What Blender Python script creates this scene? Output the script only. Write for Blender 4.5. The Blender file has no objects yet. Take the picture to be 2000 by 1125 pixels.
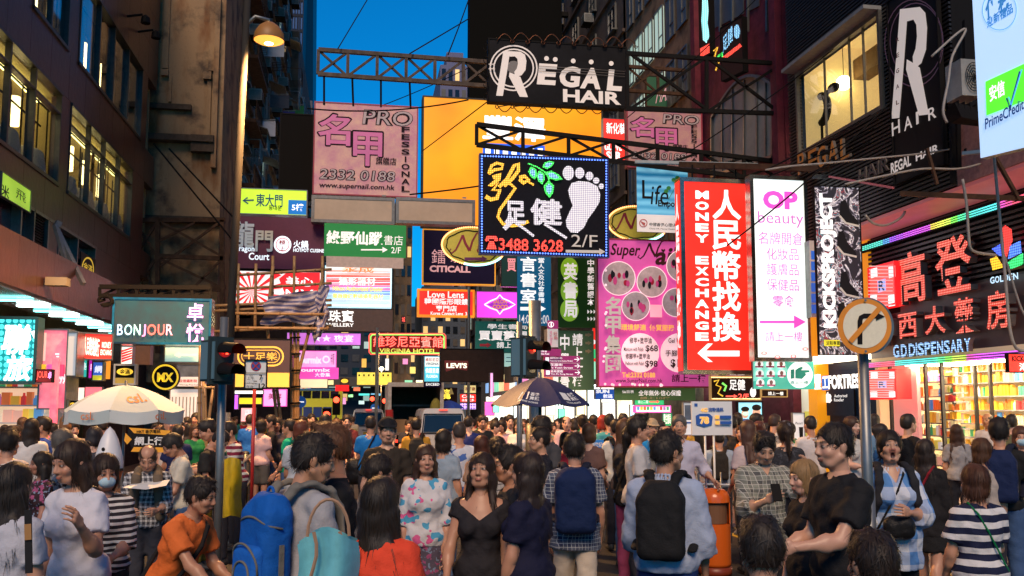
import bpy,math,random
import numpy as np
from mathutils import Vector,Matrix
sc=bpy.context.scene
R=math.radians
# ---------------- camera, sky, dusk light, exposure ----------------
FPX,CX,CY,SH=1800.0,1000.0,562.5,0.029
CAMZ=1.95
YAW,PITCH=R(9.46),R(5.71)
cam_d=bpy.data.cameras.new('camera');cam=bpy.data.objects.new('camera',cam_d)
sc.collection.objects.link(cam);sc.camera=cam
cam_d.sensor_width=36;cam_d.lens=FPX/2000*36;cam_d.shift_y=SH
cam_d.clip_start=0.05;cam_d.clip_end=3000
cam.location=(0,0,CAMZ);cam.rotation_euler=(math.pi/2+PITCH,0,-YAW)
world=bpy.data.worlds.new('World');sc.world=world;world.use_nodes=True
wn=world.node_tree.nodes;wl=world.node_tree.links
sky=wn.new('ShaderNodeTexSky');sky.sky_type='NISHITA';sky.sun_disc=False
sky.sun_elevation=R(9.0);sky.sun_rotation=R(200);sky.ozone_density=6.0;sky.dust_density=0.0;sky.air_density=1.0
tint=wn.new('ShaderNodeMix');tint.data_type='RGBA';tint.blend_type='MULTIPLY';tint.inputs[0].default_value=1;tint.inputs[7].default_value=(.03,1.05,1.22,1)
wl.new(sky.outputs[0],tint.inputs[6]);wl.new(tint.outputs[2],wn['Background'].inputs[0]);wn['Background'].inputs[1].default_value=0.145
sun_d=bpy.data.lights.new('dusk_fill','SUN');sun_d.energy=2.9;sun_d.angle=R(24);sun_d.color=(1,.72,.48)  # soft warm sun added as fill to brighten the crowd
sun=bpy.data.objects.new('dusk_fill',sun_d);sc.collection.objects.link(sun)
sun.rotation_euler=(R(50),0,R(-12))
vs=sc.view_settings;vs.view_transform='Standard';vs.look='None';vs.gamma=1;vs.exposure=0.0;vs.use_curve_mapping=False
sc.cycles.use_denoising=True
try:sc.cycles.denoiser='OPENIMAGEDENOISE'
except Exception:pass
sc.cycles.max_bounces=5;sc.cycles.diffuse_bounces=3;sc.cycles.glossy_bounces=3;sc.cycles.transmission_bounces=4
sc.cycles.sample_clamp_indirect=4;sc.cycles.sample_clamp_direct=20;sc.cycles.use_light_tree=True
sc.cycles.caustics_reflective=False;sc.cycles.caustics_refractive=False
# ---------------- helpers ----------------
C=sc.collection
_M=Matrix.Rotation(-YAW,3,'Z')@Matrix.Rotation(math.pi/2+PITCH,3,'X')
def ray(px,py):
 return _M@Vector(((px-CX)/FPX,(CY-py)/FPX+SH*2000/FPX,-1.0))
ORG=Vector((0,0,CAMZ))
def P(px,py,Y):
 r=ray(px,py);return ORG+r*(Y/r.y)
def PX(px,py,X):
 r=ray(px,py);return ORG+r*(X/r.x)
def PD(px,py,D):
 return ORG+ray(px,py)*D
def V(*a):return Vector(a)
_mats={}
def mat(name,col=(.5,.5,.5),rough=.6,metal=0.0,emit=0.0,ecol=None,noise=0.0,nscale=8.0,bump=0.0,bscale=60.0,dark=None,spec=None,alpha=None,trans=0.0):
 if name in _mats:return _mats[name]
 m=bpy.data.materials.new(name);m.use_nodes=True;_mats[name]=m
 nt=m.node_tree;b=nt.nodes['Principled BSDF']
 c4=(*col,1)
 b.inputs['Base Color'].default_value=c4
 b.inputs['Roughness'].default_value=rough;b.inputs['Metallic'].default_value=metal
 if spec is None and max(col)<.06 and not metal and rough>.25:spec=.08
 if spec is not None:b.inputs['Specular IOR Level'].default_value=spec
 if trans:b.inputs['Transmission Weight'].default_value=trans
 if alpha is not None:b.inputs['Alpha'].default_value=alpha
 if emit:
  b.inputs['Emission Color'].default_value=(*(ecol or col),1);b.inputs['Emission Strength'].default_value=emit
 if noise or bump:
  tc=nt.nodes.new('ShaderNodeTexCoord')
  if noise:
   n=nt.nodes.new('ShaderNodeTexNoise');n.inputs['Scale'].default_value=nscale;n.inputs['Detail'].default_value=6;n.inputs['Roughness'].default_value=.65
   nt.links.new(tc.outputs['Object'],n.inputs['Vector'])
   r=nt.nodes.new('ShaderNodeMapRange');r.inputs[1].default_value=.3;r.inputs[2].default_value=.7;nt.links.new(n.outputs[0],r.inputs[0])
   mx=nt.nodes.new('ShaderNodeMix');mx.data_type='RGBA'
   d=dark or tuple(x*(1-noise) for x in col)
   mx.inputs[6].default_value=(*d,1);mx.inputs[7].default_value=c4
   nt.links.new(r.outputs[0],mx.inputs[0]);nt.links.new(mx.outputs[2],b.inputs['Base Color'])
   if emit and ecol is None:nt.links.new(mx.outputs[2],b.inputs['Emission Color'])
   r2=nt.nodes.new('ShaderNodeMapRange');r2.inputs[3].default_value=min(1,rough*1.25);r2.inputs[4].default_value=rough*.8
   nt.links.new(n.outputs[0],r2.inputs[0]);nt.links.new(r2.outputs[0],b.inputs['Roughness'])
  if bump:
   n2=nt.nodes.new('ShaderNodeTexNoise');n2.inputs['Scale'].default_value=bscale;n2.inputs['Detail'].default_value=4
   nt.links.new(tc.outputs['Object'],n2.inputs['Vector'])
   bp=nt.nodes.new('ShaderNodeBump');bp.inputs['Strength'].default_value=bump;bp.inputs['Distance'].default_value=.02
   nt.links.new(n2.outputs[0],bp.inputs['Height']);nt.links.new(bp.outputs[0],b.inputs['Normal'])
 return m
def glow(name,col=None,e=1.0,noise=0.0,nscale=3.0):
 if col is None:return _mats[name]
 if name in _mats:return _mats[name]
 sc_=sorted(col);e*=2.4 if any(w in name for w in ('light','tube','canopy','bulb','arcade','shop_glow','ceiling')) else 1.25 if sc_[1]<.2 and e>.7 else 1.0
 m=mat(name,tuple(min(.8,c) for c in col),.35,0,e,ecol=None if noise else col,noise=noise,nscale=nscale)
 if e<3:
  nt=m.node_tree;tc=nt.nodes.new('ShaderNodeTexCoord');n=nt.nodes.new('ShaderNodeTexNoise');n.inputs['Scale'].default_value=.9;n.inputs['Detail'].default_value=3;r=nt.nodes.new('ShaderNodeMapRange');r.inputs[1].default_value=.3;r.inputs[2].default_value=.7;r.inputs[3].default_value=e*.72;r.inputs[4].default_value=e*1.15
  nt.links.new(tc.outputs['Object'],n.inputs['Vector']);nt.links.new(n.outputs[0],r.inputs[0]);nt.links.new(r.outputs[0],nt.nodes['Principled BSDF'].inputs['Emission Strength'])
 return m
class MB:
 "collects faces, builds ONE mesh object"
 def __init__(s):s.v=[];s.f=[];s.mi=[];s.m=0
 def face(s,pts,m=None):
  n=len(s.v);s.v+=[tuple(p) for p in pts];s.f.append(tuple(range(n,n+len(pts))));s.mi.append(s.m if m is None else m)
 def mesh(s,vs,fs,m=None):
  n=len(s.v);s.v+=[tuple(p) for p in vs]
  for f in fs:s.f.append(tuple(i+n for i in f));s.mi.append(s.m if m is None else m)
 def obox(s,c,U,W,T,m=None):
  c,U,W,T=map(Vector,(c,U,W,T))
  vs=[c+a*U+b*W+d*T for a in (-1,1) for b in (-1,1) for d in (-1,1)]
  if U.cross(W).dot(T)<0:fs=[(0,1,3,2),(4,6,7,5),(0,4,5,1),(2,3,7,6),(0,2,6,4),(1,5,7,3)];fs=[f[::-1] for f in fs]
  else :fs=[(0,1,3,2),(4,6,7,5),(0,4,5,1),(2,3,7,6),(0,2,6,4),(1,5,7,3)]
  s.mesh(vs,fs,m)
 def box(s,lo,hi,m=None):
  lo,hi=Vector(lo),Vector(hi);c=(lo+hi)/2;d=(hi-lo)/2
  s.obox(c,(abs(d.x),0,0),(0,abs(d.y),0),(0,0,abs(d.z)),m)
 def bar(s,a,b,w,h=None,m=None,up=(0,0,1)):
  a,b=Vector(a),Vector(b);h=h or w;d=b-a
  if d.length<1e-6:return
  z=d.normalized();u=Vector(up)
  if abs(z.dot(u))>.98:u=Vector((0,1,0))
  x=z.cross(u).normalized();y=x.cross(z).normalized()
  s.obox((a+b)/2,x*w/2,y*h/2,d/2,m)
 def tube(s,pts,r,n=6,m=None,r2=None,caps=True):
  pts=[Vector(p) for p in pts];rings=[];N=len(pts);px=None
  for i,p in enumerate(pts):
   d=(pts[min(i+1,N-1)]-pts[max(i-1,0)]).normalized()
   if px is None:
    u=Vector((0,0,1)) if abs(d.z)<.95 else Vector((1,0,0));px=d.cross(u).normalized()
   else :px=(px-d*px.dot(d)).normalized()
   y=d.cross(px);rr=r if r2 is None else r+(r2-r)*i/(N-1)
   if callable(r):rr=r(i/(N-1))
   rings.append([p+px*rr*math.cos(2*math.pi*k/n)+y*rr*math.sin(2*math.pi*k/n) for k in range(n)])
  vs=[v for rg in rings for v in rg];fs=[]
  for i in range(N-1):
   for k in range(n):fs.append((i*n+k,i*n+(k+1)%n,(i+1)*n+(k+1)%n,(i+1)*n+k))
  if caps:fs+=[tuple(range(n))[::-1],tuple(range((N-1)*n,N*n))]
  s.mesh(vs,fs,m)
 def lathe(s,c,prof,n=24,m=None,axis='z',arc=1.0):
  c=Vector(c);vs=[];fs=[];k0=len(prof)
  for j in range(n):
   a=2*math.pi*j/n
   for r,z in prof:vs.append(c+Vector((r*math.cos(a),r*math.sin(a),z)) if axis=='z' else c+Vector((r*math.cos(a),-z,r*math.sin(a))))
  for j in range(n):
   for i in range(k0-1):fs.append((j*k0+i,((j+1)%n)*k0+i,((j+1)%n)*k0+i+1,j*k0+i+1))
  s.mesh(vs,fs,m)
 def ell(s,c,r,n=12,k=8,m=None):
  prof=[(math.sin(math.pi*i/k),-math.cos(math.pi*i/k)) for i in range(k+1)]
  c=Vector(c);vs=[];fs=[];k0=k+1
  for j in range(n):
   a=2*math.pi*j/n
   for q,z in prof:vs.append(c+Vector((r[0]*q*math.cos(a),r[1]*q*math.sin(a),r[2]*z)))
  for j in range(n):
   for i in range(k):fs.append((j*k0+i,((j+1)%n)*k0+i,((j+1)%n)*k0+i+1,j*k0+i+1))
  s.mesh(vs,fs,m)
 def build(s,name,mats,parent=None,smooth=False,org=None):
  me=bpy.data.meshes.new(name);o=Vector(org) if org is not None else (Vector(parent['_org']) if parent is not None and '_org' in parent else Vector((0,0,0)))
  me.from_pydata([tuple(Vector(v)-o) for v in s.v],[],s.f)
  if not isinstance(mats,(list,tuple)):mats=[mats]
  for mm in mats:me.materials.append(mm)
  if len(mats)>1:me.polygons.foreach_set('material_index',s.mi)
  if smooth:me.polygons.foreach_set('use_smooth',[True]*len(me.polygons))
  ob=bpy.data.objects.new(name,me);C.objects.link(ob)
  if parent is not None:
   ob.parent=parent
   if org is not None:ob.location=o-Vector(parent['_org'])
   ob['_org']=tuple(o)
  else :ob.location=o;ob['_org']=tuple(o)
  return ob
def thing(name,label,cat,loc=(0,0,0),group=None):
 o=bpy.data.objects.new(name,None);C.objects.link(o);o.empty_display_size=.2
 o.location=loc;o['label']=label;o['category']=cat;o['_org']=tuple(loc)
 if group:o['group']=group
 return o
def tag(o,label=None,cat=None,group=None,kind=None):
 if label:o['label']=label
 if cat:o['category']=cat
 if group:o['group']=group
 if kind:o['kind']=kind
 return o
def structure(name,mb,m,label=None,smooth=False):
 o=mb.build(name,m,smooth=smooth);o['kind']='structure'
 if label:o['label']=label
 return o
def mobj(name,me,parent=None,loc=(0,0,0)):
 o=bpy.data.objects.new(name,me);C.objects.link(o);o.parent=parent;o.location=loc;return o
# ---------------- lettering ----------------
_tc={}
def text_data(s,bold=0.0,extrude=0.0,font=None):
 key=(s,bold,extrude)
 if key in _tc:return _tc[key]
 cu=bpy.data.curves.new('lettering','FONT');cu.body=s;cu.size=1;cu.offset=bold;cu.extrude=extrude;cu.resolution_u=3
 ob=bpy.data.objects.new('lettering',cu);me=ob.to_mesh()
 n=len(me.vertices);co=np.empty(n*3,'f');me.vertices.foreach_get('co',co);co=co.reshape(-1,3).copy()
 fs=[tuple(p.vertices) for p in me.polygons]
 ob.to_mesh_clear();bpy.data.objects.remove(ob);bpy.data.curves.remove(cu)
 if n==0:co=np.zeros((0,3));
 _tc[key]=(co,fs);return _tc[key]
class Plane:
 "a vertical plane through a point; ang 0 faces the camera end of the street, 90 faces +x, -90 faces -x"
 def __init__(s,o,ang=0.0):
  s.o=Vector(o);a=R(ang);s.U=Vector((math.cos(a),math.sin(a),0));s.W=Vector((0,0,1));s.N=s.U.cross(s.W)
 def uv(s,px,py):
  r=ray(px,py);t=(s.o-ORG).dot(s.N)/r.dot(s.N);p=ORG+r*t-s.o
  return p.dot(s.U),p.z
 def pt(s,u,v,n=0.0):return s.o+s.U*u+s.W*v+s.N*n
 def rect(s,r):
  mx,my=(r[0]+r[2])/2,(r[1]+r[3])/2
  return s.uv(r[0],my)[0],s.uv(mx,r[3])[1],s.uv(r[2],my)[0],s.uv(mx,r[1])[1]
M_FRAME=mat('brushed_steel_frame',(.35,.33,.30),.35,.8,noise=.3,nscale=6)
M_DARKF=mat('dark_painted_steel',(.03,.028,.026),.5,.3,noise=.3)
class Sign:
 "a sign board: empty > frame, panel, lettering ..."
 def __init__(s,label,r,Y,face,frame=None,depth=.25,fw=.05,ang=0,name='hanging_sign',cat='sign',group=None,X=None,panel=True):
  mx,my=(r[0]+r[2])/2,(r[1]+r[3])/2
  s.pl=Plane(P(mx,my,Y) if X is None else PX(mx,my,X),ang)
  u0,v0,u1,v1=s.pl.rect(r);s.b=(u0,v0,u1,v1);s.depth=depth
  frame=frame or M_FRAME
  s.root=thing(name,label,cat,s.pl.pt((u0+u1)/2,v0,-depth/2),group)
  s.lay=0.0
  if panel:
   mb=MB();pt=s.pl.pt
   mb.obox(pt((u0+u1)/2,(v0+v1)/2,-depth/2-.006),s.pl.U*(u1-u0)/2,s.pl.W*(v1-v0)/2,s.pl.N*depth/2)
   if fw:
    for a,b,c,d in ((u0,v0,u1,v0+fw),(u0,v1-fw,u1,v1),(u0,v0+fw,u0+fw,v1-fw),(u1-fw,v0+fw,u1,v1-fw)):
     mb.obox(pt((a+c)/2,(b+d)/2,.012),s.pl.U*(c-a)/2,s.pl.W*(d-b)/2,s.pl.N*.017)
   mb.build('frame',frame,s.root)
   q=MB();e=fw
   q.obox(pt((u0+u1)/2,(v0+v1)/2,-.002),s.pl.U*((u1-u0)/2-e),s.pl.W*((v1-v0)/2-e),s.pl.N*.004)
   q.build('panel',face,s.root)
 def _n(s):s.lay+=.004;return s.lay+.003
 def t(s,txt,r,m,bold=0.02,shear=0.0,ext=0.0,name='lettering',fit=True,curve=None,rot=0,wave=None,lift=0):
  "lettering fitted in a photo-pixel rectangle of the sign's plane"
  cjk=any(ord(c_)>0x2e80 for c_ in txt);fat=max(0,bold-.012)*.48 if cjk and bold>.018 else 0
  co,fs=text_data(txt,.012 if fat else bold,0.0)
  if len(co)==0:return None
  u0,v0,u1,v1=s.pl.rect(r)
  x,y=co[:,0].copy(),co[:,1].copy()
  if rot==90:x,y=-y,x
  if rot==-90:x,y=y,-x
  x=(x-x.min())/max(1e-6,x.max()-x.min());y=(y-y.min())/max(1e-6,y.max()-y.min())
  X=u0+x*(u1-u0)+shear*y*(v1-v0);Yv=v0+y*(v1-v0)
  if wave:Yv=Yv+wave(x)*(v1-v0)
  n=s._n()+lift;mb=MB()
  pts=[s.pl.pt(a,b,n+ext) for a,b in zip(X,Yv)]
  if fat:
   fx=fat*(u1-u0)/len(txt);fy=fat*(v1-v0)
   for i_,(dx,dy) in enumerate(((-fx,0),(fx,0),(0,-fy),(0,fy),(-fx*.7,fy*.7),(fx*.7,-fy*.7),(fx*.7,fy*.7),(-fx*.7,-fy*.7))):mb.mesh([p+s.pl.U*dx+s.pl.W*dy-s.pl.N*.0004*(i_+1) for p in pts],fs)
  nb_=len(mb.v);mb.mesh(pts,fs)
  if ext:
   from collections import Counter
   ed=Counter();dr={}
   for f in fs:
    for i in range(len(f)):
     a,b=f[i],f[(i+1)%len(f)];ed[(min(a,b),max(a,b))]+=1;dr[(min(a,b),max(a,b))]=(a,b)
   k=len(pts);bk=[s.pl.pt(a,b,n) for a,b in zip(X,Yv)]
   sf=[(dr[e][1],dr[e][0],dr[e][0]+k,dr[e][1]+k) for e,c in ed.items() if c==1]
   mb2=MB();mb2.mesh(pts+bk,sf);ms=ext_side;off=len(mb.v)
   mb.v+=mb2.v
   mb.f+=[tuple(i+off for i in f) for f in mb2.f];mb.mi+=[1]*len(mb2.f)
   return mb.build(name,[m,ms],s.root)
  return mb.build(name,m,s.root)
 def col(s,txt,r,m,bold=.03,gap=.06,**k):
  "one column of characters, top to bottom"
  n=len(txt);h=(r[3]-r[1])/n;obs=[]
  lay=s.lay
  for i,ch in enumerate(txt):
   s.lay=lay
   if ch==' ':continue
   rr=(r[0],r[1]+h*(i+gap),r[2],r[1]+h*(i+1-gap))
   if ch=='I':rr=(r[0]+(r[2]-r[0])*.4,rr[1],r[0]+(r[2]-r[0])*.6,rr[3])
   if ch in '一':rr=(r[0],r[1]+h*(i+.44),r[2],r[1]+h*(i+.54))
   s.t(ch,rr,m,bold,**k)
 def box(s,r,m,name='patch',t=.003):
  u0,v0,u1,v1=s.pl.rect(r);n=s._n();mb=MB()
  mb.obox(s.pl.pt((u0+u1)/2,(v0+v1)/2,n-.0015),s.pl.U*(u1-u0)/2,s.pl.W*(v1-v0)/2,s.pl.N*t/2)
  return mb.build(name,m,s.root)
 def poly(s,pts,m,name='shape'):
  n=s._n();mb=MB();q=[s.pl.pt(*s.pl.uv(*p),n) for p in pts]
  a=sum((q[i].dot(s.pl.U)*q[(i+1)%len(q)].z-q[(i+1)%len(q)].dot(s.pl.U)*q[i].z) for i in range(len(q)))
  if a<0:q=q[::-1]
  q2=[p-s.pl.N*.003 for p in q];k=len(q)
  mb.mesh(q+q2,[tuple(range(k))]+[(i,k+i,k+(i+1)%k,(i+1)%k) for i in range(k)])
  return mb.build(name,m,s.root)
 def disc(s,cx,cy,rx,ry,m,name='disc',n=32,r0=0.0,t=0):
  nn=s._n()+t;mb=MB()
  q=[s.pl.pt(*s.pl.uv(cx+rx*math.cos(2*math.pi*i/n),cy-ry*math.sin(2*math.pi*i/n)),nn) for i in range(n)]
  if r0:
   w=[s.pl.pt(*s.pl.uv(cx+rx*r0*math.cos(2*math.pi*i/n),cy-ry*r0*math.sin(2*math.pi*i/n)),nn) for i in range(n)]
   mb.mesh(q+w,[(i,(i+1)%n,n+(i+1)%n,n+i) for i in range(n)])
  else :mb.mesh(q,[tuple(range(n))])
  return mb.build(name,m,s.root)
 def line(s,pts,w,m,name='stroke',lift=.0,r=None):
  n=s._n()+lift;mb=MB()
  mb.tube([s.pl.pt(*s.pl.uv(*p),n) for p in pts],w,5);return mb.build(name,m,s.root,smooth=True)
 def dots(s,pts,rad,m,name='light_bulbs',lift=.01):
  n=s._n()+lift;mb=MB()
  for p in pts:
   c=s.pl.pt(*s.pl.uv(*p),n);k=6
   mb.mesh([c+s.pl.U*rad*math.cos(6.2832*i/k)+s.pl.W*rad*math.sin(6.2832*i/k) for i in range(k)]+[c+s.pl.N*rad*.6],[(i,(i+1)%k,k) for i in range(k)])
  o=mb.build(name,m,s.root);o['kind']='stuff';return o
 def neon(s,txt,r,m,bold=.0,w=.012,name='neon_tubing',lift=.06):
  "lettering drawn as tubing along its outline"
  return s.t(txt,r,m,bold,name=name,lift=lift)
ext_side=mat('letter_return',(.12,.10,.09),.5)
def pts_line(a,b,n):return [(a[0]+(b[0]-a[0])*i/(n-1),a[1]+(b[1]-a[1])*i/(n-1)) for i in range(n)]
def catenary(a,b,sag,n=10):
 a,b=Vector(a),Vector(b);return [a.lerp(b,i/n)-Vector((0,0,sag*4*(i/n)*(1-i/n))) for i in range(n+1)]
# ---------------- people: signed-distance bodies, clothes and hair polygonised with surface nets ----------------
def rotx(a):c,s=math.cos(a),math.sin(a);return np.array([[1,0,0],[0,c,-s],[0,s,c]])
def roty(a):c,s=math.cos(a),math.sin(a);return np.array([[c,0,s],[0,1,0],[-s,0,c]])
def rotz(a):c,s=math.cos(a),math.sin(a);return np.array([[c,-s,0],[s,c,0],[0,0,1]])
def A(*a):return np.array(a,float)
class Field:
 def __init__(s,k=.02):s.pr=[];s.k=k;s.cuts=[];s.amp=0;s.seed=0
 def cone(s,a,b,ra,rb,sy=1.0,cap=None,k=None,nd=(0,1,0)):s.pr.append(('c',A(*a),A(*b),ra,rb,sy,cap,k,A(*nd)));return s
 def ell(s,c,r,rot=None,k=None,sub=False):s.pr.append(('e',A(*c),A(*r),rot,k,sub));return s
 def rbox(s,c,hs,r,rot=None):s.pr.append(('b',A(*c),A(*hs),r,rot if rot is not None else np.eye(3),False));return s
 def grid(s,h,pad=.03):
  lo=A(9,9,9);hi=-lo
  for p in s.pr:
   if p[0]=='c':
    m=max(p[3],p[4]);lo=np.minimum(lo,np.minimum(p[1],p[2])-m);hi=np.maximum(hi,np.maximum(p[1],p[2])+m)
   elif p[0]=='b':m=np.linalg.norm(p[2]);lo=np.minimum(lo,p[1]-m);hi=np.maximum(hi,p[1]+m)
   elif not p[5]:
    m=p[2].max() if p[3]is not None else p[2];lo=np.minimum(lo,p[1]-m);hi=np.maximum(hi,p[1]+m)
  lo-=pad;hi+=pad
  return [np.arange(lo[i],hi[i]+h,h) for i in range(3)]
 def mesh(s,h):
  X,Y,Z=s.grid(h);D=np.full((len(X),len(Y),len(Z)),.3,np.float32)
  for p in s.pr:
   if p[0]=='c':m=max(p[3],p[4])+.07;l=np.minimum(p[1],p[2])-m;u=np.maximum(p[1],p[2])+m
   elif p[0]=='b':m=np.linalg.norm(p[2])+.03;l=p[1]-m;u=p[1]+m
   else :m=(p[2].max() if p[3]is not None else p[2])+.06;l=p[1]-m;u=p[1]+m
   i0,i1=np.searchsorted(X,(l[0],u[0]));j0,j1=np.searchsorted(Y,(l[1],u[1]));k0,k1=np.searchsorted(Z,(l[2],u[2]))
   if i0>=i1 or j0>=j1 or k0>=k1:continue
   x=X[i0:i1,None,None];y=Y[None,j0:j1,None];z=Z[None,None,k0:k1]
   if p[0]=='c':
    _,a,b,ra,rb,sy,cap,k,nd=p
    px,py,pz=x-a[0],y-a[1],z-a[2];d=b-a
    if sy!=1.0:
     q=(px*nd[0]+py*nd[1]+pz*nd[2])*(1/sy-1);px=px+q*nd[0];py=py+q*nd[1];pz=pz+q*nd[2]
     d=d+nd*(d.dot(nd))*(1/sy-1)
    dd=max(1e-9,d.dot(d));t=np.clip((px*d[0]+py*d[1]+pz*d[2])/dd,0,1)
    ds=np.sqrt((px-t*d[0])**2+(py-t*d[1])**2+(pz-t*d[2])**2)-(ra+(rb-ra)*t)
    if sy!=1.0:ds=ds*(sy if sy<1 else 1)
    if cap is not None:
     n=(b-a)/np.linalg.norm(b-a);ds=np.maximum(ds,(x-b[0])*n[0]+(y-b[1])*n[1]+(z-b[2])*n[2]-cap)
    sub=False
   elif p[0]=='b':
    _,c,hs,rr_,rot,sub=p;k=None;Q=rot.T;px,py,pz=x-c[0],y-c[1],z-c[2]
    px,py,pz=[np.abs(Q[i,0]*px+Q[i,1]*py+Q[i,2]*pz)-hs[i]+rr_ for i in range(3)]
    ds=np.sqrt(np.maximum(px,0)**2+np.maximum(py,0)**2+np.maximum(pz,0)**2)+np.minimum(np.maximum(px,np.maximum(py,pz)),0)-rr_
   else :
    _,c,r,rot,k,sub=p;px,py,pz=x-c[0],y-c[1],z-c[2]
    if rot is not None:
     Q=rot.T;px,py,pz=Q[0,0]*px+Q[0,1]*py+Q[0,2]*pz,Q[1,0]*px+Q[1,1]*py+Q[1,2]*pz,Q[2,0]*px+Q[2,1]*py+Q[2,2]*pz
    k0_=np.sqrt((px/r[0])**2+(py/r[1])**2+(pz/r[2])**2);k1_=np.sqrt((px/r[0]**2)**2+(py/r[1]**2)**2+(pz/r[2]**2)**2)+1e-6
    ds=k0_*(k0_-1)/k1_
   kk=k or s.k;S=D[i0:i1,j0:j1,k0:k1]
   if sub:
    hh=np.clip(.5-.5*(S+ds)/kk,0,1);D[i0:i1,j0:j1,k0:k1]=S*(1-hh)+(-ds)*hh+kk*hh*(1-hh)
   else :
    hh=np.clip(.5+.5*(ds-S)/kk,0,1);D[i0:i1,j0:j1,k0:k1]=ds*(1-hh)+S*hh-kk*hh*(1-hh)
  x=X[:,None,None];y=Y[None,:,None];z=Z[None,None,:]
  if s.amp:
   q=s.seed*1.7
   w=np.sin(x*31+z*17+q)*np.sin(z*23-y*29+q*2)+.7*np.sin(x*57-z*41+y*13+q)*np.sin(y*37+z*19+x*9)+.5*np.sin(z*71+x*33+q*3)*np.sin(x*49+y*61)
   D+=(s.amp*w).astype(np.float32)
  for f in s.cuts:D=np.maximum(D,f(x,y,z))
  D[0]=D[-1]=.1;D[:,0]=D[:,-1]=.1;D[:,:,0]=D[:,:,-1]=.1
  return nets(D,X,Y,Z)
CORN=[(0,0,0),(1,0,0),(0,1,0),(1,1,0),(0,0,1),(1,0,1),(0,1,1),(1,1,1)]
EDG=[(0,1),(2,3),(4,5),(6,7),(0,2),(1,3),(4,6),(5,7),(0,4),(1,5),(2,6),(3,7)]
def nets(D,X,Y,Z):
 I=D<0;n=[m-1 for m in D.shape]
 cnt=sum(I[a:a+n[0],b:b+n[1],c:c+n[2]].astype(np.int8) for a,b,c in CORN)
 act=np.argwhere((cnt>0)&(cnt<8))
 if len(act)==0:return np.zeros((0,3)),np.zeros((0,4),int)
 cv=np.stack([D[act[:,0]+a,act[:,1]+b,act[:,2]+c] for a,b,c in CORN],1)
 acc=np.zeros((len(act),3));num=np.zeros(len(act))
 for i,j in EDG:
  vi,vj=cv[:,i],cv[:,j];m=(vi<0)!=(vj<0);t=np.where(m,vi/np.where(m,vi-vj,1),0)
  ci,cj=np.array(CORN[i]),np.array(CORN[j]);acc+=np.where(m[:,None],ci+t[:,None]*(cj-ci),0);num+=m
 pos=acc/num[:,None];h=A(X[1]-X[0],Y[1]-Y[0],Z[1]-Z[0])
 pos=A(X[0],Y[0],Z[0])+(act+pos)*h
 ix=np.full(n,-1,np.int64);ix[act[:,0],act[:,1],act[:,2]]=np.arange(len(act))
 Q=[]
 def quads(s0,s1,o1,o2,flip):
  m=np.argwhere(s0!=s1)
  return m
 for ax in range(3):
  sl0=[slice(1,-1)]*3;sl1=[slice(1,-1)]*3
  sl0[ax]=slice(0,-1);sl1[ax]=slice(1,None)
  a=I[tuple(sl0)];b=I[tuple(sl1)];e=np.argwhere(a!=b);ins=a[tuple(e.T)]
  e=e+1;e[:,ax]-=1;u,w=[(1,2),(2,0),(0,1)][ax]
  def g(du,dw):
   q=e.copy();q[:,u]-=du;q[:,w]-=dw;return ix[q[:,0],q[:,1],q[:,2]]
  q=np.stack([g(1,1),g(0,1),g(0,0),g(1,0)],1);q[~ins]=q[~ins][:,::-1];Q.append(q)
 Q=np.concatenate(Q);Q=Q[(Q>=0).all(1)]
 return pos,Q
def to_me(name,parts,m,cols=None):
 vs=np.concatenate([p[0] for p in parts]);off=0;fs=[]
 for p in parts:fs.append(p[1]+off);off+=len(p[0])
 fs=np.concatenate(fs);me=bpy.data.meshes.new(name)
 me.vertices.add(len(vs));me.vertices.foreach_set('co',vs.astype('f').ravel())
 me.loops.add(len(fs)*4);me.loops.foreach_set('vertex_index',fs.astype('i').ravel())
 me.polygons.add(len(fs));me.polygons.foreach_set('loop_start',np.arange(0,len(fs)*4,4,dtype='i'))
 me.update(calc_edges=True);me.polygons.foreach_set('use_smooth',np.ones(len(fs),bool))
 if cols is not None:
  at=me.color_attributes.new('Col','FLOAT_COLOR','POINT');at.data.foreach_set('color',cols.astype('f').ravel())
 if m:me.materials.append(m)
 return me
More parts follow.
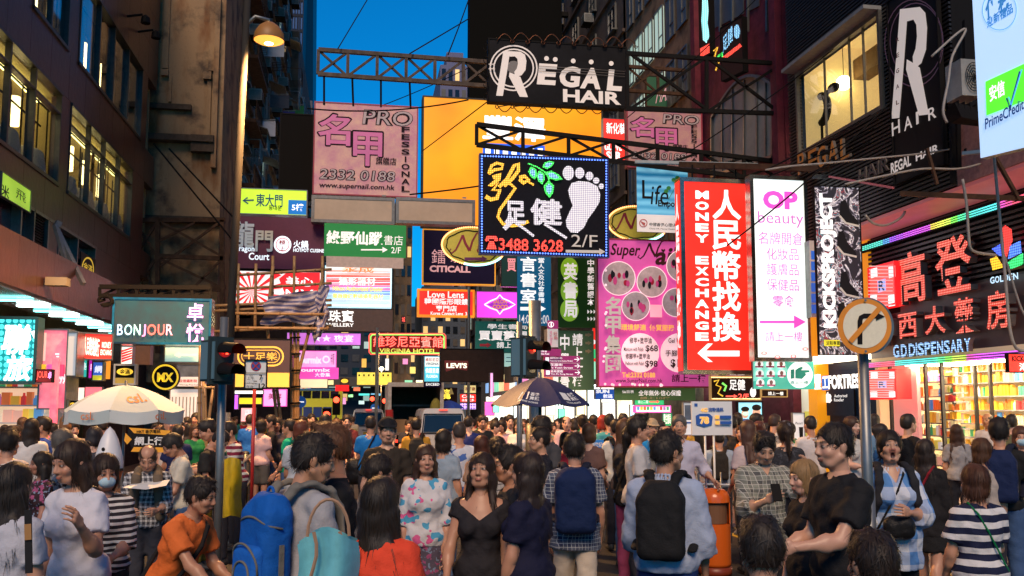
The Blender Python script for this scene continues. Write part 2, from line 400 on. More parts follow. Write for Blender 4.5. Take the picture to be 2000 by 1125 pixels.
# --- head: centre of skull at origin, face towards -y ---
def head_mesh(h,female=False,yawn=False,mouth=0,old=False):
 f=Field(.014);j=.92 if female else 1.0
 f.ell((0,.018,.032),(.076,.094,.090));f.ell((0,-.020,-.028),(.062*j+.002,.074,.088));f.cone((-.022*j,-.050,-.088-.012*yawn),(.022*j,-.050,-.088-.012*yawn),.026*j,.026*j)
 f.cone((-.056*j,0,-.055),(-.03,-.04,-.085),.024,.022);f.cone((.056*j,0,-.055),(.03,-.04,-.085),.024,.022)
 for s in (-1,1):
  f.ell((s*.036,-.055,-.030),(.027,.030,.026));f.ell((s*.078,.012,-.012),(.010,.020,.032),roty(s*.25),k=.008)
  f.ell((s*.031,-.096,.004),(.019,.014,.013),sub=True)
 f.cone((-.035,-.078,.024),(.035,-.078,.024),.012,.012)
 f.cone((0,-.086,.012),(0,-.104,-.030),.008,.0125,k=.010);f.ell((.012,-.094,-.036),(.009,.010,.008),k=.008);f.ell((-.012,-.094,-.036),(.009,.010,.008),k=.008)
 if yawn:f.ell((0,-.096,-.078),(.019,.028,.026),sub=True,k=.008)
 f.ell((0,-.088,-.062+.012*yawn),(.023,.011,.006),k=.006);f.ell((0,-.087,-.072-.034*yawn),(.019,.011,.007),k=.006)
 for s in (-1,1):f.ell((s*.031,-.0785,.004),(.0145,.012,.0125),k=.004)
 f.cone((0,.022,-.05),(0,.032,-.19),.050*j,.053*j,k=.03)
 v,q=f.mesh(h);x,y,z=v.T;c=np.zeros((len(v),4))
 def paint(m,col,a):c[m,:3]=col;c[m,3]=a
 e=np.minimum(((x-.031)/.017)**2+((z-.004)/.0075)**2,((x+.031)/.017)**2+((z-.004)/.0075)**2)
 fr=y<-.06
 paint(fr&(e<1.25),(.06,.03,.02),.7);paint(fr&(e<.6),(.48,.43,.40),.85)
 e2=np.minimum((x-.031)**2,(x+.031)**2)+(z-.004)**2;paint(fr&(e2<.0075**2),(.015,.01,.008),1)
 bz=.030-3.0*(np.abs(x)-.03)**2*3
 paint(fr&(np.abs(z-bz)<(.004 if female else .0055))&(np.abs(x)>.012)&(np.abs(x)<.052),(.03,.018,.012),.85)
 paint(fr&(y<-.084+.03*abs(mouth))&(np.abs(z+.067)<.0105+.03*yawn)&(np.abs(x)<.025),(.34,.07,.06) if female else (.30,.09,.07),.65)
 paint(fr&(np.abs(z+.067)<.0018)&(np.abs(x)<.023),(.08,.02,.02),.8)
 if yawn:paint(fr&(((x/.019)**2+((z+.078)/.025)**2)<.9),(.04,.008,.008),1)
 m=(np.abs(z+.045)<.006)&(y<-.088)&(np.abs(np.abs(x)-.008)<.005);paint(m,(.10,.03,.02),.6)
 ck=fr&(((np.abs(x)-.04)/.022)**2+((z+.035)/.02)**2<1)&(c[:,3]==0);paint(ck,(.55,.18,.12),.18)
 return v,q,c
# --- hand: wrist at origin, fingers along +z, palm faces -y, thumb towards +x ---
def hand_mesh(h,curl=.5,spread=.12,thumb=.7):
 f=Field(.006);f.cone((0,0,-.05),(0,0,.005),.026,.027,.75);f.cone((.018,0,.02),(.020,0,.075),.020,.018,.62);f.cone((-.016,0,.02),(-.020,0,.070),.020,.017,.62);f.cone((0,0,.01),(0,0,.075),.024,.020,.62)
 for i,(x,L,z0) in enumerate(((.031,.070,.082),(.011,.078,.088),(-.009,.073,.084),(-.028,.058,.075))):
  a=spread*(1.5-i)/1.5;p=A(x,0,z0-.012);ang=0;r=.0092-.0006*i
  for k,seg in enumerate((.42,.32,.26)):
   ang+=curl*(.45,.9,.6)[k];d=rotz(0)@A(math.sin(a)*math.cos(ang),-math.sin(ang),math.cos(a)*math.cos(ang));q=p+d*L*seg*1.15
   f.cone(p,q,r,r-.0007,k=.004);p=q;r-=.0007
 p=A(.026,-.004,.018);d=A(math.sin(thumb)*.9,-.35-curl*.3,math.cos(thumb));d/=np.linalg.norm(d);q=p+d*.040;f.cone(p,q,.015,.0115,k=.012)
 d2=d+A(-.35*curl,-.4*curl,.5);d2/=np.linalg.norm(d2);f.cone(q,q+d2*.032,.0105,.0085,k=.004)
 v,q=f.mesh(h);return v,q
_hc={}
def cached(fn,*a):
 k=(fn.__name__,)+a
 if k not in _hc:_hc[k]=fn(*a)
 return _hc[k]
def obj_mat(name,kind='plain',c2=(.8,.8,.8),c3=None,scale=1.0,rough=.8,fine=True):
 "cloth / skin / hair; the base colour comes from the object's own colour so copies may differ"
 if name in _mats:return _mats[name]
 m=bpy.data.materials.new(name);m.use_nodes=True;_mats[name]=m
 nt=m.node_tree;N=nt.nodes.new;L=nt.links.new;b=nt.nodes['Principled BSDF'];b.inputs['Roughness'].default_value=rough
 oi=N('ShaderNodeObjectInfo');tc=N('ShaderNodeTexCoord');sp=N('ShaderNodeSeparateXYZ');L(tc.outputs['Object'],sp.inputs[0])
 def mix(f,a,c,blend='MIX'):
  x=N('ShaderNodeMix');x.data_type='RGBA';x.blend_type=blend
  for i,q in ((0,f),(6,a),(7,c)):
   if isinstance(q,(int,float)):x.inputs[i].default_value=q
   elif isinstance(q,tuple):x.inputs[i].default_value=(*q[:3],1)
   else :L(q,x.inputs[i])
  return x.outputs[2]
 def math_(op,a,c=0.0):
  x=N('ShaderNodeMath');x.operation=op
  for i,q in ((0,a),(1,c)):
   if isinstance(q,(int,float)):x.inputs[i].default_value=q
   else :L(q,x.inputs[i])
  return x.outputs[0]
 col=oi.outputs['Color']
 def noise(s_,d=5,r=.6,vec=None):
  n=N('ShaderNodeTexNoise');n.inputs['Scale'].default_value=s_;n.inputs['Detail'].default_value=d;n.inputs['Roughness'].default_value=r;L(vec or tc.outputs['Object'],n.inputs['Vector']);return n.outputs[0]
 if kind=='skin':
  at=N('ShaderNodeAttribute');at.attribute_name='Col'
  n=noise(9);mr=math_('MULTIPLY',n,.35);base=mix(mr,col,(.42,.12,.07));col=mix(at.outputs['Alpha'],base,at.outputs['Color'])
  b.inputs['Roughness'].default_value=.44;bp=N('ShaderNodeBump');bp.inputs['Strength'].default_value=.25;bp.inputs['Distance'].default_value=.003;L(noise(150,2),bp.inputs['Height']);L(bp.outputs[0],b.inputs['Normal'])
 elif kind=='hair':
  mp=N('ShaderNodeMapping');mp.inputs['Scale'].default_value=(160,160,9);L(tc.outputs['Object'],mp.inputs[0]);n=noise(1,3,.6,mp.outputs[0])
  col=mix(n,mix(.6,col,(.0,.0,.0)),mix(.10,col,(.30,.20,.14)));b.inputs['Roughness'].default_value=.5;b.inputs['Specular IOR Level'].default_value=.3
  bp=N('ShaderNodeBump');bp.inputs['Strength'].default_value=.6;bp.inputs['Distance'].default_value=.004;L(n,bp.inputs['Height']);L(bp.outputs[0],b.inputs['Normal'])
 else :
  if kind=='stripe':
   w=math_('FRACT',math_('MULTIPLY',math_('ADD',sp.outputs[2],math_('MULTIPLY',noise(3,2),.05)),scale));f=math_('GREATER_THAN',w,c3 or .5);col=mix(f,col,c2)
  elif kind=='plaid':
   q=noise(3,2);fx=math_('FRACT',math_('MULTIPLY',math_('ADD',math_('ADD',sp.outputs[0],math_('MULTIPLY',sp.outputs[1],.6)),math_('MULTIPLY',q,.04)),scale));fz=math_('FRACT',math_('MULTIPLY',math_('ADD',sp.outputs[2],math_('MULTIPLY',q,.04)),scale))
   a1=math_('GREATER_THAN',fx,.5);a2=math_('GREATER_THAN',fz,.5);f=math_('MULTIPLY',math_('ADD',a1,a2),.5);col=mix(f,col,c2)
   if c3:col=mix(math_('GREATER_THAN',math_('MAXIMUM',math_('FRACT',math_('MULTIPLY',fx,2)),math_('FRACT',math_('MULTIPLY',fz,2))),.88),col,c3)
  elif kind=='blotch':
   n1=noise(scale,2);f=math_('GREATER_THAN',n1,.56);col=mix(f,col,c2)
   if c3:n2=noise(scale*1.7,1);f2=math_('GREATER_THAN',n2,.61);col=mix(f2,col,c3)
  n=noise(7,3);col=mix(math_('MULTIPLY',n,.35),col,mix(1.0,col,(.55,.55,.58),'MULTIPLY'))
  bp=N('ShaderNodeBump');bp.inputs['Strength'].default_value=.75;bp.inputs['Distance'].default_value=.018
  L(math_('ADD',noise(11,4),math_('MULTIPLY',noise(220,1),.15)),bp.inputs['Height']);L(bp.outputs[0],b.inputs['Normal'])
  b.inputs['Specular IOR Level'].default_value=.22
 L(col,b.inputs['Base Color']);return m
SKIN=obj_mat('skin','skin');HAIR=obj_mat('hair','hair');CLOTH=obj_mat('cloth');DENIM=obj_mat('denim','blotch',(.05,.10,.22),scale=14);LEATHER=obj_mat('leather',rough=.4)
class Pose:
 def __init__(s,female=False,lean=0,twist=0,head=(0,0),arms=((5,8,12,0),(5,8,12,0)),stride=0,wide=1.0,tilt=0):
  s.fem=female;s.wide=wide;sw=(.140 if female else .166)*wide
  pel=A(0,0,.94);Mu=rotz(R(twist))@rotx(R(lean))@roty(R(tilt));s.Mu=Mu
  s.T=lambda p:pel+Mu@(A(*p)-pel)
  s.sh=[];s.el=[];s.wr=[];s.hf=[]
  for i,sd in enumerate((-1,1)):
   fw,out,bend,inw=arms[i];sh=s.T((sd*sw,.008,1.372))
   d0=Mu@(rotx(R(-fw))@(roty(R(-sd*out))@A(0,0,-1)));el=sh+d0*.285
   d1=rotx(R(-(fw+bend)))@A(0,0,-1);d1=rotz(R(sd*-inw*-1*-1))@d1 if False else Mu@(rotz(R(-sd*-inw))@d1 if False else rotz(R(sd*-inw))@d1)
   wr=el+d1*.245;s.sh.append(sh);s.el.append(el);s.wr.append(wr)
   z=d1;x=Mu@rotz(R(sd*-inw))@A(-sd,0,0);x=x-z*x.dot(z)
   if np.linalg.norm(x)<.1:x=A(0,-1,0)
   pal=x/np.linalg.norm(x);thumb=np.cross(pal,z);
   fwdv=Mu@rotz(R(sd*-inw))@rotx(R(-(fw+bend)))@A(0,-1,0)
   if thumb.dot(fwdv)<0:thumb=-thumb
   s.hf.append((z,thumb,pal))
  s.hip=[A(-.088,0,.91),A(.088,0,.91)];s.kn=[];s.an=[];s.ft=[]
  for i,sd in enumerate((-1,1)):
   a=R(stride)*sd;kb=R(max(0,stride*-sd)*.9+2);d=rotx(-a)@A(sd*.01,0,-1);kn=s.hip[i]+d*.43;d2=rotx(-a+kb)@A(0,0,-1);an=kn+d2*.40
   s.kn.append(kn);s.an.append(an);s.ft.append(-a+kb)
  lift=.085-min(s.an[0][2],s.an[1][2]);s.dz=lift
  s.nk=s.T((0,.012,1.425));s.nt=s.T((0,.0,1.50));s.Mh=Mu@rotz(R(head[0]))@rotx(R(head[1]));s.hc=s.nt+s.Mh@A(0,-.022,.115) if True else None
def torso(f,p,g=0.0,k=None):
 T=p.T;w=p.wide;fm=p.fem;E=lambda c,r:f.ell(T(c),A(*r)+g,p.Mu)
 E((0,0,1.27),((.150 if fm else .172)*w,.108*w,.19));E((0,-.004,1.10),((.122 if fm else .145)*w,.098*w,.17));f.ell((0,.008,.955),A((.168 if fm else .160)*w,.122*w,.13)+g)
 f.cone(p.sh[0]+(p.nk-p.sh[0])*.12,p.sh[1]+(p.nk-p.sh[1])*.12,.050+g*.7,.050+g*.7)
 for i in (0,1):q_=p.T(((-1,1)[i]*.035,.018,1.428));f.cone(q_,p.sh[i]*.85+q_*.15+A(0,0,.006),.042+g*.5,.036+g*.5,k=.045)
 if fm:
  for s in (-1,1):E((s*.07,-.085,1.255),(.062,.055,.062))
def body_mesh(p,h,head,hair_h,hands=(('r',.5),('r',.5)),hh=.007,quick=False):
 f=Field(.025);torso(f,p);f.cone(p.nk,p.nk*.45+p.nt*.55,.056,.050,k=.04)
 for i in (0,1):
  f.cone(p.sh[i],p.el[i],.047,.038);f.cone(p.el[i],p.wr[i],.041,.0255);f.ell(p.el[i]*.7+p.wr[i]*.3,(.040,.040,.06))
  f.cone(p.hip[i],p.kn[i],.086,.058);f.cone(p.kn[i],p.an[i],.056,.036);f.ell(p.kn[i]*.68+p.an[i]*.32+A(0,.016,0),(.052,.055,.11))
  d=rotx(p.ft[i]*.6)@A(0,-1,-.18);f.cone(p.an[i]+A(0,.02,-.03),p.an[i]+d*.15+A(0,0,-.02),.038,.03)
 v,q=f.mesh(h);c=np.zeros((len(v),4));parts=[(v,q)];cols=[c]
 hv,hq,hcol=head;parts.append((hv@p.Mh.T+p.hc,hq));cols.append(hcol)
 for i in (0,1):
  cu=hands[i]
  if cu is None:continue
  gv,gq=cached(hand_mesh,.010 if quick else hh*.8,*cu);z,x,y=p.hf[i];y=y*-1.0
  Mx=np.stack([x,y,z],1);fl=np.linalg.det(Mx)<0
  w=gv@Mx.T+p.wr[i];parts.append((w,gq[:,::-1] if fl else gq));cols.append(np.zeros((len(w),4)))
 return to_me('body',parts,SKIN,np.concatenate(cols))
def shirt_mesh(p,h,sleeve='short',hem=.90,loose=.014,seed=0,neck=.066,open_=False,top=None,vneck=0):
 f=Field(.03);f.amp=.0060;f.seed=seed;torso(f,p,loose)
 f.ell((0,.004,.97),(.166*p.wide+loose+.006,.128*p.wide+loose+.004,.15))
 if hem<.86:f.cone((0,.006,.95),(0,.006,hem),.17*p.wide+loose,.19*p.wide+loose,sy=.74)
 for i in (0,1):
  if sleeve=='short':e=p.sh[i]+(p.el[i]-p.sh[i])*.66;f.cone(p.sh[i],e,.052+loose*.7,.052+loose*1.4,cap=0)
  elif sleeve=='cap':e=p.sh[i]+(p.el[i]-p.sh[i])*.25;f.cone(p.sh[i],e,.058+loose*.5,.056+loose,cap=0)
  elif sleeve=='elbow':e=p.sh[i]+(p.el[i]-p.sh[i])*1.0;f.cone(p.sh[i],e,.060+loose*.6,.054+loose*1.1,cap=.03)
  elif sleeve=='long':f.cone(p.sh[i],p.el[i],.058+loose*.6,.050+loose);f.cone(p.el[i],p.wr[i],.050+loose,.037+loose,cap=-.005)
  elif sleeve=='roll':e=p.el[i]+(p.wr[i]-p.el[i])*.35;f.cone(p.sh[i],p.el[i],.058+loose*.6,.050+loose);f.cone(p.el[i],e,.052+loose,.048+loose*1.3,cap=0)
 u=p.Mu[:,2];o=p.T((0,0,hem));nk=p.nk;ax=(p.nt-p.nk)/np.linalg.norm(p.nt-p.nk)
 if hem>=.86:f.cuts.append(lambda x,y,z:-(u[0]*(x-o[0])+u[1]*(y-o[1])+u[2]*(z-o[2]))+0*x)
 else :f.cuts.append(lambda x,y,z:(hem+.012*np.sin(x*14)*np.cos(y*11)-z)+0*x)
 def nc(x,y,z):
  a=(x-nk[0])*ax[0]+(y-nk[1])*ax[1]+(z-nk[2])*ax[2]
  rr=np.sqrt(np.maximum(0,(x-nk[0])**2+(y-nk[1])**2+(z-nk[2])**2-a**2))
  return np.where(a>-.03,neck-rr,-1.0)
 f.cuts.append(nc);f.cuts.append(lambda x,y,z:((x-nk[0])*ax[0]+(y-nk[1])*ax[1]+(z-nk[2])*ax[2])-.045)
 if vneck or top:
  fr=p.Mu@A(0,-1,0);dz=vneck or top
  def vn(x,y,z):
   dx=(x-nk[0])*p.Mu[0,0]+(y-nk[1])*p.Mu[1,0]+(z-nk[2])*p.Mu[2,0];dy=(x-nk[0])*fr[0]+(y-nk[1])*fr[1]+(z-nk[2])*fr[2];d2=(x-nk[0])*u[0]+(y-nk[1])*u[1]+(z-nk[2])*u[2]
   return np.where(dy>0,np.minimum(np.minimum((d2+dz)*.5,.05)-np.abs(dx)*(.9 if vneck else .35),.05),-1.0)
  f.cuts.append(vn)
 return f.mesh(h)
def collar_mesh(p,h,r=.062):
 f=Field(.004);
 for a in range(0,360,20):
  if abs(a-270)<18:continue
  c0,s0=math.cos(R(a))*r,math.sin(R(a))*r*.95;c1,s1=math.cos(R(a))*(r+.016),math.sin(R(a))*(r+.014)
  f.cone(p.nk+p.Mu@A(c0,s0,.048+.01*math.sin(R(a))),p.nk+p.Mu@A(c1,s1,-.002+.02*math.sin(R(a))),.0075,.0085,k=.012)
 return f.mesh(h)
def leg_mesh(p,h,kind='trousers',seed=0,slim=0.0,zc=1.03):
 f=Field(.025);f.amp=.004;f.seed=seed;g=.012-slim;f.ell((0,.008,.96),A((.166 if p.fem else .160)*p.wide,.122*p.wide,.12)+g)
 for i in (0,1):
  k_,a_=p.kn[i],p.an[i]
  if kind=='trousers':f.cone(p.hip[i],k_,.090+g,.062+g);f.cone(k_,a_,.064+g,.050+g-slim,cap=0);f.ell(k_*.68+a_*.32+A(0,.016,0),A(.052,.055,.11)+g)
  elif kind=='shorts':e=p.hip[i]+(k_-p.hip[i])*.85;f.cone(p.hip[i],e,.092+g,.082+g,cap=0)
  elif kind=='skirt':pass
 if kind=='skirt':f.cone((0,.008,.95),(0,.0,.48),.168+g,.21+g,sy=.72,cap=0)
 if kind=='dress':f.cone((0,.008,.95),(0,.0,.60),.168+g,.215+g,sy=.72,cap=0)
 f.cuts.append(lambda x,y,z:z-zc+0*x)
 return f.mesh(h)
def shoe_mesh(p,i,h):
 f=Field(.015);d=rotx(p.ft[i]*.6)@A(0,-1,-.12);a=p.an[i]
 f.cone(a+A(0,.03,-.035),a+d*.17+A(0,0,-.035),.045,.040,sy=.9);f.cone(a+A(0,.01,0),a+d*.06+A(0,0,-.03),.046,.045)
 b=a[2]-.078 if abs(p.ft[i])<.5 else -9
 f.cuts.append(lambda x,y,z:b-z+0*x);return f.mesh(h)
def strands(v,q,seed,long):
 "locks combed over the hair volume, ends lifting off a little"
 rg=np.random.RandomState(seed+5);nrm=np.zeros_like(v);fn=np.cross(v[q[:,2]]-v[q[:,0]],v[q[:,3]]-v[q[:,1]])
 for k in range(4):np.add.at(nrm,q[:,k],fn)
 nrm/=np.linalg.norm(nrm,axis=1)[:,None]+1e-9
 ok=np.where(((v[:,2]>-.1)|long)&~((v[:,1]<-.045)&(v[:,2]<.085)))[0];n=min(len(ok),620);ix=rg.choice(ok,n,replace=False);p=v[ix].copy();nn=nrm[ix]
 rad=p-A(0,.05,.12);rad[:,2]*=.3;d=rad*3.0+A(0,0,-.35 if long else -.14)+rg.normal(0,.06 if long else .13,p.shape)
 K=4;L=rg.uniform(.010,.018,n)*(1.9 if long else 1.0);W_=rg.uniform(.0014,.0034,n);P_=[]
 for k in range(K+1):
  d=d-nn*(d*nn).sum(1)[:,None];d/=np.linalg.norm(d,axis=1)[:,None]+1e-9;s=np.cross(d,nn);s/=np.linalg.norm(s,axis=1)[:,None]+1e-9
  lift=.0015+(.0008 if long else .0022)*k*rg.uniform(.3,1.6,n);c=p+nn*lift[:,None];w=(W_*(1-k/(K+.15)))[:,None];P_+=[c-s*w,c+s*w]
  p=p+d*L[:,None];d=d+A(0,0,-.12)
  c0=A(0,.02,.03);e=(p-c0)/A(.092,.112,.106);r_=np.linalg.norm(e,axis=1);up=p[:,2]>-.02
  tgt=c0+(p-c0)/np.maximum(r_,1e-6)[:,None]*1.0;p=np.where((up&(r_<.90))[:,None],p*.8+tgt*.2*1.0,p);nn2=(p-c0)/A(.092,.112,.106)**2;nn2/=np.linalg.norm(nn2,axis=1)[:,None];nn=np.where(up[:,None],nn2,nn)
 V_=np.stack(P_,1).reshape(-1,3);b=np.arange(n)[:,None]*(2*(K+1));Q=np.concatenate([np.stack([b[:,0]+2*k,b[:,0]+2*k+1,b[:,0]+2*k+3,b[:,0]+2*k+2],1) for k in range(K)])
 return np.concatenate([v,V_]),np.concatenate([q,Q+len(v)])
def hair_mesh(style,h,seed=0):
 f=Field(.018);f.seed=seed;f.amp=.0030;rnd=random.Random(seed)
 face=lambda r,c=(0,-.115,-.035):f.ell(c,r,sub=True,k=.008)
 if style in ('short','quiff','crop','grey','bald'):
  t={'crop':.004,'bald':.001}.get(style,.010)
  f.ell((0,.020,.036),(.079+t,.097+t,.092+t));f.ell((0,.050,-.015),(.070+t*.5,.062+t*.5,.058))
  if style=='bald':f.ell((0,-.02,.12),(.07,.10,.07),sub=True,k=.01)
  if style in ('short','quiff'):
   for i in range(26):
    a=rnd.uniform(0,6.28);b=rnd.uniform(.1,1.1);d=A(math.cos(a)*math.sin(b),math.sin(a)*math.sin(b)*1.1,math.cos(b));c=A(0,.018,.036)+d*A(.080,.098,.094)
    f.cone(c,c+d*.014+A(rnd.uniform(-.01,.01),-.010,.002),.013,.004,k=.008)
  if style=='quiff':
   for x in (-.04,-.015,.01,.035):f.cone((x,-.055,.105),(x+.012,-.072,.142),.024,.014,k=.02)
   f.ell((0,.0,.11),(.06,.07,.035))
  face((.078,.080,.100),(0,-.118,-.030));f.ell((0,-.05,-.10),(.12,.075,.085),sub=True,k=.008)
  for s in (-1,1):f.ell((s*.086,.006,-.028),(.026,.028,.040),sub=True,k=.006)
  f.cuts.append(lambda x,y,z:(-.062-z)*.8+0*x)
 elif style in ('bob','long','pony','wave','bun'):
  f.ell((0,.020,.036),(.092,.110,.106))
  if style in ('bob',):f.ell((0,.022,-.045),(.094,.096,.100));f.cuts.append(lambda x,y,z:(-.125+.006*np.sin(x*70)-z)+0*x)
  if style in ('long','wave'):
   f.ell((0,.030,-.05),(.094,.090,.11));L=.36 if style=='long' else .30
   f.cone((0,.045,-.05),(0,.085,-.10-L*.7),.085,.075,sy=.55);
   for s in (-1,1):f.cone((s*.070,.03,-.04),(s*.085,.02,-.24-.03*s),.034,.024)
   for i in range(14):
    x=rnd.uniform(-.09,.09);f.cone((x*.9,.075,-.18),(x*1.25,.085+rnd.uniform(0,.04),-L-rnd.uniform(-.02,.06)),.022,.006,k=.01)
   f.amp=.0026
  if style=='pony':f.ell((0,.03,-.03),(.083,.082,.07));f.ell((0,.125,.03),(.028,.03,.028));f.cone((0,.13,.02),(0,.135,-.25),.034,.014);f.ell((0,-.05,-.12),(.14,.11,.09),sub=True)
  if style=='bun':f.ell((0,.03,-.03),(.083,.082,.07));f.ell((0,.11,.07),(.045,.045,.042));f.ell((0,-.05,-.12),(.14,.11,.09),sub=True)
  face((.066,.080,.098),(0,-.110,-.048));f.ell((0,-.02,-.12),(.052,.10,.08),sub=True,k=.01)
 elif style=='cap':
  f.ell((0,.015,.050),(.088,.106,.090));f.cone((-.022,-.085,.044),(.022,-.085,.044),.052,.052,sy=.14,nd=(0,-.25,.97));f.cuts.append(lambda x,y,z:(.034-z)+0*x)
 v,q=f.mesh(h)
 return (v,q) if style=='cap' or h>.012 else strands(v,q,seed,long=style in ('long','wave','pony','bob'))
def place_mesh(vq,Mx,o):return (vq[0]@Mx.T+o,vq[1])
def mesh_obj(name,vq,m,parent,col=None):
 me=to_me(name,[vq],m);o=bpy.data.objects.new(name,me);C.objects.link(o);o.parent=parent
 if col:o.color=(*col,1)
 return o
TAN,PALE,DARK=(.50,.27,.17),(.60,.37,.27),(.16,.075,.045);MID=(.42,.22,.135)
BLACKH,BROWNH,GREYH,BLONDE=(.012,.010,.010),(.10,.045,.022),(.16,.15,.14),(.38,.23,.10)
def make_person(label,x,y,H=1.7,face=0,fem=False,pose=None,hair='short',hairc=BLACKH,skin=TAN,shirt=(.6,.6,.6),smat=None,sleeve='short',hem=.90,loose=.014,legs='trousers',legc=(.03,.03,.04),lmat=None,shoe=(.05,.05,.05),q=1.0,yawn=False,seed=0,collar=False,hands=((.5,.1,.6),(.5,.1,.6)),group=None,glasses=False,mask=False,neck=.066,vneck=0,top=None,shirt_name='shirt',cap=None,wide=1.0,bodyonly=False):
 p=Pose(female=fem,wide=wide,**(pose or {}))
 root=thing('person',label,'person',(x,y,p.dz*H/1.72),group);root.rotation_euler=(0,0,R(face));s=H/1.72;root.scale=(s,s,s)
 hd=cached(head_mesh,.007*q,fem,yawn);bm=body_mesh(p,.023*q,hd,0,hands,.006*q,q>1.4)
 b=mobj('body',bm,root);b.color=(*skin,1)
 o=mesh_obj(shirt_name,shirt_mesh(p,.0142*q,sleeve,hem,loose,seed,neck,vneck=vneck,top=top),smat or CLOTH,root,shirt)
 if collar:mesh_obj('collar',collar_mesh(p,.007*q),smat or CLOTH,o,shirt)
 mesh_obj(legs if legs!='dress' else 'skirt',leg_mesh(p,.019*q,legs,seed,0,min(1.03,hem+.045)),lmat or CLOTH,root,legc)
 for i in (0,1):mesh_obj('shoe',shoe_mesh(p,i,.016*q),LEATHER,root,shoe)
 if hair:
  hm=cached(hair_mesh,hair,.0092*q,seed%3);mesh_obj('hair',place_mesh(hm,p.Mh,p.hc),HAIR,root,hairc)
 if cap:mesh_obj('cap',place_mesh(cached(hair_mesh,'cap',.008,0),p.Mh,p.hc),CLOTH,root,cap)
 W=lambda v:Vector(p.hc+p.Mh@A(*v))
 if glasses:
  g=MB()
  for sd in (-1,1):
   g.tube([W((sd*.034+.021*math.cos(t*.524),-.104,.002+.016*math.sin(t*.524))) for t in range(13)],.0022,4);g.tube([W((sd*.055,-.103,.006)),W((sd*.080,.01,.008))],.0018,4)
  g.tube([W((-.012,-.106,.006)),W((.012,-.106,.006))],.002,4);ob=g.build('glasses',mat('glasses_rim',(.02,.02,.02),.3),root);
 if mask:
  f=Field(.01);f.ell((0,-.066,-.050),(.057,.050,.044));f.ell((0,-.09,-.042),(.022,.026,.034));f.cuts.append(lambda x,y,z:(y+.055+0*x));f.cuts.append(lambda x,y,z:z+.012+0*x)
  mesh_obj('face_mask',place_mesh(f.mesh(.006),p.Mh,p.hc),CLOTH,root,(.42,.62,.72))
 root['H']=H
 return root,p
# ---------------- ground, buildings ----------------
def glass_mat(name,tint=(.8,.85,.9),refl=.25,rough=.03):
 if name in _mats:return _mats[name]
 m=bpy.data.materials.new(name);m.use_nodes=True;_mats[name]=m;nt=m.node_tree;nt.nodes.clear()
 o=nt.nodes.new('ShaderNodeOutputMaterial');t=nt.nodes.new('ShaderNodeBsdfTransparent');t.inputs[0].default_value=(*tint,1)
 g=nt.nodes.new('ShaderNodeBsdfGlossy');g.inputs[1].default_value=rough;g.inputs[0].default_value=(.9,.9,.9,1);lw=nt.nodes.new('ShaderNodeMath');lw.operation='POWER';lw.inputs[1].default_value=5;lwf=nt.nodes.new('ShaderNodeLayerWeight');nt.links.new(lwf.outputs['Facing'],lw.inputs[0])
 ad=nt.nodes.new('ShaderNodeMath');ad.operation='ADD';ad.inputs[1].default_value=refl;ad.use_clamp=True
 x=nt.nodes.new('ShaderNodeMixShader');L=nt.links.new;L(lw.outputs[0],ad.inputs[0]);L(ad.outputs[0],x.inputs[0]);L(t.outputs[0],x.inputs[1]);L(g.outputs[0],x.inputs[2]);L(x.outputs[0],o.inputs[0]);return m
GLASS=glass_mat('window_glass',(.85,.9,.9),.06);DGLASS=mat('dark_glass',(.012,.018,.03),.12,0,noise=.5,nscale=.4)
def brick_mat(name,c1,c2,mortar,scale,w=.5,h=.25,rough=.6,msize=.02):
 m=bpy.data.materials.new(name);m.use_nodes=True;nt=m.node_tree;b=nt.nodes['Principled BSDF'];L=nt.links.new
 tc=nt.nodes.new('ShaderNodeTexCoord');br=nt.nodes.new('ShaderNodeTexBrick');br.inputs['Scale'].default_value=scale;br.inputs['Color1'].default_value=(*c1,1);br.inputs['Color2'].default_value=(*c2,1);br.inputs['Mortar'].default_value=(*mortar,1);br.inputs['Mortar Size'].default_value=msize;br.inputs['Brick Width'].default_value=w;br.inputs['Row Height'].default_value=h
 L(tc.outputs['Object'],br.inputs['Vector']);n=nt.nodes.new('ShaderNodeTexNoise');n.inputs['Scale'].default_value=1.3;n.inputs['Detail'].default_value=7;L(tc.outputs['Object'],n.inputs['Vector'])
 x=nt.nodes.new('ShaderNodeMix');x.data_type='RGBA';x.blend_type='MULTIPLY';x.inputs[0].default_value=.75;r=nt.nodes.new('ShaderNodeMapRange');r.inputs[1].default_value=.25;r.inputs[2].default_value=.75;r.inputs[3].default_value=.35;r.inputs[4].default_value=1.1
 L(n.outputs[0],r.inputs[0]);L(br.outputs[0],x.inputs[6]);L(r.outputs[0],x.inputs[7]);L(x.outputs[2],b.inputs['Base Color'])
 r2=nt.nodes.new('ShaderNodeMapRange');r2.inputs[3].default_value=rough*.6;r2.inputs[4].default_value=rough*1.3;L(n.outputs[0],r2.inputs[0]);L(r2.outputs[0],b.inputs['Roughness'])
 bp=nt.nodes.new('ShaderNodeBump');bp.inputs['Strength'].default_value=.4;bp.inputs['Distance'].default_value=.01;L(br.outputs['Fac'],bp.inputs['Height']);bp.invert=True;L(bp.outputs[0],b.inputs['Normal']);return m
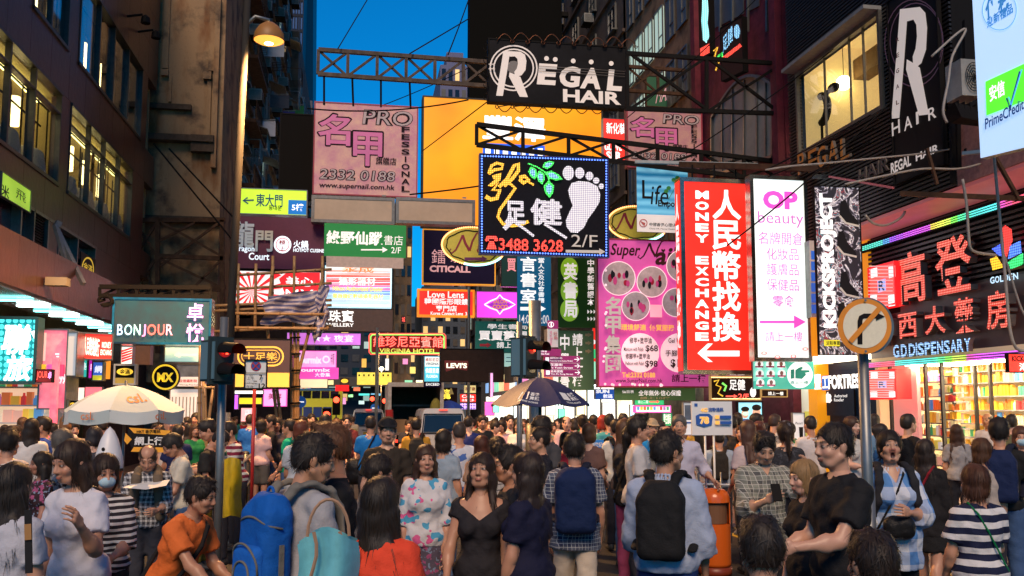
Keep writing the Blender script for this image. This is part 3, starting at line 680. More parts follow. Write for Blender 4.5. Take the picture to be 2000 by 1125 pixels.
def streak_mat(name,base,stain,dirt,rough=.85,sx=.42,sz=.13):
 m=bpy.data.materials.new(name);m.use_nodes=True;nt=m.node_tree;b=nt.nodes['Principled BSDF'];L=nt.links.new;b.inputs['Roughness'].default_value=rough
 tc=nt.nodes.new('ShaderNodeTexCoord');mp=nt.nodes.new('ShaderNodeMapping');mp.inputs['Scale'].default_value=(sx,sx,sz);L(tc.outputs['Object'],mp.inputs[0])
 def nz(v,s,d=6):
  n=nt.nodes.new('ShaderNodeTexNoise');n.inputs['Scale'].default_value=s;n.inputs['Detail'].default_value=d;n.inputs['Roughness'].default_value=.62;L(v,n.inputs['Vector']);return n.outputs[0]
 def mr(v,a,c):
  r=nt.nodes.new('ShaderNodeMapRange');r.inputs[1].default_value=a;r.inputs[2].default_value=c;L(v,r.inputs[0]);return r.outputs[0]
 def mx(f,a,c):
  x=nt.nodes.new('ShaderNodeMix');x.data_type='RGBA';L(f,x.inputs[0])
  for i,q in ((6,a),(7,c)):
   if isinstance(q,tuple):x.inputs[i].default_value=(*q,1)
   else :L(q,x.inputs[i])
  return x.outputs[2]
 col=mx(mr(nz(mp.outputs[0],2.2),.5,.68),base,stain);col=mx(mr(nz(tc.outputs['Object'],.8),.50,.64),col,dirt);col=mx(mr(nz(tc.outputs['Object'],9),.58,.75),col,tuple(v*.6 for v in base))
 L(col,b.inputs['Base Color']);bp=nt.nodes.new('ShaderNodeBump');bp.inputs['Strength'].default_value=.3;bp.inputs['Distance'].default_value=.03;L(nz(tc.outputs['Object'],5),bp.inputs['Height']);L(bp.outputs[0],b.inputs['Normal']);return m
M_GRAN=streak_mat('pink_granite',(.09,.034,.024),(.055,.021,.015),(.065,.025,.018),.35,2,.3)
M_CONC=streak_mat('stained_render',(.29,.185,.10),(.16,.06,.018),(.07,.045,.03))  # base warmed to orange brown, standing in for sodium lamp light; stains are real
M_GREYC=streak_mat('weathered_wall',(.15,.105,.07),(.07,.055,.045),(.04,.035,.03))
M_TANW=streak_mat('tan_render',(.24,.14,.08),(.15,.08,.04),(.09,.05,.03))
M_RUST=mat('rusty_steel',(.10,.045,.022),.8,.3,noise=.6,nscale=5);M_BLACK=mat('black_metal',(.010,.009,.009),.6,0);M_ALU=mat('aluminium_frame',(.22,.22,.21),.35,.8,noise=.3)
M_WHITE=mat('white_paint',(.72,.71,.68),.5,noise=.12);M_GREYP=mat('grey_paint',(.25,.25,.25),.5,noise=.3)
M_ASPH=mat('asphalt',(.045,.043,.042),.55,noise=.45,nscale=2.5,bump=.3,bscale=90);M_PAVE=brick_mat('brick_paving',(.28,.145,.09),(.20,.11,.075),(.04,.03,.025),3.3,.5,.25,.55)
M_KERB=mat('kerb_stone',(.20,.19,.17),.7,noise=.3);M_YEL=mat('road_yellow',(.55,.38,.04),.6,noise=.35,nscale=6)
mb=MB();mb.face([(-400,-60,-.02),(400,-60,-.02),(400,900,-.02),(-400,900,-.02)]);structure('ground',mb,mat('far_ground',(.05,.048,.045),.8,noise=.3))
mb=MB();mb.face([(-120,-12,-.01),(120,-12,-.01),(120,9.2,-.01),(-120,9.2,-.01)]);mb.face([(-3.2,9.2,-.01),(6.2,9.2,-.01),(6.2,300,-.01),(-3.2,300,-.01)]);structure('road',mb,M_ASPH)
for nm,x0,x1 in (('pavement',-9.0,-3.4),('pavement',6.4,30)):
 mb=MB();mb.box((x0,9.4,-.3),(x1,300,0.0));structure(nm,mb,M_PAVE)
for x0,x1,y0,y1 in ((-9,-3.2,9.2,9.4),(6.2,30,9.2,9.4),(-3.4,-3.2,9.4,120),(6.2,6.4,9.4,120)):
 mb=MB();mb.box((x0,y0,-.3),(x1,y1,.012));k_=structure('kerb',mb,M_KERB)
# loose paving slabs of the pavement that show between the people on the left
pv=[o for o in C.objects if o.name=='pavement'][0]
base=MB();base.box((-.245,-.145,0),(.245,.145,.012));bme=base.build('paving_slab',mat('red_paving_slab',(.27,.14,.09),.5,noise=.45,nscale=1.7))
rnd=random.Random(5);first=True
M_SL2=mat('grey_paving_slab',(.22,.17,.14),.55,noise=.4,nscale=1.9)
for i in range(9):
 for j in range(30):
  o=bme if first else bme.copy()
  if not first:C.objects.link(o)
  first=False;o.parent=pv;o.location=(-3.75-.5*i-.25*(j%2)+rnd.uniform(-.004,.004),9.6+.30*j,.002+rnd.uniform(0,.003));o.rotation_euler[2]=rnd.uniform(-.008,.008)
  if rnd.random()<.3:
   o.material_slots[0].link='OBJECT';o.material_slots[0].material=M_SL2
mb=MB()
for i in range(14):mb.box((5.9-.42*i,8.1,-.006),(6.1-.42*i,8.7,-.001))
mb.box((-3.0,9.5,-.006),(-2.88,60,-.001));mb.box((5.8,9.5,-.006),(5.92,60,-.001));structure('road_marking',mb,M_YEL)
# tactile strip on the right kerb
tb=MB()
for i in range(36):
 tb.box((6.5+.07*i,9.5,0),(6.53+.07*i,10.3,.014))
tag(tb.build('tactile_paving',mat('worn_yellow_tactile',(.42,.30,.10),.6,noise=.4),pv),kind='stuff')
def copy_obj(o,parent,loc=None,rot=None):
 c=o.copy();C.objects.link(c);c.parent=parent
 if loc is not None:c.location=loc
 if rot is not None:c.rotation_euler=rot
 return c
def window_proto(w,h,side,matf,matg,mull=(1,1),depth=.12,sill=True):
 "window lying in a facade plane, centre at origin, returns (frame, pane) meshes; side: unit normal axis"
 U=Vector((0,side,0));N=Vector((-side*-1 if side>0 else -1,0,0));N=Vector((1,0,0)) if side>0 else Vector((-1,0,0));W=Vector((0,0,1));f=MB();t=.05
 for a in (-1,1):
  f.obox(U*a*(w/2-t/2),U*t/2,W*h/2,N*depth/2);f.obox(W*a*(h/2-t/2),U*(w/2-t),W*t/2,N*depth/2)
 for i in range(1,mull[0]+1):f.obox(U*(-w/2+w*i/(mull[0]+1)),U*.02,W*(h/2-t),N*depth*.35)
 for i in range(1,mull[1]+1):f.obox(W*(-h/2+h*i/(mull[1]+1)),U*(w/2-t),W*.018,N*depth*.3)
 if sill:f.obox(W*(-h/2-.04)+N*.06,U*(w/2+.06),W*.04,N*.12)
 g=MB();g.obox((0,0,0),U*(w/2-t),W*(h/2-t),N*.008)
 return f,g
W_WARM=mat('lit_window_warm',(.5,.35,.15),.3,0,.85,ecol=(1,.62,.22),noise=0);W_COOL=mat('lit_window_cool',(.4,.45,.45),.3,0,.5,ecol=(.65,.9,.75));W_CURT=mat('curtained_window',(.10,.09,.085),.4,noise=.4,nscale=1.5)
def block(label,x0,x1,Y0,Y1,z1,wall,side,rows,bays,wz=1.5,ww=1.3,z0=4.5,lit=.15,seed=0,ac=.3,name='apartment_building',front=True,matf=None,fl=3.0,frontx=None,group=None):
 "a street block: side +1 stands left of the street (facade looks +x), -1 right"
 rn=random.Random(seed);xf=x1 if side>0 else x0
 b=thing(name,label,'building',((x0+x1)/2,(Y0+Y1)/2,0),group)
 m=MB();m.box((x0,Y0,0),(x1,Y1,z1));m.box((x0-.0,Y0-.15,z1),(x1,Y1,z1+.8));m.build('wall',wall,b)
 f,g=window_proto(ww,wz,side,None,None,(1,1));ff=gg=None;sb=MB()
 for r in range(rows):
  z=z0+fl*r+fl*.5
  if z>z1-1:break
  sb.obox((xf+side*.08,(Y0+Y1)/2,z-fl*.5),(.08,0,0),(0,(Y1-Y0)/2,0),(0,0,.09))
  for i in range(bays):
   y=Y0+(Y1-Y0)*(i+.5)/bays+rn.uniform(-.1,.1);loc=Vector((xf+side*.07,y,z))
   if ff is None:
    ff=f.build('window',matf or M_ALU);ff.parent=b;gg=g.build('pane',W_CURT);gg.parent=ff;fo,go=ff,gg
   else :fo=copy_obj(ff,b);go=copy_obj(gg,fo)
   fo.location=loc-b.location
   go.material_slots[0].link='OBJECT';q=rn.random();go.material_slots[0].material=W_WARM if q<lit*.6 else W_COOL if q<lit else W_CURT if q<.6 else DGLASS
   if rn.random()<ac:
    am=ac_mesh();o=mobj('air_conditioner',am,b,Vector((xf+side*.42,y+rn.uniform(-.3,.5),z-wz*.5-.38))-b.location);o.rotation_euler[2]=0
 sb.build('ledge',wall,b)
 if front:
  for r in range(rows):
   z=z0+fl*r+fl*.5
   if z>z1-1:break
 return b
def ac_mesh():
 if 'ac' in _hc:return _hc['ac']
 m=MB();m.m=0;m.box((-.3,-.4,-.27),(.3,.4,.27));
 for s in (-1,1):
  for k in range(9):m.box((s*.302-.004,-.36,-.22+.05*k),(s*.302+.004,.36,-.205+.05*k),1)
 for k in range(9):m.box((-.26,-.406,-.22+.05*k),(.26,-.398,-.205+.05*k),1)
 m.box((-.33,-.44,-.33),(.33,.44,-.29),1);m.bar((-.3,0,-.33),(.0,0,-.6),.03,m=1)
 o=m.build('air_conditioner',[mat('aged_white_plastic',(.34,.33,.31),.5,noise=.4,nscale=2),M_BLACK]);me=o.data;bpy.data.objects.remove(o);_hc['ac']=me;return me
# ---- left hotel: pink granite bands, restaurant windows ----
XL=-7.9
def Yl(px):return PX(px,400,XL).y
hot=thing('hotel_building','pink granite hotel block with warm lit restaurant windows, left edge of the street','building',(XL,28,0))
YH0,YH1=14.0,36.6
bands=[(6.86,7.8),(10.35,11.6),(14.3,19.5)]
for z0,z1 in bands:
 n=15;y=YH0
 while y<YH1-.05:
  y2=min(YH1,y+1.5);hrows=[(z0,z1)] if z1-z0<2 else [(z0+1.3*k,min(z1,z0+1.3*(k+1))) for k in range(4)]
  for a,c in hrows:
   m=MB();m.box((XL-.25,y+.008,a+.006),(XL,y2-.008,c-.006));m.build('granite_panel',M_GRAN,hot)
  y=y2
for z0,z1,pxs in ((4.9,6.86,(96,118,192,280)),(7.8,10.35,(-60,-40,110,130,256,280)),(11.6,14.3,(-60,45,117,140,268,280))):
 for a,c in zip(pxs[0::2],pxs[1::2]):
  m=MB();m.box((XL-.25,max(YH0,Yl(a)),z0),(XL-.005,min(YH1,Yl(c)),z1));m.build('granite_pier',M_GRAN,hot)
m=MB();m.box((XL-5,YH0,0),(XL-4.2,YH1,19.5));m.box((XL-4.3,YH0,6.9),(XL-.26,YH1,7.7));m.box((XL-4.3,YH0,10.4),(XL-.26,YH1,11.5));m.box((XL-4.3,YH0,14.35),(XL-.26,YH1,19.4));m.box((XL-5,YH1-.2,0),(XL-.26,YH1,19.5));m.build('core_wall',mat('cream_interior',(.32,.25,.13),.8,noise=.2),hot)
M_LAN=glow('paper_lantern_light',(1,.70,.30),3.2);M_COVE=glow('cove_strip_light',(1,.78,.25),4.0)
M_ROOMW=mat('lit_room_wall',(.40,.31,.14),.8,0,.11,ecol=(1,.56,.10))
def hotel_window(pxs,z0,z1,lit,room=True):
 y0,y1=Yl(pxs[0]),Yl(pxs[-1])
 w=MB();t=.035
 for p in pxs:w.box((XL-.12,Yl(p)-t,z0),(XL+.02,Yl(p)+t,z1))
 w.box((XL-.18,y0-t,z0),(XL+.05,y1+t,z0+.09));w.box((XL-.18,y0-t,z1-.09),(XL+.05,y1+t,z1))
 if lit:w.box((XL-.16,y0,z1-.62),(XL+.0,y1,z1-.56))
 fr=w.build('window',mat('dark_bronze_frame',(.07,.065,.06),.35,.6,noise=.3),hot)
 for a,c in zip(pxs[:-1],pxs[1:]):
  g=MB();g.box((XL-.10,Yl(a)+t,z0+.09),(XL-.09,Yl(c)-t,z1-.09));g.build('pane',GLASS,fr)
 if not room:return
 ins=MB();ins.box((XL-3.2,y0-.2,z0-.05),(XL-3.1,y1+.2,z1));ins.box((XL-3.2,y0-.25,z0-.05),(XL-.2,y0-.15,z1));ins.box((XL-3.2,y1+.15,z0-.05),(XL-.2,y1+.25,z1));ins.box((XL-3.1,y0-.2,z1-.12),(XL-.2,y1+.2,z1-.05))
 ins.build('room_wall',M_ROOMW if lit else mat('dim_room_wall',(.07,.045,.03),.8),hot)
 sc_=MB();yy=y0+.3;rn=random.Random(int(z0*10))
 while yy<y1:
  xx=rn.choice((XL-.3,XL-1.2,XL-.5));sc_.box((xx,yy,z0),(xx+.03,yy+.035,z1-rn.choice((.3,.5,.8))));yy+=rn.choice((.12,.22,.3,.5))
 for k,xx in ((0.35,XL-1.2),(.78,XL-.3),(.62,XL-.5)):sc_.box((xx,y0,z0+(z1-z0)*k),(xx+.03,y1,z0+(z1-z0)*k+.04))
 sc_.build('lattice_screen',M_BLACK,hot)
 if lit:
  cv=MB();cv.box((XL-.62,y0,z1-.30),(XL-.50,y1,z1-.26));cv.box((XL-2.7,y0,z1-.24),(XL-2.62,y1,z1-.20));cv.build('ceiling_strip_light',M_COVE,hot)
  for a,c in zip(pxs[:-1],pxs[1:]):
   y=(Yl(a)+Yl(c))/2;l=MB();l.tube([(XL-.8,y,z1-.5),(XL-.8,y,z1-1.25)],.13,10);l.build('lantern',M_LAN,hot)
   tb=MB();tb.lathe((XL-.75,y+.3,z0+.02),[(.0,.74),(.55,.74),(.58,.70),(.66,.2),(.70,0)],16);tb.build('draped_table',mat('table_linen',(.62,.56,.48),.8),hot,smooth=True)
   s=MB();s.box((XL-1.6,y-.35,z0),(XL-1.1,y+.35,z0+1.1));s.build('banquette',mat('beige_upholstery',(.30,.22,.12),.8),hot)
 else :
  for a,c in list(zip(pxs[:-1],pxs[1:]))[1:3]:
   y=(Yl(a)+Yl(c))/2;l=MB();l.tube([(XL-.7,y,z1-1.0),(XL-.7,y,z1-2.0)],.11,10);l.build('lantern',M_LAN,hot)
  cur=MB()
  for a,c in zip(pxs[:-1],pxs[1:]):
   y=Yl(c)-.1;cur.mesh([(XL-.4-.05*math.sin(i*2),y-.06*i-.02*i*j*.6,z1-.3-(z1-z0-.5)*(j/3)) for i in range(6) for j in range(4)],[(i*4+j,i*4+j+1,(i+1)*4+j+1,(i+1)*4+j) for i in range(5) for j in range(3)])
  cur.build('curtain',mat('pale_curtain',(.35,.32,.30),.8),hot)
hotel_window((-40,5,57,110),7.8,10.35,True);hotel_window((130,170,200,230,256),7.8,10.35,True)
hotel_window((45,82,117),11.6,14.3,False);hotel_window((140,180,210,240,268),11.6,14.3,False)
# level of dark shop glass, louvre, gold crest
m=MB();m.box((XL-.3,Yl(-60),5.0),(XL-.2,Yl(192),6.86));m.build('shop_glass',mat('purple_black_glass',(.03,.012,.022),.10,noise=.5,nscale=.6),hot)
m=MB()
for p in (-40,42,68,96,118,155,190):m.box((XL-.2,Yl(p)-.04,4.9),(XL+.02,Yl(p)+.04,6.86))
m.box((XL-.2,Yl(-60),6.78),(XL+.02,Yl(192),6.86));m.build('mullion',M_ALU,hot)
for k in range(12):
 m=MB();m.box((XL-.18,Yl(70),5.95+.07*k),(XL-.06,Yl(94),5.99+.07*k));m.build('louvre',M_BLACK,hot)
s=Sign('small yellow outlined crest sticker on dark hotel window',(157,498,186,553),30,mat('black_vinyl',(.01,.01,.01),.3),M_BLACK,.02,0,ang=90,X=XL+.04,name='crest_sign')
Yk=glow('crest_yellow',(1,.62,.05),.55)
s.disc(171,526,12,24,Yk,r0=.86);s.t('金滿',(162,515,180,530),Yk,.01);s.t('大酒樓',(163,533,179,541),Yk,.01)
s=Sign('lime sign reflected at left picture edge above the dark shop glass',(0,352,60,400),24,glow('lime_panel',(.45,.75,.06),.65),M_ALU,.06,.02,ang=90,X=XL+.05,name='lime_reflection')  # glowing panel stands in for a reflected sign
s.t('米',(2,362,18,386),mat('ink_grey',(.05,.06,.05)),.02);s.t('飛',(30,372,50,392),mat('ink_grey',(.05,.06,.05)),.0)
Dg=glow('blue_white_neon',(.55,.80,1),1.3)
s=Sign('mirrored blue white restaurant name glowing in the dark glass by the louvre',(4,465,62,498),24,mat('purple_black_glass'),M_BLACK,.02,0,ang=90,X=XL+.02,panel=False,name='painted_reflection')  # flipped glowing letters paint the restaurant sign's reflection onto the glass
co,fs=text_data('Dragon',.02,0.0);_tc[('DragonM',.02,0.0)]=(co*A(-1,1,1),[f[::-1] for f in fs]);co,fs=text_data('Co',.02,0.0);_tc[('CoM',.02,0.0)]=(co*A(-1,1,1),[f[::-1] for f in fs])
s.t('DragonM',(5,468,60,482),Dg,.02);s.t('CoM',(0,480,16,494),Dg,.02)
# small spot lamps on the upper hotel wall
for px,py in ((248,32),(270,62)):
 p=PX(px,py,XL);m=MB();m.tube([p,p+V(.5,0,.1)],.04,6);m.lathe(p+V(.6,0,-.1),[(.02,.2),(.14,.1),(.16,-.1),(.0,-.06)],10)
 tag(m.build('spot_lamp',M_BLACK),f'black spot lamp on the upper hotel wall, {"upper" if py < 50 else "lower"} of two','lamp')
# fascia canopy over the left shops: curved band ending in a rounded end
cn=thing('shop_canopy','pink granite canopy band curving over the left corner shops','canopy',(XL,24,4.5))
path=[(XL+.9,Yl(-160)),(XL+.9,Yl(60)),(XL+.95,Yl(150)),(XL+.8,Yl(183)),(XL+.2,Yl(194)),(XL-.1,Yl(196))]
m=MB();pts=[Vector((x,y,0)) for x,y in path]
for i,(a,c) in enumerate(zip(pts[:-1],pts[1:])):
 d=(c-a).normalized();n_=Vector((d.y,-d.x,0))*.06
 if i==0:
  for k in range(5):
   q0,q1=a.lerp(c,k/5)+d*.006,a.lerp(c,(k+1)/5)-d*.006;w=MB();w.obox((q0+q1)/2+V(0,0,5.0),(q1-q0)/2,n_,(0,0,.55));w.build('granite_panel',M_GRAN,cn)
 else :
  w=MB();w.obox((a+c)/2+V(0,0,5.0),(c-a)/2,n_,(0,0,.55));w.build('granite_panel',M_GRAN,cn)
m.box((XL-.2,Yl(-160),5.3),(XL+.84,Yl(150),5.36));m.box((XL-.3,Yl(-160),4.40),(XL+.84,Yl(190),4.46));m.build('soffit',mat('glossy_soffit',(.5,.5,.5),.15,.3),cn)
M_TUBE=glow('white_tube_light',(.75,1,.95),3.0);M_TEAL=glow('teal_tube_light',(.2,.9,.85),1.8);M_PINKT=glow('pink_tube_light',(1,.2,.35),1.8)
for i in range(12):
 y=Yl(0)+i*1.15;w=MB();w.box((XL+.05,y,4.34),(XL+.75,y+.16,4.38));w.build('tube_light',M_TUBE if i%2 else M_TEAL,cn)
# ---- stained concrete wing facing the camera ----
wing=thing('concrete_wing','rust streaked cream concrete end wall beside the granite hotel','building',(-6.5,38,0))
XW=P(433,300,37).x
m=MB();m.box((-9,37,3),(XW,42,30));m.build('wall',M_CONC,wing)
def pane_px(b,r,Y,t,mt,name,parent):
 a=P(r[0],(r[1]+r[3])/2,Y);c=P(r[2],(r[1]+r[3])/2,Y);mx=(r[0]+r[2])/2;m=MB();m.box((a.x,Y-t,P(mx,r[3],Y).z),(c.x,Y+.05,P(mx,r[1],Y).z));return m.build(name,mt,parent)
for r,t in (((320,-20,332,135),.12),((410,-20,421,140),.12),((316,138,330,150),.2),((398,142,414,157),.2),((330,150,336,200),.1),((404,157,412,270),.1),((418,0,428,330),.25)):
 pane_px(None,r,37,t,M_CONC,'drain_pipe',wing)
for r,t in (((285,205,375,215),.22),((285,268,420,280),.45),((375,268,420,300),.35),((285,425,440,436),.3)):
 pane_px(None,r,37,t,mat('dirt_black_ledge',(.07,.045,.03),.9,noise=.5),'ledge',wing)
# ---- rusty lattice below the wing ----
def lattice(label,quads,w,mt,name='steel_lattice',cat='lattice',group=None,loc=None):
 t=thing(name,label,cat,loc or quads[0][0],group)
 for a,c,*r in quads:
  m=MB();m.bar(a,c,r[0] if r else w);m.build('steel_bar',mt,t)
 return t
q=[];Yx=36.2;G=lambda px,py,Y=Yx:P(px,py,Y)
for a,c in (((262,430),(440,430)),((262,575),(440,560)),((262,430),(262,690)),((308,425),(308,690)),((312,500),(436,505)),((434,430),(434,690)),((265,435),(306,500)),((306,435),(265,500)),((265,500),(306,570)),((312,432),(432,500)),((432,432),(312,520)),((312,505),(430,560)),((380,435),(312,470)),((434,505),(380,560)),((265,560),(306,505)),((312,565),(432,565))):
 q.append((G(*a),G(*c),.16 if a[0]==c[0] or abs(a[1]-c[1])<16 else .09))
lattice('rusty cross braced steel frame under the stained concrete wing',q,.1,M_RUST)
# bracket struts on the hotel
lattice('pale steel bracket struts standing before the dark hotel glass',[(PX(108,440,XL+.3),PX(143,560,XL+.9),.1),(PX(112,450,XL+.3),PX(163,555,XL+1.2),.1),(PX(108,435,XL+.2),PX(118,440,XL+.3),.14)],.1,M_GREYP,name='bracket')
# ---- left residential tower with air conditioners, cages and laundry ----
XT=XW
tw=block('tall grimy tenement with air conditioners, cages and washing',-12,XT,42,69,42,M_GREYC,1,12,7,1.5,1.5,4.5,.10,3,.75,name='tenement_building')
rn=random.Random(11);nwash=0
cl=[(.5,.5,.55),(.04,.25,.08),(.05,.06,.3),(.6,.25,.3),(.10,.10,.12),(.25,.4,.55),(.02,.02,.02)]
for i in range(46):
 y=rn.uniform(43,66);z=rn.uniform(11,30);r=rn.random()
 if r<.45:
  m=MB();L_=rn.uniform(.7,1.2)
  for k in range(6):m.bar((XT,y+k*.25,z),(XT+L_,y+k*.25,z),.03)
  for x_ in (0.0,L_*.5,L_):m.bar((XT+x_,y,z),(XT+x_,y+1.25,z),.03);
  for k in range(6):m.bar((XT+L_,y+k*.25,z),(XT+L_,y+k*.25,z+.9),.025)
  m.bar((XT+L_,y,z+.9),(XT+L_,y+1.25,z+.9),.03);m.bar((XT,y,z+.9),(XT+L_,y,z+.9),.03);m.build('window_cage',M_RUST if r<.25 else M_ALU,tw)
 elif r<.62:
  m=MB();m.obox((XT+.5,y,z),(.55,0,-.2),(0,.9,0),(.008,0,.02));m.build('awning',mat('corrugated_awning',(.20,.19,.17),.6,noise=.5),tw)
 elif r<.85:
  m=MB();w=rn.uniform(.4,.6);m.bar((XT,y,z+.05),(XT+1.3,y,z+.15),.03);m.build('drying_pole',M_ALU,tw)
  c_=rn.choice(cl);m=MB();m.mesh([(XT+.3+w*i,y+.03*math.sin(i*3+j),z+.08-.25*j-.03*(i%2)) for i in range(3) for j in range(4)],[(i*4+j,(i+1)*4+j,(i+1)*4+j+1,i*4+j+1) for i in range(2) for j in range(3)])
  tag(m.build('hung_garment',mat('cloth_%d'%cl.index(c_),c_,.9)),f'{["grey", "green", "navy", "pink", "charcoal", "pale blue", "black"][cl.index(c_)]} '+('shirt','trousers','towel','bedsheet','skirt','blanket','vest','pyjamas','apron','dress','jacket','scarf')[nwash%12]+' hanging from the tenement windows','laundry','washing hanging from the left tenement');nwash+=1
 else :
  m=MB();m.tube([(XT+.12,y,z-6),(XT+.12,y,z+8)],.07,6);m.build('drain_pipe',M_GREYP,tw)
for r_ in range(9):
 z=6+3*r_;m=MB();m.box((XT,42.2,z),(XT+.7,47,z+.15));
 for k in range(14):m.bar((XT+.68,42.3+k*.36,z+.15),(XT+.68,42.3+k*.36,z+1.0),.03)
 m.bar((XT+.68,42.2,z+1.0),(XT+.68,47,z+1.0),.05);m.build('balcony',M_RUST,tw)
# ---- blue glass tower behind ----
gt=thing('glass_tower','dark blue glass office tower behind the tenement','building',(0,150,0))
a,c=P(556,200,150),P(588,200,150);d=P(604,0,158);e=P(617,200,158)
m=MB();m.box((a.x,150,0),(c.x,175,110));m.build('wall',mat('navy_curtain_wall',(.015,.03,.07),.15,.2),gt)
m=MB();m.mesh([(c.x+.02,150.5,0),(e.x+.5,158,0),(d.x,158,110),(c.x+.02,150.5,110),(c.x,175,0),(e.x,175,0),(d.x,175,110),(c.x,175,110)],[(0,1,2,3),(1,5,6,2),(3,2,6,7)]);m.build('ribbed_side',mat('teal_black_ribs',(.012,.03,.045),.4),gt)
for k in range(26):
 m=MB();m.box((a.x,149.9,30+2.6*k),(c.x,149.98,30.35+2.6*k));m.build('spandrel',mat('spandrel_dark',(.01,.015,.03),.4),gt)
 if k%2:
  m=MB();m.box((a.x+1+(k*7%5)*.1,149.93,30.6+2.6*k),(a.x+1.3,149.97,30.9+2.6*k));
for k in range(7):
 x_=a.x+(c.x-a.x)*k/6;m=MB();m.box((x_-.06,149.85,20),(x_+.06,149.95,100));m.build('mullion',mat('spandrel_dark'),gt)
M_PANEB=mat('sky_blue_glass',(.05,.11,.26),.15,.1)
for k in range(24):
 for j in range(6):
  if (k*5+j*3)%7:
   m=MB();x0_=a.x+(c.x-a.x)*j/6+.1;m.box((x0_,149.92,30.5+2.6*k),(x0_+(c.x-a.x)/6-.2,149.96,32.4+2.6*k));m.build('pane',M_PANEB,gt)
# ---- street walls further away ----
block('dark narrow block on left behind the Nikon sign',-16,-4.9,70,96,30,M_GREYC,1,8,6,seed=5,lit=.3,name='shop_block')
block('distant left block above the double decker bus',-18,-5.3,98,150,34,mat('dusk_blue_wall',(.10,.11,.15),.8,noise=.4),1,10,9,seed=6,lit=.6,name='shop_block')
block('distant right block behind the red hotel neon',13,26,98,150,34,mat('slate_wall',(.07,.075,.09),.8,noise=.4),-1,10,9,seed=7,lit=.6,name='shop_block')
fb=thing('far_building','dark building closing the far end of the street','building',(3,215,0));m=MB();m.box((-40,215,0),(50,230,26));m.build('wall',mat('far_block_wall',(.045,.055,.075),.8,noise=.4),fb)
m=MB();m.box((-16,208,7.2),(24,214,9.2));m.build('footbridge',mat('footbridge_concrete',(.18,.14,.10),.8,noise=.3),fb)
rn=random.Random(2)
for r_ in range(7):
 for i in range(26):
  m=MB();m.box((-30+2.6*i,214.8,4+3*r_),(-28.4+2.6*i,214.95,5.6+3*r_));m.build('window',rn.choice((W_WARM,W_COOL,DGLASS,DGLASS,W_CURT)),fb)
def tower_px(label,px0,px1,pyt,Y,depth,wall,rows,cols,lit=.2,seed=0,name='tower_block'):
 a,c=P(px0,400,Y).x,P(px1,400,Y).x;zt=P((px0+px1)/2,pyt,Y).z;rn=random.Random(seed)
 b=thing(name,label,'building',((a+c)/2,Y+depth/2,0));m=MB();m.box((a,Y,0),(c,Y+depth,zt));m.build('wall',wall,b)
 m=MB();m.box((a+(c-a)*.2,Y+1,zt),(a+(c-a)*.7,Y+depth-1,zt+2.2));m.build('roof_plant',wall,b)
 f=(zt-3)/rows
 for r_ in range(rows):
  for i in range(cols):
   w=(c-a)/cols;m=MB();x0_=a+w*(i+.2);m.box((x0_,Y-.08,3+f*(r_+.25)),(x0_+w*.6,Y+.02,3+f*(r_+.8)));m.build('window',W_WARM if rn.random()<lit else rn.choice((W_CURT,DGLASS)),b)
 return b
tower_px('pale mauve block rising behind the orange billboard top',858,925,128,120,20,mat('mauve_wall',(.16,.16,.28),.8,noise=.3),16,5,seed=1)
tower_px('narrow weathered grey block behind the green bookshop banner',772,806,400,84,14,M_GREYC,10,3,seed=2)
tower_px('blue grey block behind the contact lens sign',826,912,560,96,12,mat('bluegrey_wall',(.08,.11,.17),.8,noise=.4),9,6,seed=4,lit=.3)
# ---- right side ----
XR=14.0
def Yr(px):return PX(px,400,XR).y
dk=thing('black_billboard','huge unlit black billboard above the Regal Hair sign','billboard',(8,60,22))
a,c=P(917,100,60),P(1097,100,60);m=MB();m.box((a.x,60,P(1000,215,60).z),(XR-.5,61.2,P(1000,-60,60).z));m.build('panel',mat('unlit_black_panel',(.004,.004,.004),.8),dk)
for k in range(5):m=MB();m.box((XR-.5,60.2,22+3.6*k),(XR+.1,60.6,22.3+3.6*k));m.build('bracket',M_BLACK,dk)
block('grimy dark tenement with balconies behind the Regal Hair board',XR,26,46.6,96,40,streak_mat('dark_tenement',(.10,.065,.05),(.07,.045,.035),(.05,.035,.03)),-1,12,11,1.5,1.5,4.5,.08,21,.5,name='tenement_building')
tn=thing('tan_building','tan rendered building with a slanting strip of windows','building',(XR,41,0))
YT0,YT1=Yr(1366),46.6
m=MB();m.box((XR,YT0,0),(26,YT1,34));m.build('wall',M_TANW,tn)
for r_ in range(8):
 z=6.2+3.2*r_
 for i in range(6):
  y=YT0+.9+(YT1-YT0-1)*i/6;m=MB();m.box((XR-.06,y,z),(XR+.05,y+1.2,z+2.0));w=m.build('pane',W_COOL if (r_ in (3,4) and i>1) else W_CURT,tn)
  m=MB();m.box((XR-.12,y-.06,z-.06),(XR-.061,y,z+2.06));m.box((XR-.12,y,z-.06),(XR-.061,y+1.2,z));m.box((XR-.12,y,z+2),(XR-.061,y+1.2,z+2.06));m.box((XR-.1,y+.57,z),(XR-.061,y+.62,z+2));m.box((XR-.1,y,z+.6),(XR-.061,y+.57,z+.65));m.build('window_frame',M_ALU,tn)
# wing wall of tan building facing camera
m=MB();m.box((P(1245,100,YT1+.2).x,YT1-.1,4),(XR,YT1+.3,34));m.build('side_wall',M_TANW,tn)
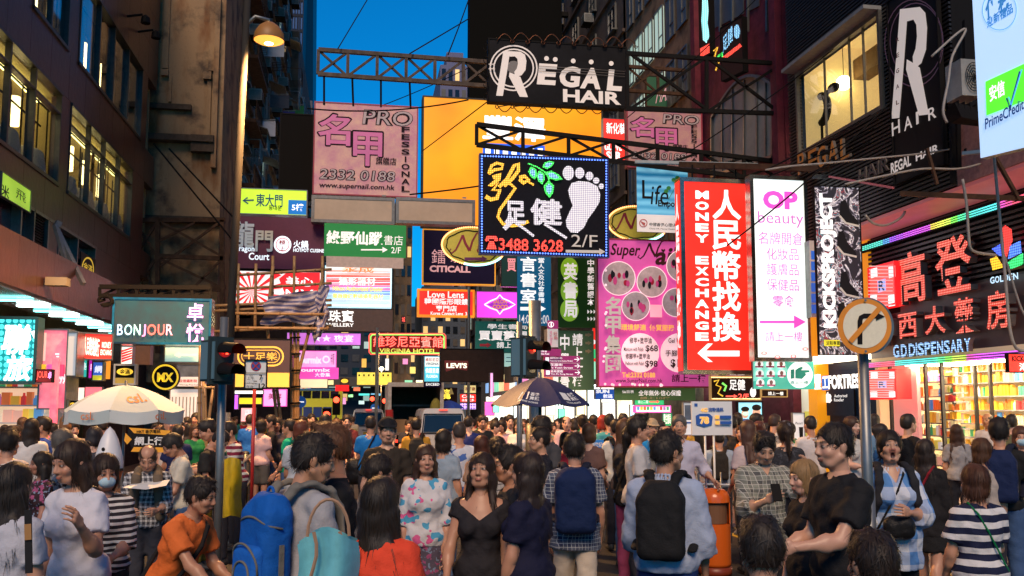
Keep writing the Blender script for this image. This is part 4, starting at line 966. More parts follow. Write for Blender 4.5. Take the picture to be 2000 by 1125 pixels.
# magenta building
mg=thing('magenta_building','dark magenta building with a tall arched window','building',(XR,32,0))
YM0,YM1=Yr(1537),Yr(1366)
M_MAG=mat('magenta_render',(.20,.010,.03),.7,noise=.55,nscale=2.2,bump=.5,bscale=9)
m=MB();m.box((XR+.02,YM0,0),(24,YM1,34));m.build('wall',M_MAG,mg)
for y in (YM0+.25,YM1-.2):m=MB();m.box((XR-.25,y-.25,6),(XR+.0,y+.2,34));m.build('pilaster',M_MAG,mg)
pl=Plane(PX(1450,250,XR-.03),-90)
def arch_pts(px0,px1,yb0,yb1,yt0,yt1,hgt,n=14):
 out=[(px0,yb0),(px1,yb1)]
 for i in range(n+1):
  t=i/n;x=px1+(px0-px1)*t;yl=yt1+(yt0-yt1)*t;out.append((x,yl-hgt*math.sin(math.pi*t)))
 return out
def poly_on(pl,pts,mt,name,parent,th=.05,off=0.0):
 q=[pl.pt(*pl.uv(*p),off) for p in pts];ar=sum(q[i].dot(pl.U)*q[(i+1)%len(q)].z-q[(i+1)%len(q)].dot(pl.U)*q[i].z for i in range(len(q)))
 if ar<0:q=q[::-1]
 b=[p-pl.N*th for p in q];k=len(q);m=MB();m.mesh(q+b,[tuple(range(k))]+[(i,k+i,k+(i+1)%k,(i+1)%k) for i in range(k)]);return m.build(name,mt,parent)
ap=arch_pts(1393,1512,345,305,230,165,45)
poly_on(pl,ap,mat('pale_curtain_lit',(.42,.40,.33),.7,noise=.3,nscale=1.2),'arched_window',mg,.04)
for k in range(len(ap)):
 a,c=ap[k],ap[(k+1)%len(ap)];m=MB();m.bar(pl.pt(*pl.uv(*a),.04),pl.pt(*pl.uv(*c),.04),.14,.1);m.build('arch_frame',M_ALU,mg)
for x_ in (1412,1432,1455,1480,1497):
 t=(x_-1393)/119;m=MB();m.bar(pl.pt(*pl.uv(x_,345-40*t),.03),pl.pt(*pl.uv(x_,230-65*t-40*math.sin(math.pi*t)),.03),.07);m.build('mullion',M_ALU,mg)
for x_ in (1385,1408,1432,1462,1500):
 poly_on(pl,[(x_,60-(x_-1385)*.5),(x_+20,50-(x_-1385)*.5),(x_+20,-60),(x_,-60)],W_CURT,'pane',mg,.03,.0);m=MB();m.bar(pl.pt(*pl.uv(x_,62),.03),pl.pt(*pl.uv(x_,-60),.03),.09);m.build('mullion',M_ALU,mg)
# slatted black hair salon
XS=12.8
sa=thing('hair_salon','black slatted hair salon floor with a big yellow lit window','building',(XS,24,6.8))
YS1=PX(1540,200,XS).y;YS0=PX(1862,200,XS).y
def Ys(px):return PX(px,200,XS).y
M_SLAT=mat('black_slat',(.022,.017,.015),.45,.2,noise=.4)
zb,zt=6.8,13.2;W0,W1,WZ0,WZ1=Ys(1725),Ys(1563),9.5,11.82
m=MB();m.box((XS+.05,YS0,zb),(XS+.15,W0,16));m.box((XS+.05,W1,zb),(XS+.15,YS1,16));m.box((XS+.05,W0,zb),(XS+.15,W1,WZ0));m.box((XS+.05,W0,WZ1),(XS+.15,W1,16));m.box((XS+.15,YS1-.1,zb),(24,YS1,20));m.box((XS+.15,YS0,zb),(24,YS0+.1,20));m.box((XS+.15,YS0,16),(24,YS1,16.2));m.build('backing_wall',M_BLACK,sa)
z=zb+.03;k=0
while z<15.9:
 segs=[(YS0,YS1)] if (z+.05<WZ0 or z>WZ1+.02) else [(YS0,W0),(W1,YS1)]
 for y0_,y1_ in segs:m=MB();m.box((XS-.01,y0_,z),(XS+.045,y1_,z+.055));m.build('slat',M_SLAT,sa)
 z+=.10
m=MB()
for a,b_,c,d in ((W0-.1,WZ0-.12,W1+.1,WZ0),(W0-.1,WZ1,W1+.1,WZ1+.12),(W0-.1,WZ0,W0,WZ1),(W1,WZ0,W1+.1,WZ1)):m.box((XS-.1,a,b_),(XS+.15,c,d))
m.build('window_frame',M_ALU,sa)
m=MB();m.box((XS-.5,W0-.1,WZ1+.12),(XS+.0,W1+.15,WZ1+.22));m.build('window_hood',M_GREYP,sa)
for yy in (Ys(1662),Ys(1690),Ys(1612)):m=MB();m.box((XS-.02,yy-.015,WZ0),(XS+.04,yy+.015,WZ1));m.build('glass_joint',M_ALU,sa)
m=MB();m.box((XS+.02,W0,WZ0),(XS+.03,W1,WZ1));m.build('pane',GLASS,sa)
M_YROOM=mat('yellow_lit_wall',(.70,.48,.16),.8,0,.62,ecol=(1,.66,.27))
for k in range(5):m=MB();m.box((XS+3.9,W0+.1+.75*k,9.9),(XS+3.98,W0+.6+.75*k,10.9+.2*(k%2)));m.build('mirror_frame',M_BLACK if k%2 else mat('mirror_grey',(.3,.3,.3),.1,.8),sa)
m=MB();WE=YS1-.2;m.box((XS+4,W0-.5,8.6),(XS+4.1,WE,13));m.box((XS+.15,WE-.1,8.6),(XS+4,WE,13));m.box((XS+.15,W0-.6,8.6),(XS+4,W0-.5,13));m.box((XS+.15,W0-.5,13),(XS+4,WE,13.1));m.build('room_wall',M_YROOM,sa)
m=MB();m.box((XS+2,W0-.5,12.0),(XS+2.5,WE-.1,12.6));m.build('ceiling_beam',mat('brown_beam',(.12,.06,.02),.7),sa)
M_BULB=glow('globe_bulb',(1,.85,.5),9)
for px,py,r_ in ((1648,162,.22),(1600,266,.2)):
 q_=PX(px,py,XS+1.5);m=MB();m.ell(q_,(r_,r_,r_),14,10);m.build('globe_lamp',M_BULB,sa,smooth=True);m=MB();m.tube([q_+V(0,0,r_),V(q_.x,q_.y,13)],.012,4);m.build('lamp_cord',M_BLACK,sa)
# salon dryer machine seen through the glass
q_=PX(1603,215,XS+.9);dr=thing('hair_dryer_machine','dark ring shaped hair steamer seen through the salon window','machine',q_)
m=MB();m.tube([q_+V(0,.42*math.cos(t),.42*math.sin(t)) for t in [i*.4488 for i in range(15)]],.12,8);m.build('ring',M_BLACK,dr,smooth=True);m=MB();m.bar(q_+V(0,-.9,.45),q_+V(0,.8,.25),.1);m.bar(q_+V(0,0,-.4),q_+V(0,0,-1.3),.08);m.bar(q_+V(0,.3,-1.0),q_+V(0,-.6,-1.0),.06);m.build('arm',M_BLACK,dr);m=MB();m.ell(q_+V(0,-.8,.42),(.15,.25,.14));m.ell(q_+V(0,.7,.28),(.12,.2,.12));m.build('motor',M_BLACK,dr)
# R HAIR tall banner
CREAMP=mat('cream_letter',(.66,.58,.53),.6,0,.42,ecol=(.8,.68,.62))
s=Sign('tall black banner with giant cream R on the slatted salon',(1738,-40,1838,345),24,mat('black_banner',(.012,.010,.011),.4),M_BLACK,.08,.04,ang=-90,X=XS-.12,name='salon_banner')
def bigR(s,x0,y0,x1,y1,m,sk=0):
 f=lambda x,y:(x0+(x1-x0)*x,y0+(y1-y0)*y-sk*x)
 s.poly([f(.24,.0),f(.46,.0),f(.36,.45),f(.22,1.0),f(0,1.0),f(.12,.5)],m,'letter')
 o=[f(.44,0),f(.80,.0),f(.95,.06),f(1.0,.2),f(.97,.40),f(.84,.52),f(.62,.57)];i=[f(.60,.45),f(.68,.38),f(.72,.27),f(.70,.16),f(.62,.11),f(.44,.12)]
 s.poly(o+i[::1],m,'letter');s.poly([f(.44,.47),f(.66,.52),f(.80,.56),f(1.05,1.0),f(.78,1.0),f(.42,.56)],m,'letter')
s.disc(1790,80,52,75,mat('mauve_line',(.20,.10,.15),.5,0,.05),'ring',r0=.97);s.disc(1786,84,58,86,mat('mauve_line'),'ring',r0=.975)
bigR(s,1742,20,1812,232,CREAMP,8)
s.col('REGAL',(1752,62,1758,215),mat('maroon_ink',(.1,.02,.03)),.02,gap=.36)
for i,ch in enumerate('HAIR'):s.t(ch,(1744+24*i,236-9*i,1760+24*i if ch!='I' else 1749+24*i,263-10*i),CREAMP,.01)
s.t('REGAL',(1743,310,1783,332),CREAMP,.03,shear=0);s.t('HAIR',(1792,290,1838,306),CREAMP,.03)
# orange REGAL letters on the slats
s=Sign('row of orange metal REGAL letters fixed on the black slats',(1560,270,1700,340),24,M_BLACK,M_BLACK,.05,0,ang=-90,X=XS-.1,panel=False,name='letter_sign')
CU=mat('copper_letter',(.50,.20,.05),.3,.6,.06,ecol=(1,.4,.1))
for i,(ch,x0_,y0_) in enumerate((('R',1563,297),('E',1584,292),('G',1602,286),('A',1624,275),('L',1648,268))):s.t(ch,(x0_,y0_,x0_+17,y0_+42),CU,.01,ext=.08)
s.t('HAIR',(1680,318,1740,345),mat('dull_letter',(.06,.04,.035)),.01,ext=.04)
# soffit above the dispensary, pink light put into its colour and emission, and the ribbed wall behind its letters
M_PINK=mat('pink_lit_soffit',(.62,.22,.20),.5,0,.17,ecol=(1,.22,.24),noise=.25,nscale=.7)
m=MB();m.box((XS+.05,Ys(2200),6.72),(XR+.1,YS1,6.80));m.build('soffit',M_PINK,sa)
m=MB();m.box((XS,Ys(2200),6.8),(XS+.1,YS0,8.1));m.build('lower_fascia',mat('pink_fascia',(.45,.2,.18),.6,noise=.5),sa)
# ---------------- hanging signs ----------------
def led_mat(name,base,dot,eb,ed,scale=12.0,thr=.32):
 "a board studded with light-emitting diodes"
 if name in _mats:return _mats[name]
 m=bpy.data.materials.new(name);m.use_nodes=True;_mats[name]=m;nt=m.node_tree;b=nt.nodes['Principled BSDF'];L=nt.links.new;N=nt.nodes.new
 tc=N('ShaderNodeTexCoord');sp=N('ShaderNodeSeparateXYZ');L(tc.outputs['Object'],sp.inputs[0]);ad=N('ShaderNodeMath');ad.operation='ADD';L(sp.outputs[0],ad.inputs[0]);L(sp.outputs[1],ad.inputs[1])
 cb=N('ShaderNodeCombineXYZ');L(ad.outputs[0],cb.inputs[0]);L(sp.outputs[2],cb.inputs[1]);vo=N('ShaderNodeTexVoronoi');vo.voronoi_dimensions='2D';vo.inputs['Scale'].default_value=scale;vo.inputs['Randomness'].default_value=0;L(cb.outputs[0],vo.inputs['Vector'])
 lt=N('ShaderNodeMath');lt.operation='LESS_THAN';lt.inputs[1].default_value=thr;L(vo.outputs['Distance'],lt.inputs[0])
 mx=N('ShaderNodeMix');mx.data_type='RGBA';mx.inputs[6].default_value=(*[v*eb for v in base],1);mx.inputs[7].default_value=(*[v*ed for v in dot],1);L(lt.outputs[0],mx.inputs[0]);L(mx.outputs[2],b.inputs['Emission Color']);b.inputs['Emission Strength'].default_value=1
 b.inputs['Base Color'].default_value=(*[min(.6,v) for v in base],1);return m
INK=mat('black_ink',(.015,.012,.012),.5);WINK=mat('white_vinyl',(.75,.74,.72),.5);PRINTW=glow('backlit_white_print',(1,.98,.95),1.1);CHROME=mat('scratched_chrome',(.55,.50,.40),.2,1.0,noise=.6,nscale=4)
# --- trusses carrying the boards ---
def truss(label,a,c,h,n,mt,w=.09,name='sign_truss',loc=None,d=0.0):
 t=thing(name,label,'truss',a);a,c=Vector(a),Vector(c);up=V(0,0,h)
 for z in (V(0,0,0),up):m=MB();m.bar(a+z,c+z,w*1.25);m.build('chord',mt,t)
 for i in range(n+1):p=a.lerp(c,i/n);m=MB();m.bar(p,p+up,w);m.build('post',mt,t)
 for i in range(n):
  p,q=a.lerp(c,i/n),a.lerp(c,(i+1)/n);m=MB();m.bar(p,q+up,w*.7);m.build('brace',mt,t)
  if i%3!=1:m=MB();m.bar(p+up+V(0,.05,0),q+V(0,.05,0),w*.7);m.build('brace',mt,t)
 return t
def truss_px(label,p0,p1,Y0,Y1,hpx,n,mt,w=.09,name='sign_truss'):
 a,c=P(*p0,Y0),P(*p1,Y1);h=hpx*Y0/FPX
 a=a-V(0,0,h);c=V(c.x,c.y,P(p1[0],p1[1],Y1).z-h);return truss(label,a,c,h,n,mt,w,name)
M_RTR=mat('grey_rusted_truss',(.11,.08,.065),.7,.4,noise=.55,nscale=3)
truss_px('long rusty truss reaching over the street behind the Regal Hair board',(622,97),(960,122),37.5,37.5,50,6,M_RTR,.13)
truss_px('rusty truss end between the Regal Hair board and the right facade',(1226,130),(1400,142),37.5,37.5,52,3,M_RUST,.11)
truss_px('black truss crossing in front of the orange billboard above the foot massage sign',(931,243),(1535,318),29.3,29.3,42,7,M_BLACK,.11)
a_,c_=P(1222,102,34),P(1532,122,31)
tt=lattice('tall black lattice frame behind the purple PRO board',[(P(a,b,28.6),P(c,d,28.6),w) for a,b,c,d,w in ((1222,104,1530,125,.13),(1222,212,1530,222,.13),(1225,104,1225,212,.11),(1380,112,1380,218,.11),(1525,122,1525,330,.13),(1235,108,1378,212,.09),(1235,210,1375,115,.09),(1385,115,1525,222,.09),(1385,216,1522,128,.09))],.1,M_BLACK)
for i,px in enumerate((633,688,744,800)):
 a_=P(px,97+50+(px-622)*.07,37.5);c_=P(px+(2 if i%2 else 0),205+i*2,37.6);m=MB();m.tube(catenary(a_,c_,0),.045,5);tag(m.build('hanging_chain',M_BLACK),f'black chain holding the pink PRO board, number from the outer end {("first", "second", "third", "fourth")[i]}','chain','chains of the pink PRO board')
# --- orange billboard with cut characters ---
OR_=mat('orange_backlit',(.30,.10,.0),.4,0,1.0,ecol=(1,.50,.0));nt_=OR_.node_tree;b_=nt_.nodes['Principled BSDF'];tc_=nt_.nodes.new('ShaderNodeTexCoord');n_=nt_.nodes.new('ShaderNodeTexNoise');n_.inputs['Scale'].default_value=.35;cr_=nt_.nodes.new('ShaderNodeValToRGB');cr_.color_ramp.elements[0].position=.35;cr_.color_ramp.elements[0].color=(1,.27,.0,1);cr_.color_ramp.elements[1].position=.65;cr_.color_ramp.elements[1].color=(1,.43,.0,1)
nt_.links.new(tc_.outputs['Object'],n_.inputs['Vector']);nt_.links.new(n_.outputs[0],cr_.inputs[0]);nt_.links.new(cr_.outputs[0],b_.inputs['Emission Color'])
s=Sign('huge backlit orange billboard with white characters and a blue block',(824,196,1178,446),45,OR_,M_DARKF,.8,.08,name='billboard',cat='billboard')
s.t('豐澤',(944,228,1064,274),glow('white_backlit',(1,1,1),1.3),.06);s.box((943,282,1064,306),glow('blue_backlit',(.01,.09,.62),.9))
for i in range(7):s.box((948+17*i,290,958+17*i,310),glow('white_backlit',(1,1,1),1.3))
# --- Regal Hair ---
s=Sign('black Regal Hair board with cream retro lettering and curled iron trim',(953,83,1225,206),36,mat('black_sheet',(.016,.015,.017),.45,noise=.5,nscale=1.5),M_BLACK,.35,.06)
s.disc(1003,133,47,45,CREAMP,'ring',r0=.94);s.disc(1003,133,40,38,CREAMP,'ring',r0=.93);s.disc(1003,131,13,12,mat('dull_letter2',(.2,.18,.17),.5),'dot')
bigR(s,969,99,1028,187,CREAMP,-3)
for i,(ch,x0_,x1_,y0_) in enumerate((('E',1048,1084,125),('G',1090,1130,130),('A',1132,1172,133),('L',1184,1213,137))):s.t(ch,(x0_,y0_,x1_,y0_+41),CREAMP,.045,shear=.12)
for x_,y_ in ((1067,115),(1084,117),(1119,120),(1154,122),(1193,125)):s.disc(x_,y_,4.6,4.6,CREAMP,'dot')
s.t('HAIR',(1099,178,1212,203),CREAMP,.035)
for y_ in (129,134,139):s.line([(1225-175,y_+1),(1222,y_+12)],.012,mat('dull_letter2'));
for y_ in (127,136):s.line([(954,y_),(966,y_)],.02,CREAMP)
for k,(x_,y_) in enumerate([(970+30*i,82+i*1.4) for i in range(9)]):
 q=[(x_+30*t,y_-14*math.sin(math.pi*t)-(6 if k%2 else 0)*t) for t in [i/8 for i in range(9)]]+[(x_+30+4*math.cos(a),y_+4*math.sin(a)) for a in (0,1,2,3,4)]
 s.line(q,.02,mat('copper_iron',(.16,.06,.03),.4,.8),'iron_scroll');q=[(x_+30*t,206+k*.8+14*math.sin(math.pi*t)) for t in [i/8 for i in range(9)]]+[(x_+3*math.cos(a),210+4*math.sin(a)) for a in (0,1,2,3,4)]
 s.line(q,.02,M_BLACK,'iron_scroll')
for k in range(5):s.line([(948-5*math.cos(a*.9),96+24*k+7*math.sin(a*.9)) for a in range(7)],.02,M_BLACK,'iron_scroll')
# --- pink nail boards ---
def pinkboard(label,r,Y,em,x0,y0,sx,sy,group=None):
 s=Sign(label,r,Y,mat('damask_pink_%d'%Y,(.56,.32,.25),.6,0,em,ecol=None,noise=.30,nscale=1.9,dark=(.42,.15,.24)),mat('crimson_edge',(.35,.03,.06),.5),.3,.05)
 F=lambda a,b,c,d:(x0+a*sx,y0+b*sy,x0+c*sx,y0+d*sy);OL=mat('dark_outline',(.02,.01,.015),.6);MG=glow('mauve_character',(.52,.12,.28),.35);GY=glow('grey_cream',(.40,.30,.30),.25)
 for t,q,bo,m_ in (('名',F(.04,.10,.35,.44),.03,MG),('甲',F(.38,.30,.66,.67),.03,MG)):
  s.t(t,(q[0]-1.5,q[1]-1.5,q[2]+1.5,q[3]+1.5),OL,bo+.055);s.t(t,q,m_,bo)
 for t,q in (('PRO',F(.47,.06,.95,.22)),('2332 0188',F(.05,.72,.78,.83))):
  s.t(t,(q[0]-1,q[1]-1,q[2]+1,q[3]+1),OL,.055,shear=.12);s.t(t,q,GY,.0,shear=.12)
 s.t('www.supernail.com.hk',F(.04,.87,.78,.94),OL,.02,shear=.15);s.t('旗艦店',F(.60,.58,.80,.66),OL,.02)
 s.col('FESSIONAL',F(.85,.23,.93,.97),OL,.03,gap=.12);return s
s=pinkboard('pink damask board with PRO lettering hanging from the long rusty truss',(612,203,816,383),37.6,.36,614,206,200,176)
s=pinkboard('dim purple PRO board behind the black truss beside the orange billboard',(1224,216,1372,330),32.6,.10,1226,218,145,112)
for r,l in (((608,384,771,436),'blank beige light box under the pink board, outer one'),((773,388,928,438),'blank beige light box joined beside the green banner top')):
 s=Sign(l,r,36.5,mat('blank_beige_plastic',(.50,.36,.25),.35,0,.10,noise=.2,nscale=1.2),mat('old_aluminium',(.30,.24,.19),.35,.8,noise=.4),.5,.12)
 for x_ in (r[0]+20,r[2]-25):s.box((x_,r[1]-3,x_+8,r[1]),M_GREYP,'lug')
# dark back box
s=Sign('black unlit back of a signboard left of the pink board',(545,222,611,386),39,mat('back_black',(.008,.007,.007),.8),M_BLACK,.6,.05)
# lime korean sign
s=Sign('lime and blue light box with arrow pointing left to the fifth floor',(467,369,600,420),34,glow('lime_face',(.52,.80,.03),.95),M_ALU,.35,.03)
TB=mat('teal_ink',(.0,.10,.22),.5);s.box((563,391,599,419),glow('blue_face',(.0,.16,.55),.6));s.t('東大門',(500,379,552,404),TB,.025);s.t('동대문',(525,401,550,411),INK,.01);s.t('5樓',(570,398,593,412),PRINTW,.02)
s.ribbon=None
def ribbon(s,pts,w,m,name='arrow'):
 q=[Vector((a,b)) for a,b in pts];L_,R_=[],[]
 for i,p in enumerate(q):
  d=(q[min(i+1,len(q)-1)]-q[max(i-1,0)]).normalized();n=Vector((-d.y,d.x));ww=w if not callable(w) else w(i/(len(q)-1));L_.append(p+n*ww/2);R_.append(p-n*ww/2)
 nn=s._n();mb=MB();vs=[s.pl.pt(*s.pl.uv(*p),nn) for p in L_+R_];k=len(q);
 mb.mesh(vs,[(i,i+1,k+i+1,k+i) for i in range(k-1)]);return mb.build(name,m,s.root)
def arrow(s,x0,x1,y,h,m,w=.35,dy=0):
 d=1 if x1>x0 else -1;xt=x1-d*h*.9
 s.poly([(x0,y-h*w/2),(xt,y-h*w/2+dy),(xt,y-h/2+dy),(x1,y+dy),(xt,y+h/2+dy),(xt,y+h*w/2+dy),(x0,y+h*w/2)],m,'arrow')
ribbon(s,[(496,391),(476,392)],3,TB);ribbon(s,[(484,386),(475,392),(485,398)],3,TB)
# purple restaurant board
s=Sign('aubergine restaurant board with silver characters above the red rays sign',(455,422,634,527),37.2,mat('aubergine_panel',(.10,.008,.045),.5,0,.12,noise=.15),M_BLACK,.4,.03)
SIL=mat('silver_letter',(.62,.56,.52),.3,.6,.08,ecol=(1,.9,.8));BW=glow('blue_white_glow',(.75,.88,1),1.3)
s.t('龍',(458,434,497,484),SIL,.04,ext=.12);s.t('門',(500,452,533,492),SIL,.04,ext=.12);s.t('Dragon',(457,480,497,494),BW,.015);s.t('Court',(486,494,526,508),BW,.015)
s.disc(552,478,17,17,BW);s.disc(552,478,13.5,13.5,glow('rose_disc',(.8,.25,.3),.7),r0=.86);s.t('極',(545,469,558,478),mat('red_ink',(.6,.03,.05)),.03);s.t('上',(545,481,558,490),mat('red_ink'),.03)
s.t('火鍋',(573,470,602,485),BW,.015);s.t('HOTPOT CUISINE',(573,486,633,493),BW,.02)
# green bookshop banner
GRN=mat('green_banner_cloth',(.01,.16,.035),.6,0,.5,ecol=(.0,.22,.04),noise=0,bump=.4,bscale=3)
s=Sign('green bookshop banner with white arrow under the beige light boxes',(633,438,793,502),35.8,GRN,M_GREYP,.06,0);s.box((637,502,788,523),mat('pale_banner_back',(.55,.42,.38),.7,0,.12,noise=.2))
WB=glow('cream_print',(.95,.82,.78),.8);s.t('綠野仙蹤',(638,452,747,478),WB,.055);s.t('書店',(750,460,787,479),WB,.0);arrow(s,705,757,488,11,WB,.22);s.t('2/F',(764,483,783,495),WB,.0)
# red rays sign
s=Sign('white sign with red rays and block letters behind the bamboo scaffold',(453,530,627,598),36.2,glow('white_hot_panel',(1,.93,.88),1.0),M_ALU,.4,.02)
RD=glow('red_print_lit',(.85,.012,.015),.95)
for k in range(16):
 a=2*math.pi*(k+.5)/16;d=.085
 def hit(a,cx=492,cy=570):
  c_,s_=math.cos(a),math.sin(a);tx=(550-cx)/c_ if c_>0 else (455-cx)/c_ if c_<0 else 9e9;ty=(596-cy)/s_ if s_>0 else (532-cy)/s_;t=min(tx if c_ else 9e9,ty if s_ else 9e9);return (cx+c_*t,cy+s_*t)
 s.poly([(492,570),hit(a-d),hit(a+d)],RD,'ray')
s.poly([(545,545),(560,533),(625,533),(625,570),(605,596),(545,596),(556,572)],RD,'shape');s.t('美心',(558,541,613,560),PRINTW,.02);s.t('MX',(558,566,613,588),PRINTW,.0)
# camera dealer sign
s=Sign('bright camera dealer sign with pink to blue bands below the green banner',(634,520,765,600),38.5,glow('white_hot_panel'),glow('blue_white_neon2',(.5,.85,1),1.2),.4,.025)
for i,c_ in enumerate(((1,.45,.40),(1,.12,.10),(.95,.10,.12),(.75,.2,.5),(.25,.35,.8),(.5,.7,.95),(.7,.85,1))):s.box((637,528+9.6*i,762,537+9.6*i),glow('band_%d'%i,c_,.9))
for i in range(7):s.line([(638,533+10*i),(763,532+10*i)],.02,glow('blue_white_neon2',(.5,.85,1),1.2))
s.t('永成',(668,521,730,533),glow('orange_neon',(1,.25,.08),1.3),.02);s.t('攝影器材',(662,542,733,558),PRINTW,.02);YN=glow('yellow_neon',(1,.75,.08),1.2);s.t('Nikon Authorized Dealer',(650,560,748,569),YN,.02);s.t('電器鐘錶數碼攝影器材',(650,574,748,584),YN,.02)
# jewellery
s=Sign('brown jewellery board with white characters behind the striped tarpaulin',(610,602,768,648),37,mat('brown_panel',(.11,.055,.035),.4,0,.06,noise=.3),M_BLACK,.3,.02);s.t('珠寶',(641,606,691,629),PRINTW,.02);s.t('JEWELLERY',(627,631,691,640),PRINTW,.02)
# pink violet signs
VI=glow('violet_face',(.85,.22,.85),.95);PKF=glow('pink_face',(1,.40,.78),1.05);MGF=glow('magenta_face',(1,.10,.50),.95)
s=Sign('violet light box crossing behind the tarpaulin corner',(560,650,705,674),41,VI,M_ALU,.3,.02);s.t('★★ 夜宴',(610,654,690,668),PRINTW,.01)
s=Sign('pale pink light box, upper of two beside the bamboo column',(572,685,657,718),42,PKF,MGF,.3,.03);s.t('lourmix',(584,696,628,710),PRINTW,.03);s.disc(637,702,7,7,PRINTW,r0=.7);s.t('卡龍',(646,690,653,712),mat('pink_ink',(.8,.05,.3)),.0)
s=Sign('hot pink light box, lower of two beside the bamboo column',(572,718,661,740),43,MGF,MGF,.3,.02);s.t('lourmix',(584,719,645,726),PRINTW,.03);s.t('大薈集',(615,728,645,736),PRINTW,.01)
s=Sign('tall pink poster panel in a shop front near the bamboo legs',(514,760,560,794),36,PKF,MGF,.3,.03);s.t('美容',(524,768,550,780),mat('pink_ink',(.8,.05,.3)),.02)
s=Sign('row of pale gold shop lights above the double decker bus',(584,740,640,758),60,glow('gold_white',(1,.75,.45),1.0),M_DARKF,.3,.02)
s=Sign('small yellow crest light box above the bus rear corner',(664,738,682,760),58,mat('brown_panel'),M_DARKF,.3,.02);s.disc(673,744,7,4,glow('amber',(1,.6,.05),1.0));s.box((655,752,682,764),RD)
s=Sign('yellow glowing fascia across the far end of the street',(697,727,776,752),88,glow('yellow_face',(1,.72,.10),1.0),M_DARKF,.4,.02)
for i in range(8):s.box((700+9.4*i,731,703+9.4*i,735),INK)
for r,c_,l in (((690,756,704,764),(1,.2,.1),'scarlet'),((706,700,716,718),(1,.5,.1),'amber upright'),((680,770,690,776),(.2,.9,.4),'emerald'),((700,768,722,773),(.1,.85,.8),'long turquoise'),((724,768,744,773),(.2,.6,1),'long azure'),((752,700,760,724),(.9,.95,1),'icy white upright'),((786,700,797,712),(1,.3,.6),'rose'),((800,716,812,730),(1,.75,.2),'golden'),((812,742,826,756),(1,.9,.7),'cream'),((700,782,712,790),(.6,.95,.9),'mint'),((760,770,764,790),(1,.15,.1),'thin vermilion upright'),((668,776,676,790),(1,.35,.7),'fuchsia'),((802,768,822,778),(1,.3,.55),'coral pink'),((790,742,806,750),(.3,.8,.5),'jade'),((640,742,652,752),(1,.85,.4),'lemon')):
 s=Sign('small %s lit sign far down the street'%l,r,70+(r[0]*7%25),glow('far_%d'%(r[0]+r[1]),c_,.9),M_DARKF,.2,.02)
# virginia hotel neon
s=Sign('red hotel neon sign outlined in green and yellow tubing',(722,652,869,692),48,mat('maroon_panel',(.18,.01,.012),.5,0,.25,ecol=(.5,.01,.01)),M_DARKF,.35,.02)
NR=glow('red_neon',(1,.10,.07),1.6);NY=glow('yellow_neon2',(.85,.80,.12),1.2);NG=glow('green_neon',(.25,.9,.15),1.3)
s.t('維珍尼亞賓館',(730,657,865,678),glow('pale_red_neon',(1,.42,.35),1.3),.0);s.t('維珍尼亞賓館',(729.3,656.4,865.7,678.6),NR,.02).location+=V(0,.004,0);s.t('VIRGINIA HOTEL',(741,681,852,690),NY,.012)
rr=[(727,654),(864,654),(867,658),(867,686),(863,690),(727,690),(724,686),(724,658),(727,654)];s.line(rr,.035,NG,'neon_tubing',.04);s.line([(724,652),(867,652),(870,656),(870,688),(866,692),(724,692),(721,688),(721,656),(724,652)],.03,NR,'neon_tubing',.05)
# love lens
s=Sign('red contact lens shop light box with orange rim',(815,565,927,619),42,glow('scarlet_face',(.95,.03,.02),.95),glow('orange_rim',(1,.30,.02),.8),.35,.09)
s.t('Love Lens',(835,569,906,582),PRINTW,.02);s.t('韓國隱形眼鏡',(829,583,915,595),PRINTW,.03);s.t('專門店',(851,597,892,608),PRINTW,.03);s.t('Korea Contact Lens  3/F',(841,609,918,616),PRINTW,.02)
# salon coco
s=Sign('magenta light box with white ogee outline below the navy board',(930,569,1022,622),40,glow('hot_magenta',(.85,.06,.85),.95),M_ALU,.3,.03)
s.ring=s.line([(946,595),(958,588),(970,583),(976,576),(982,583),(994,588),(1006,595),(994,602),(982,606),(976,614),(970,606),(958,602),(946,595)],.03,PRINTW,'outline',.01);s.poly([(952,595),(962,590),(976,583),(990,590),(1000,595),(990,600),(976,607),(962,600)],glow('violet_dim',(.35,.03,.6),.6),'shape');s.t('SALON',(963,585,990,593),glow('gold_dim',(.7,.25,.1),.6),.03);s.t('COCO',(962,595,992,604),glow('gold_dim',(.7,.25,.1),.6),.05)
# levis
s=Sign('brown black board with white jeans label letters',(860,681,984,746),33,mat('dark_brown_panel',(.035,.02,.015),.4,noise=.3),M_BLACK,.4,.02,cat='sign')
s.poly([(868,704),(914,705),(915,712),(912,724),(890,720),(871,726),(869,716)],mat('dull_red_tab',(.16,.012,.01),.5),'tab');s.t("LEVI'S",(872,709,912,719),glow('warm_white_glow',(1,.95,.7),1.4),.035)
m=MB();a_,c_=P(985,720,33),P(1012,700,26);m.box((a_.x,31,P(985,748,33).z),(P(1016,700,31).x,33,P(985,718,33).z));cp=tag(m.build('shop_awning',mat('grey_brown_fascia',(.20,.16,.13),.6,noise=.3)),'grey brown shop canopy reaching right from the jeans board','canopy')
# citicall
s=Sign('navy citicall board with orange edge half hidden by the oval sign',(825,449,968,556),41,mat('navy_panel',(.012,.008,.035),.5,0,.15,noise=.2),glow('orange_edge',(1,.38,.03),.5),.35,.05)
PG_=glow('pink_grey_print',(.72,.38,.42),.45);s.t('鐳',(843,487,870,515),PG_,.0);s.t('CITICALL',(839,519,919,532),PG_,.045);s.t('射',(880,487,905,513),PG_,.0)
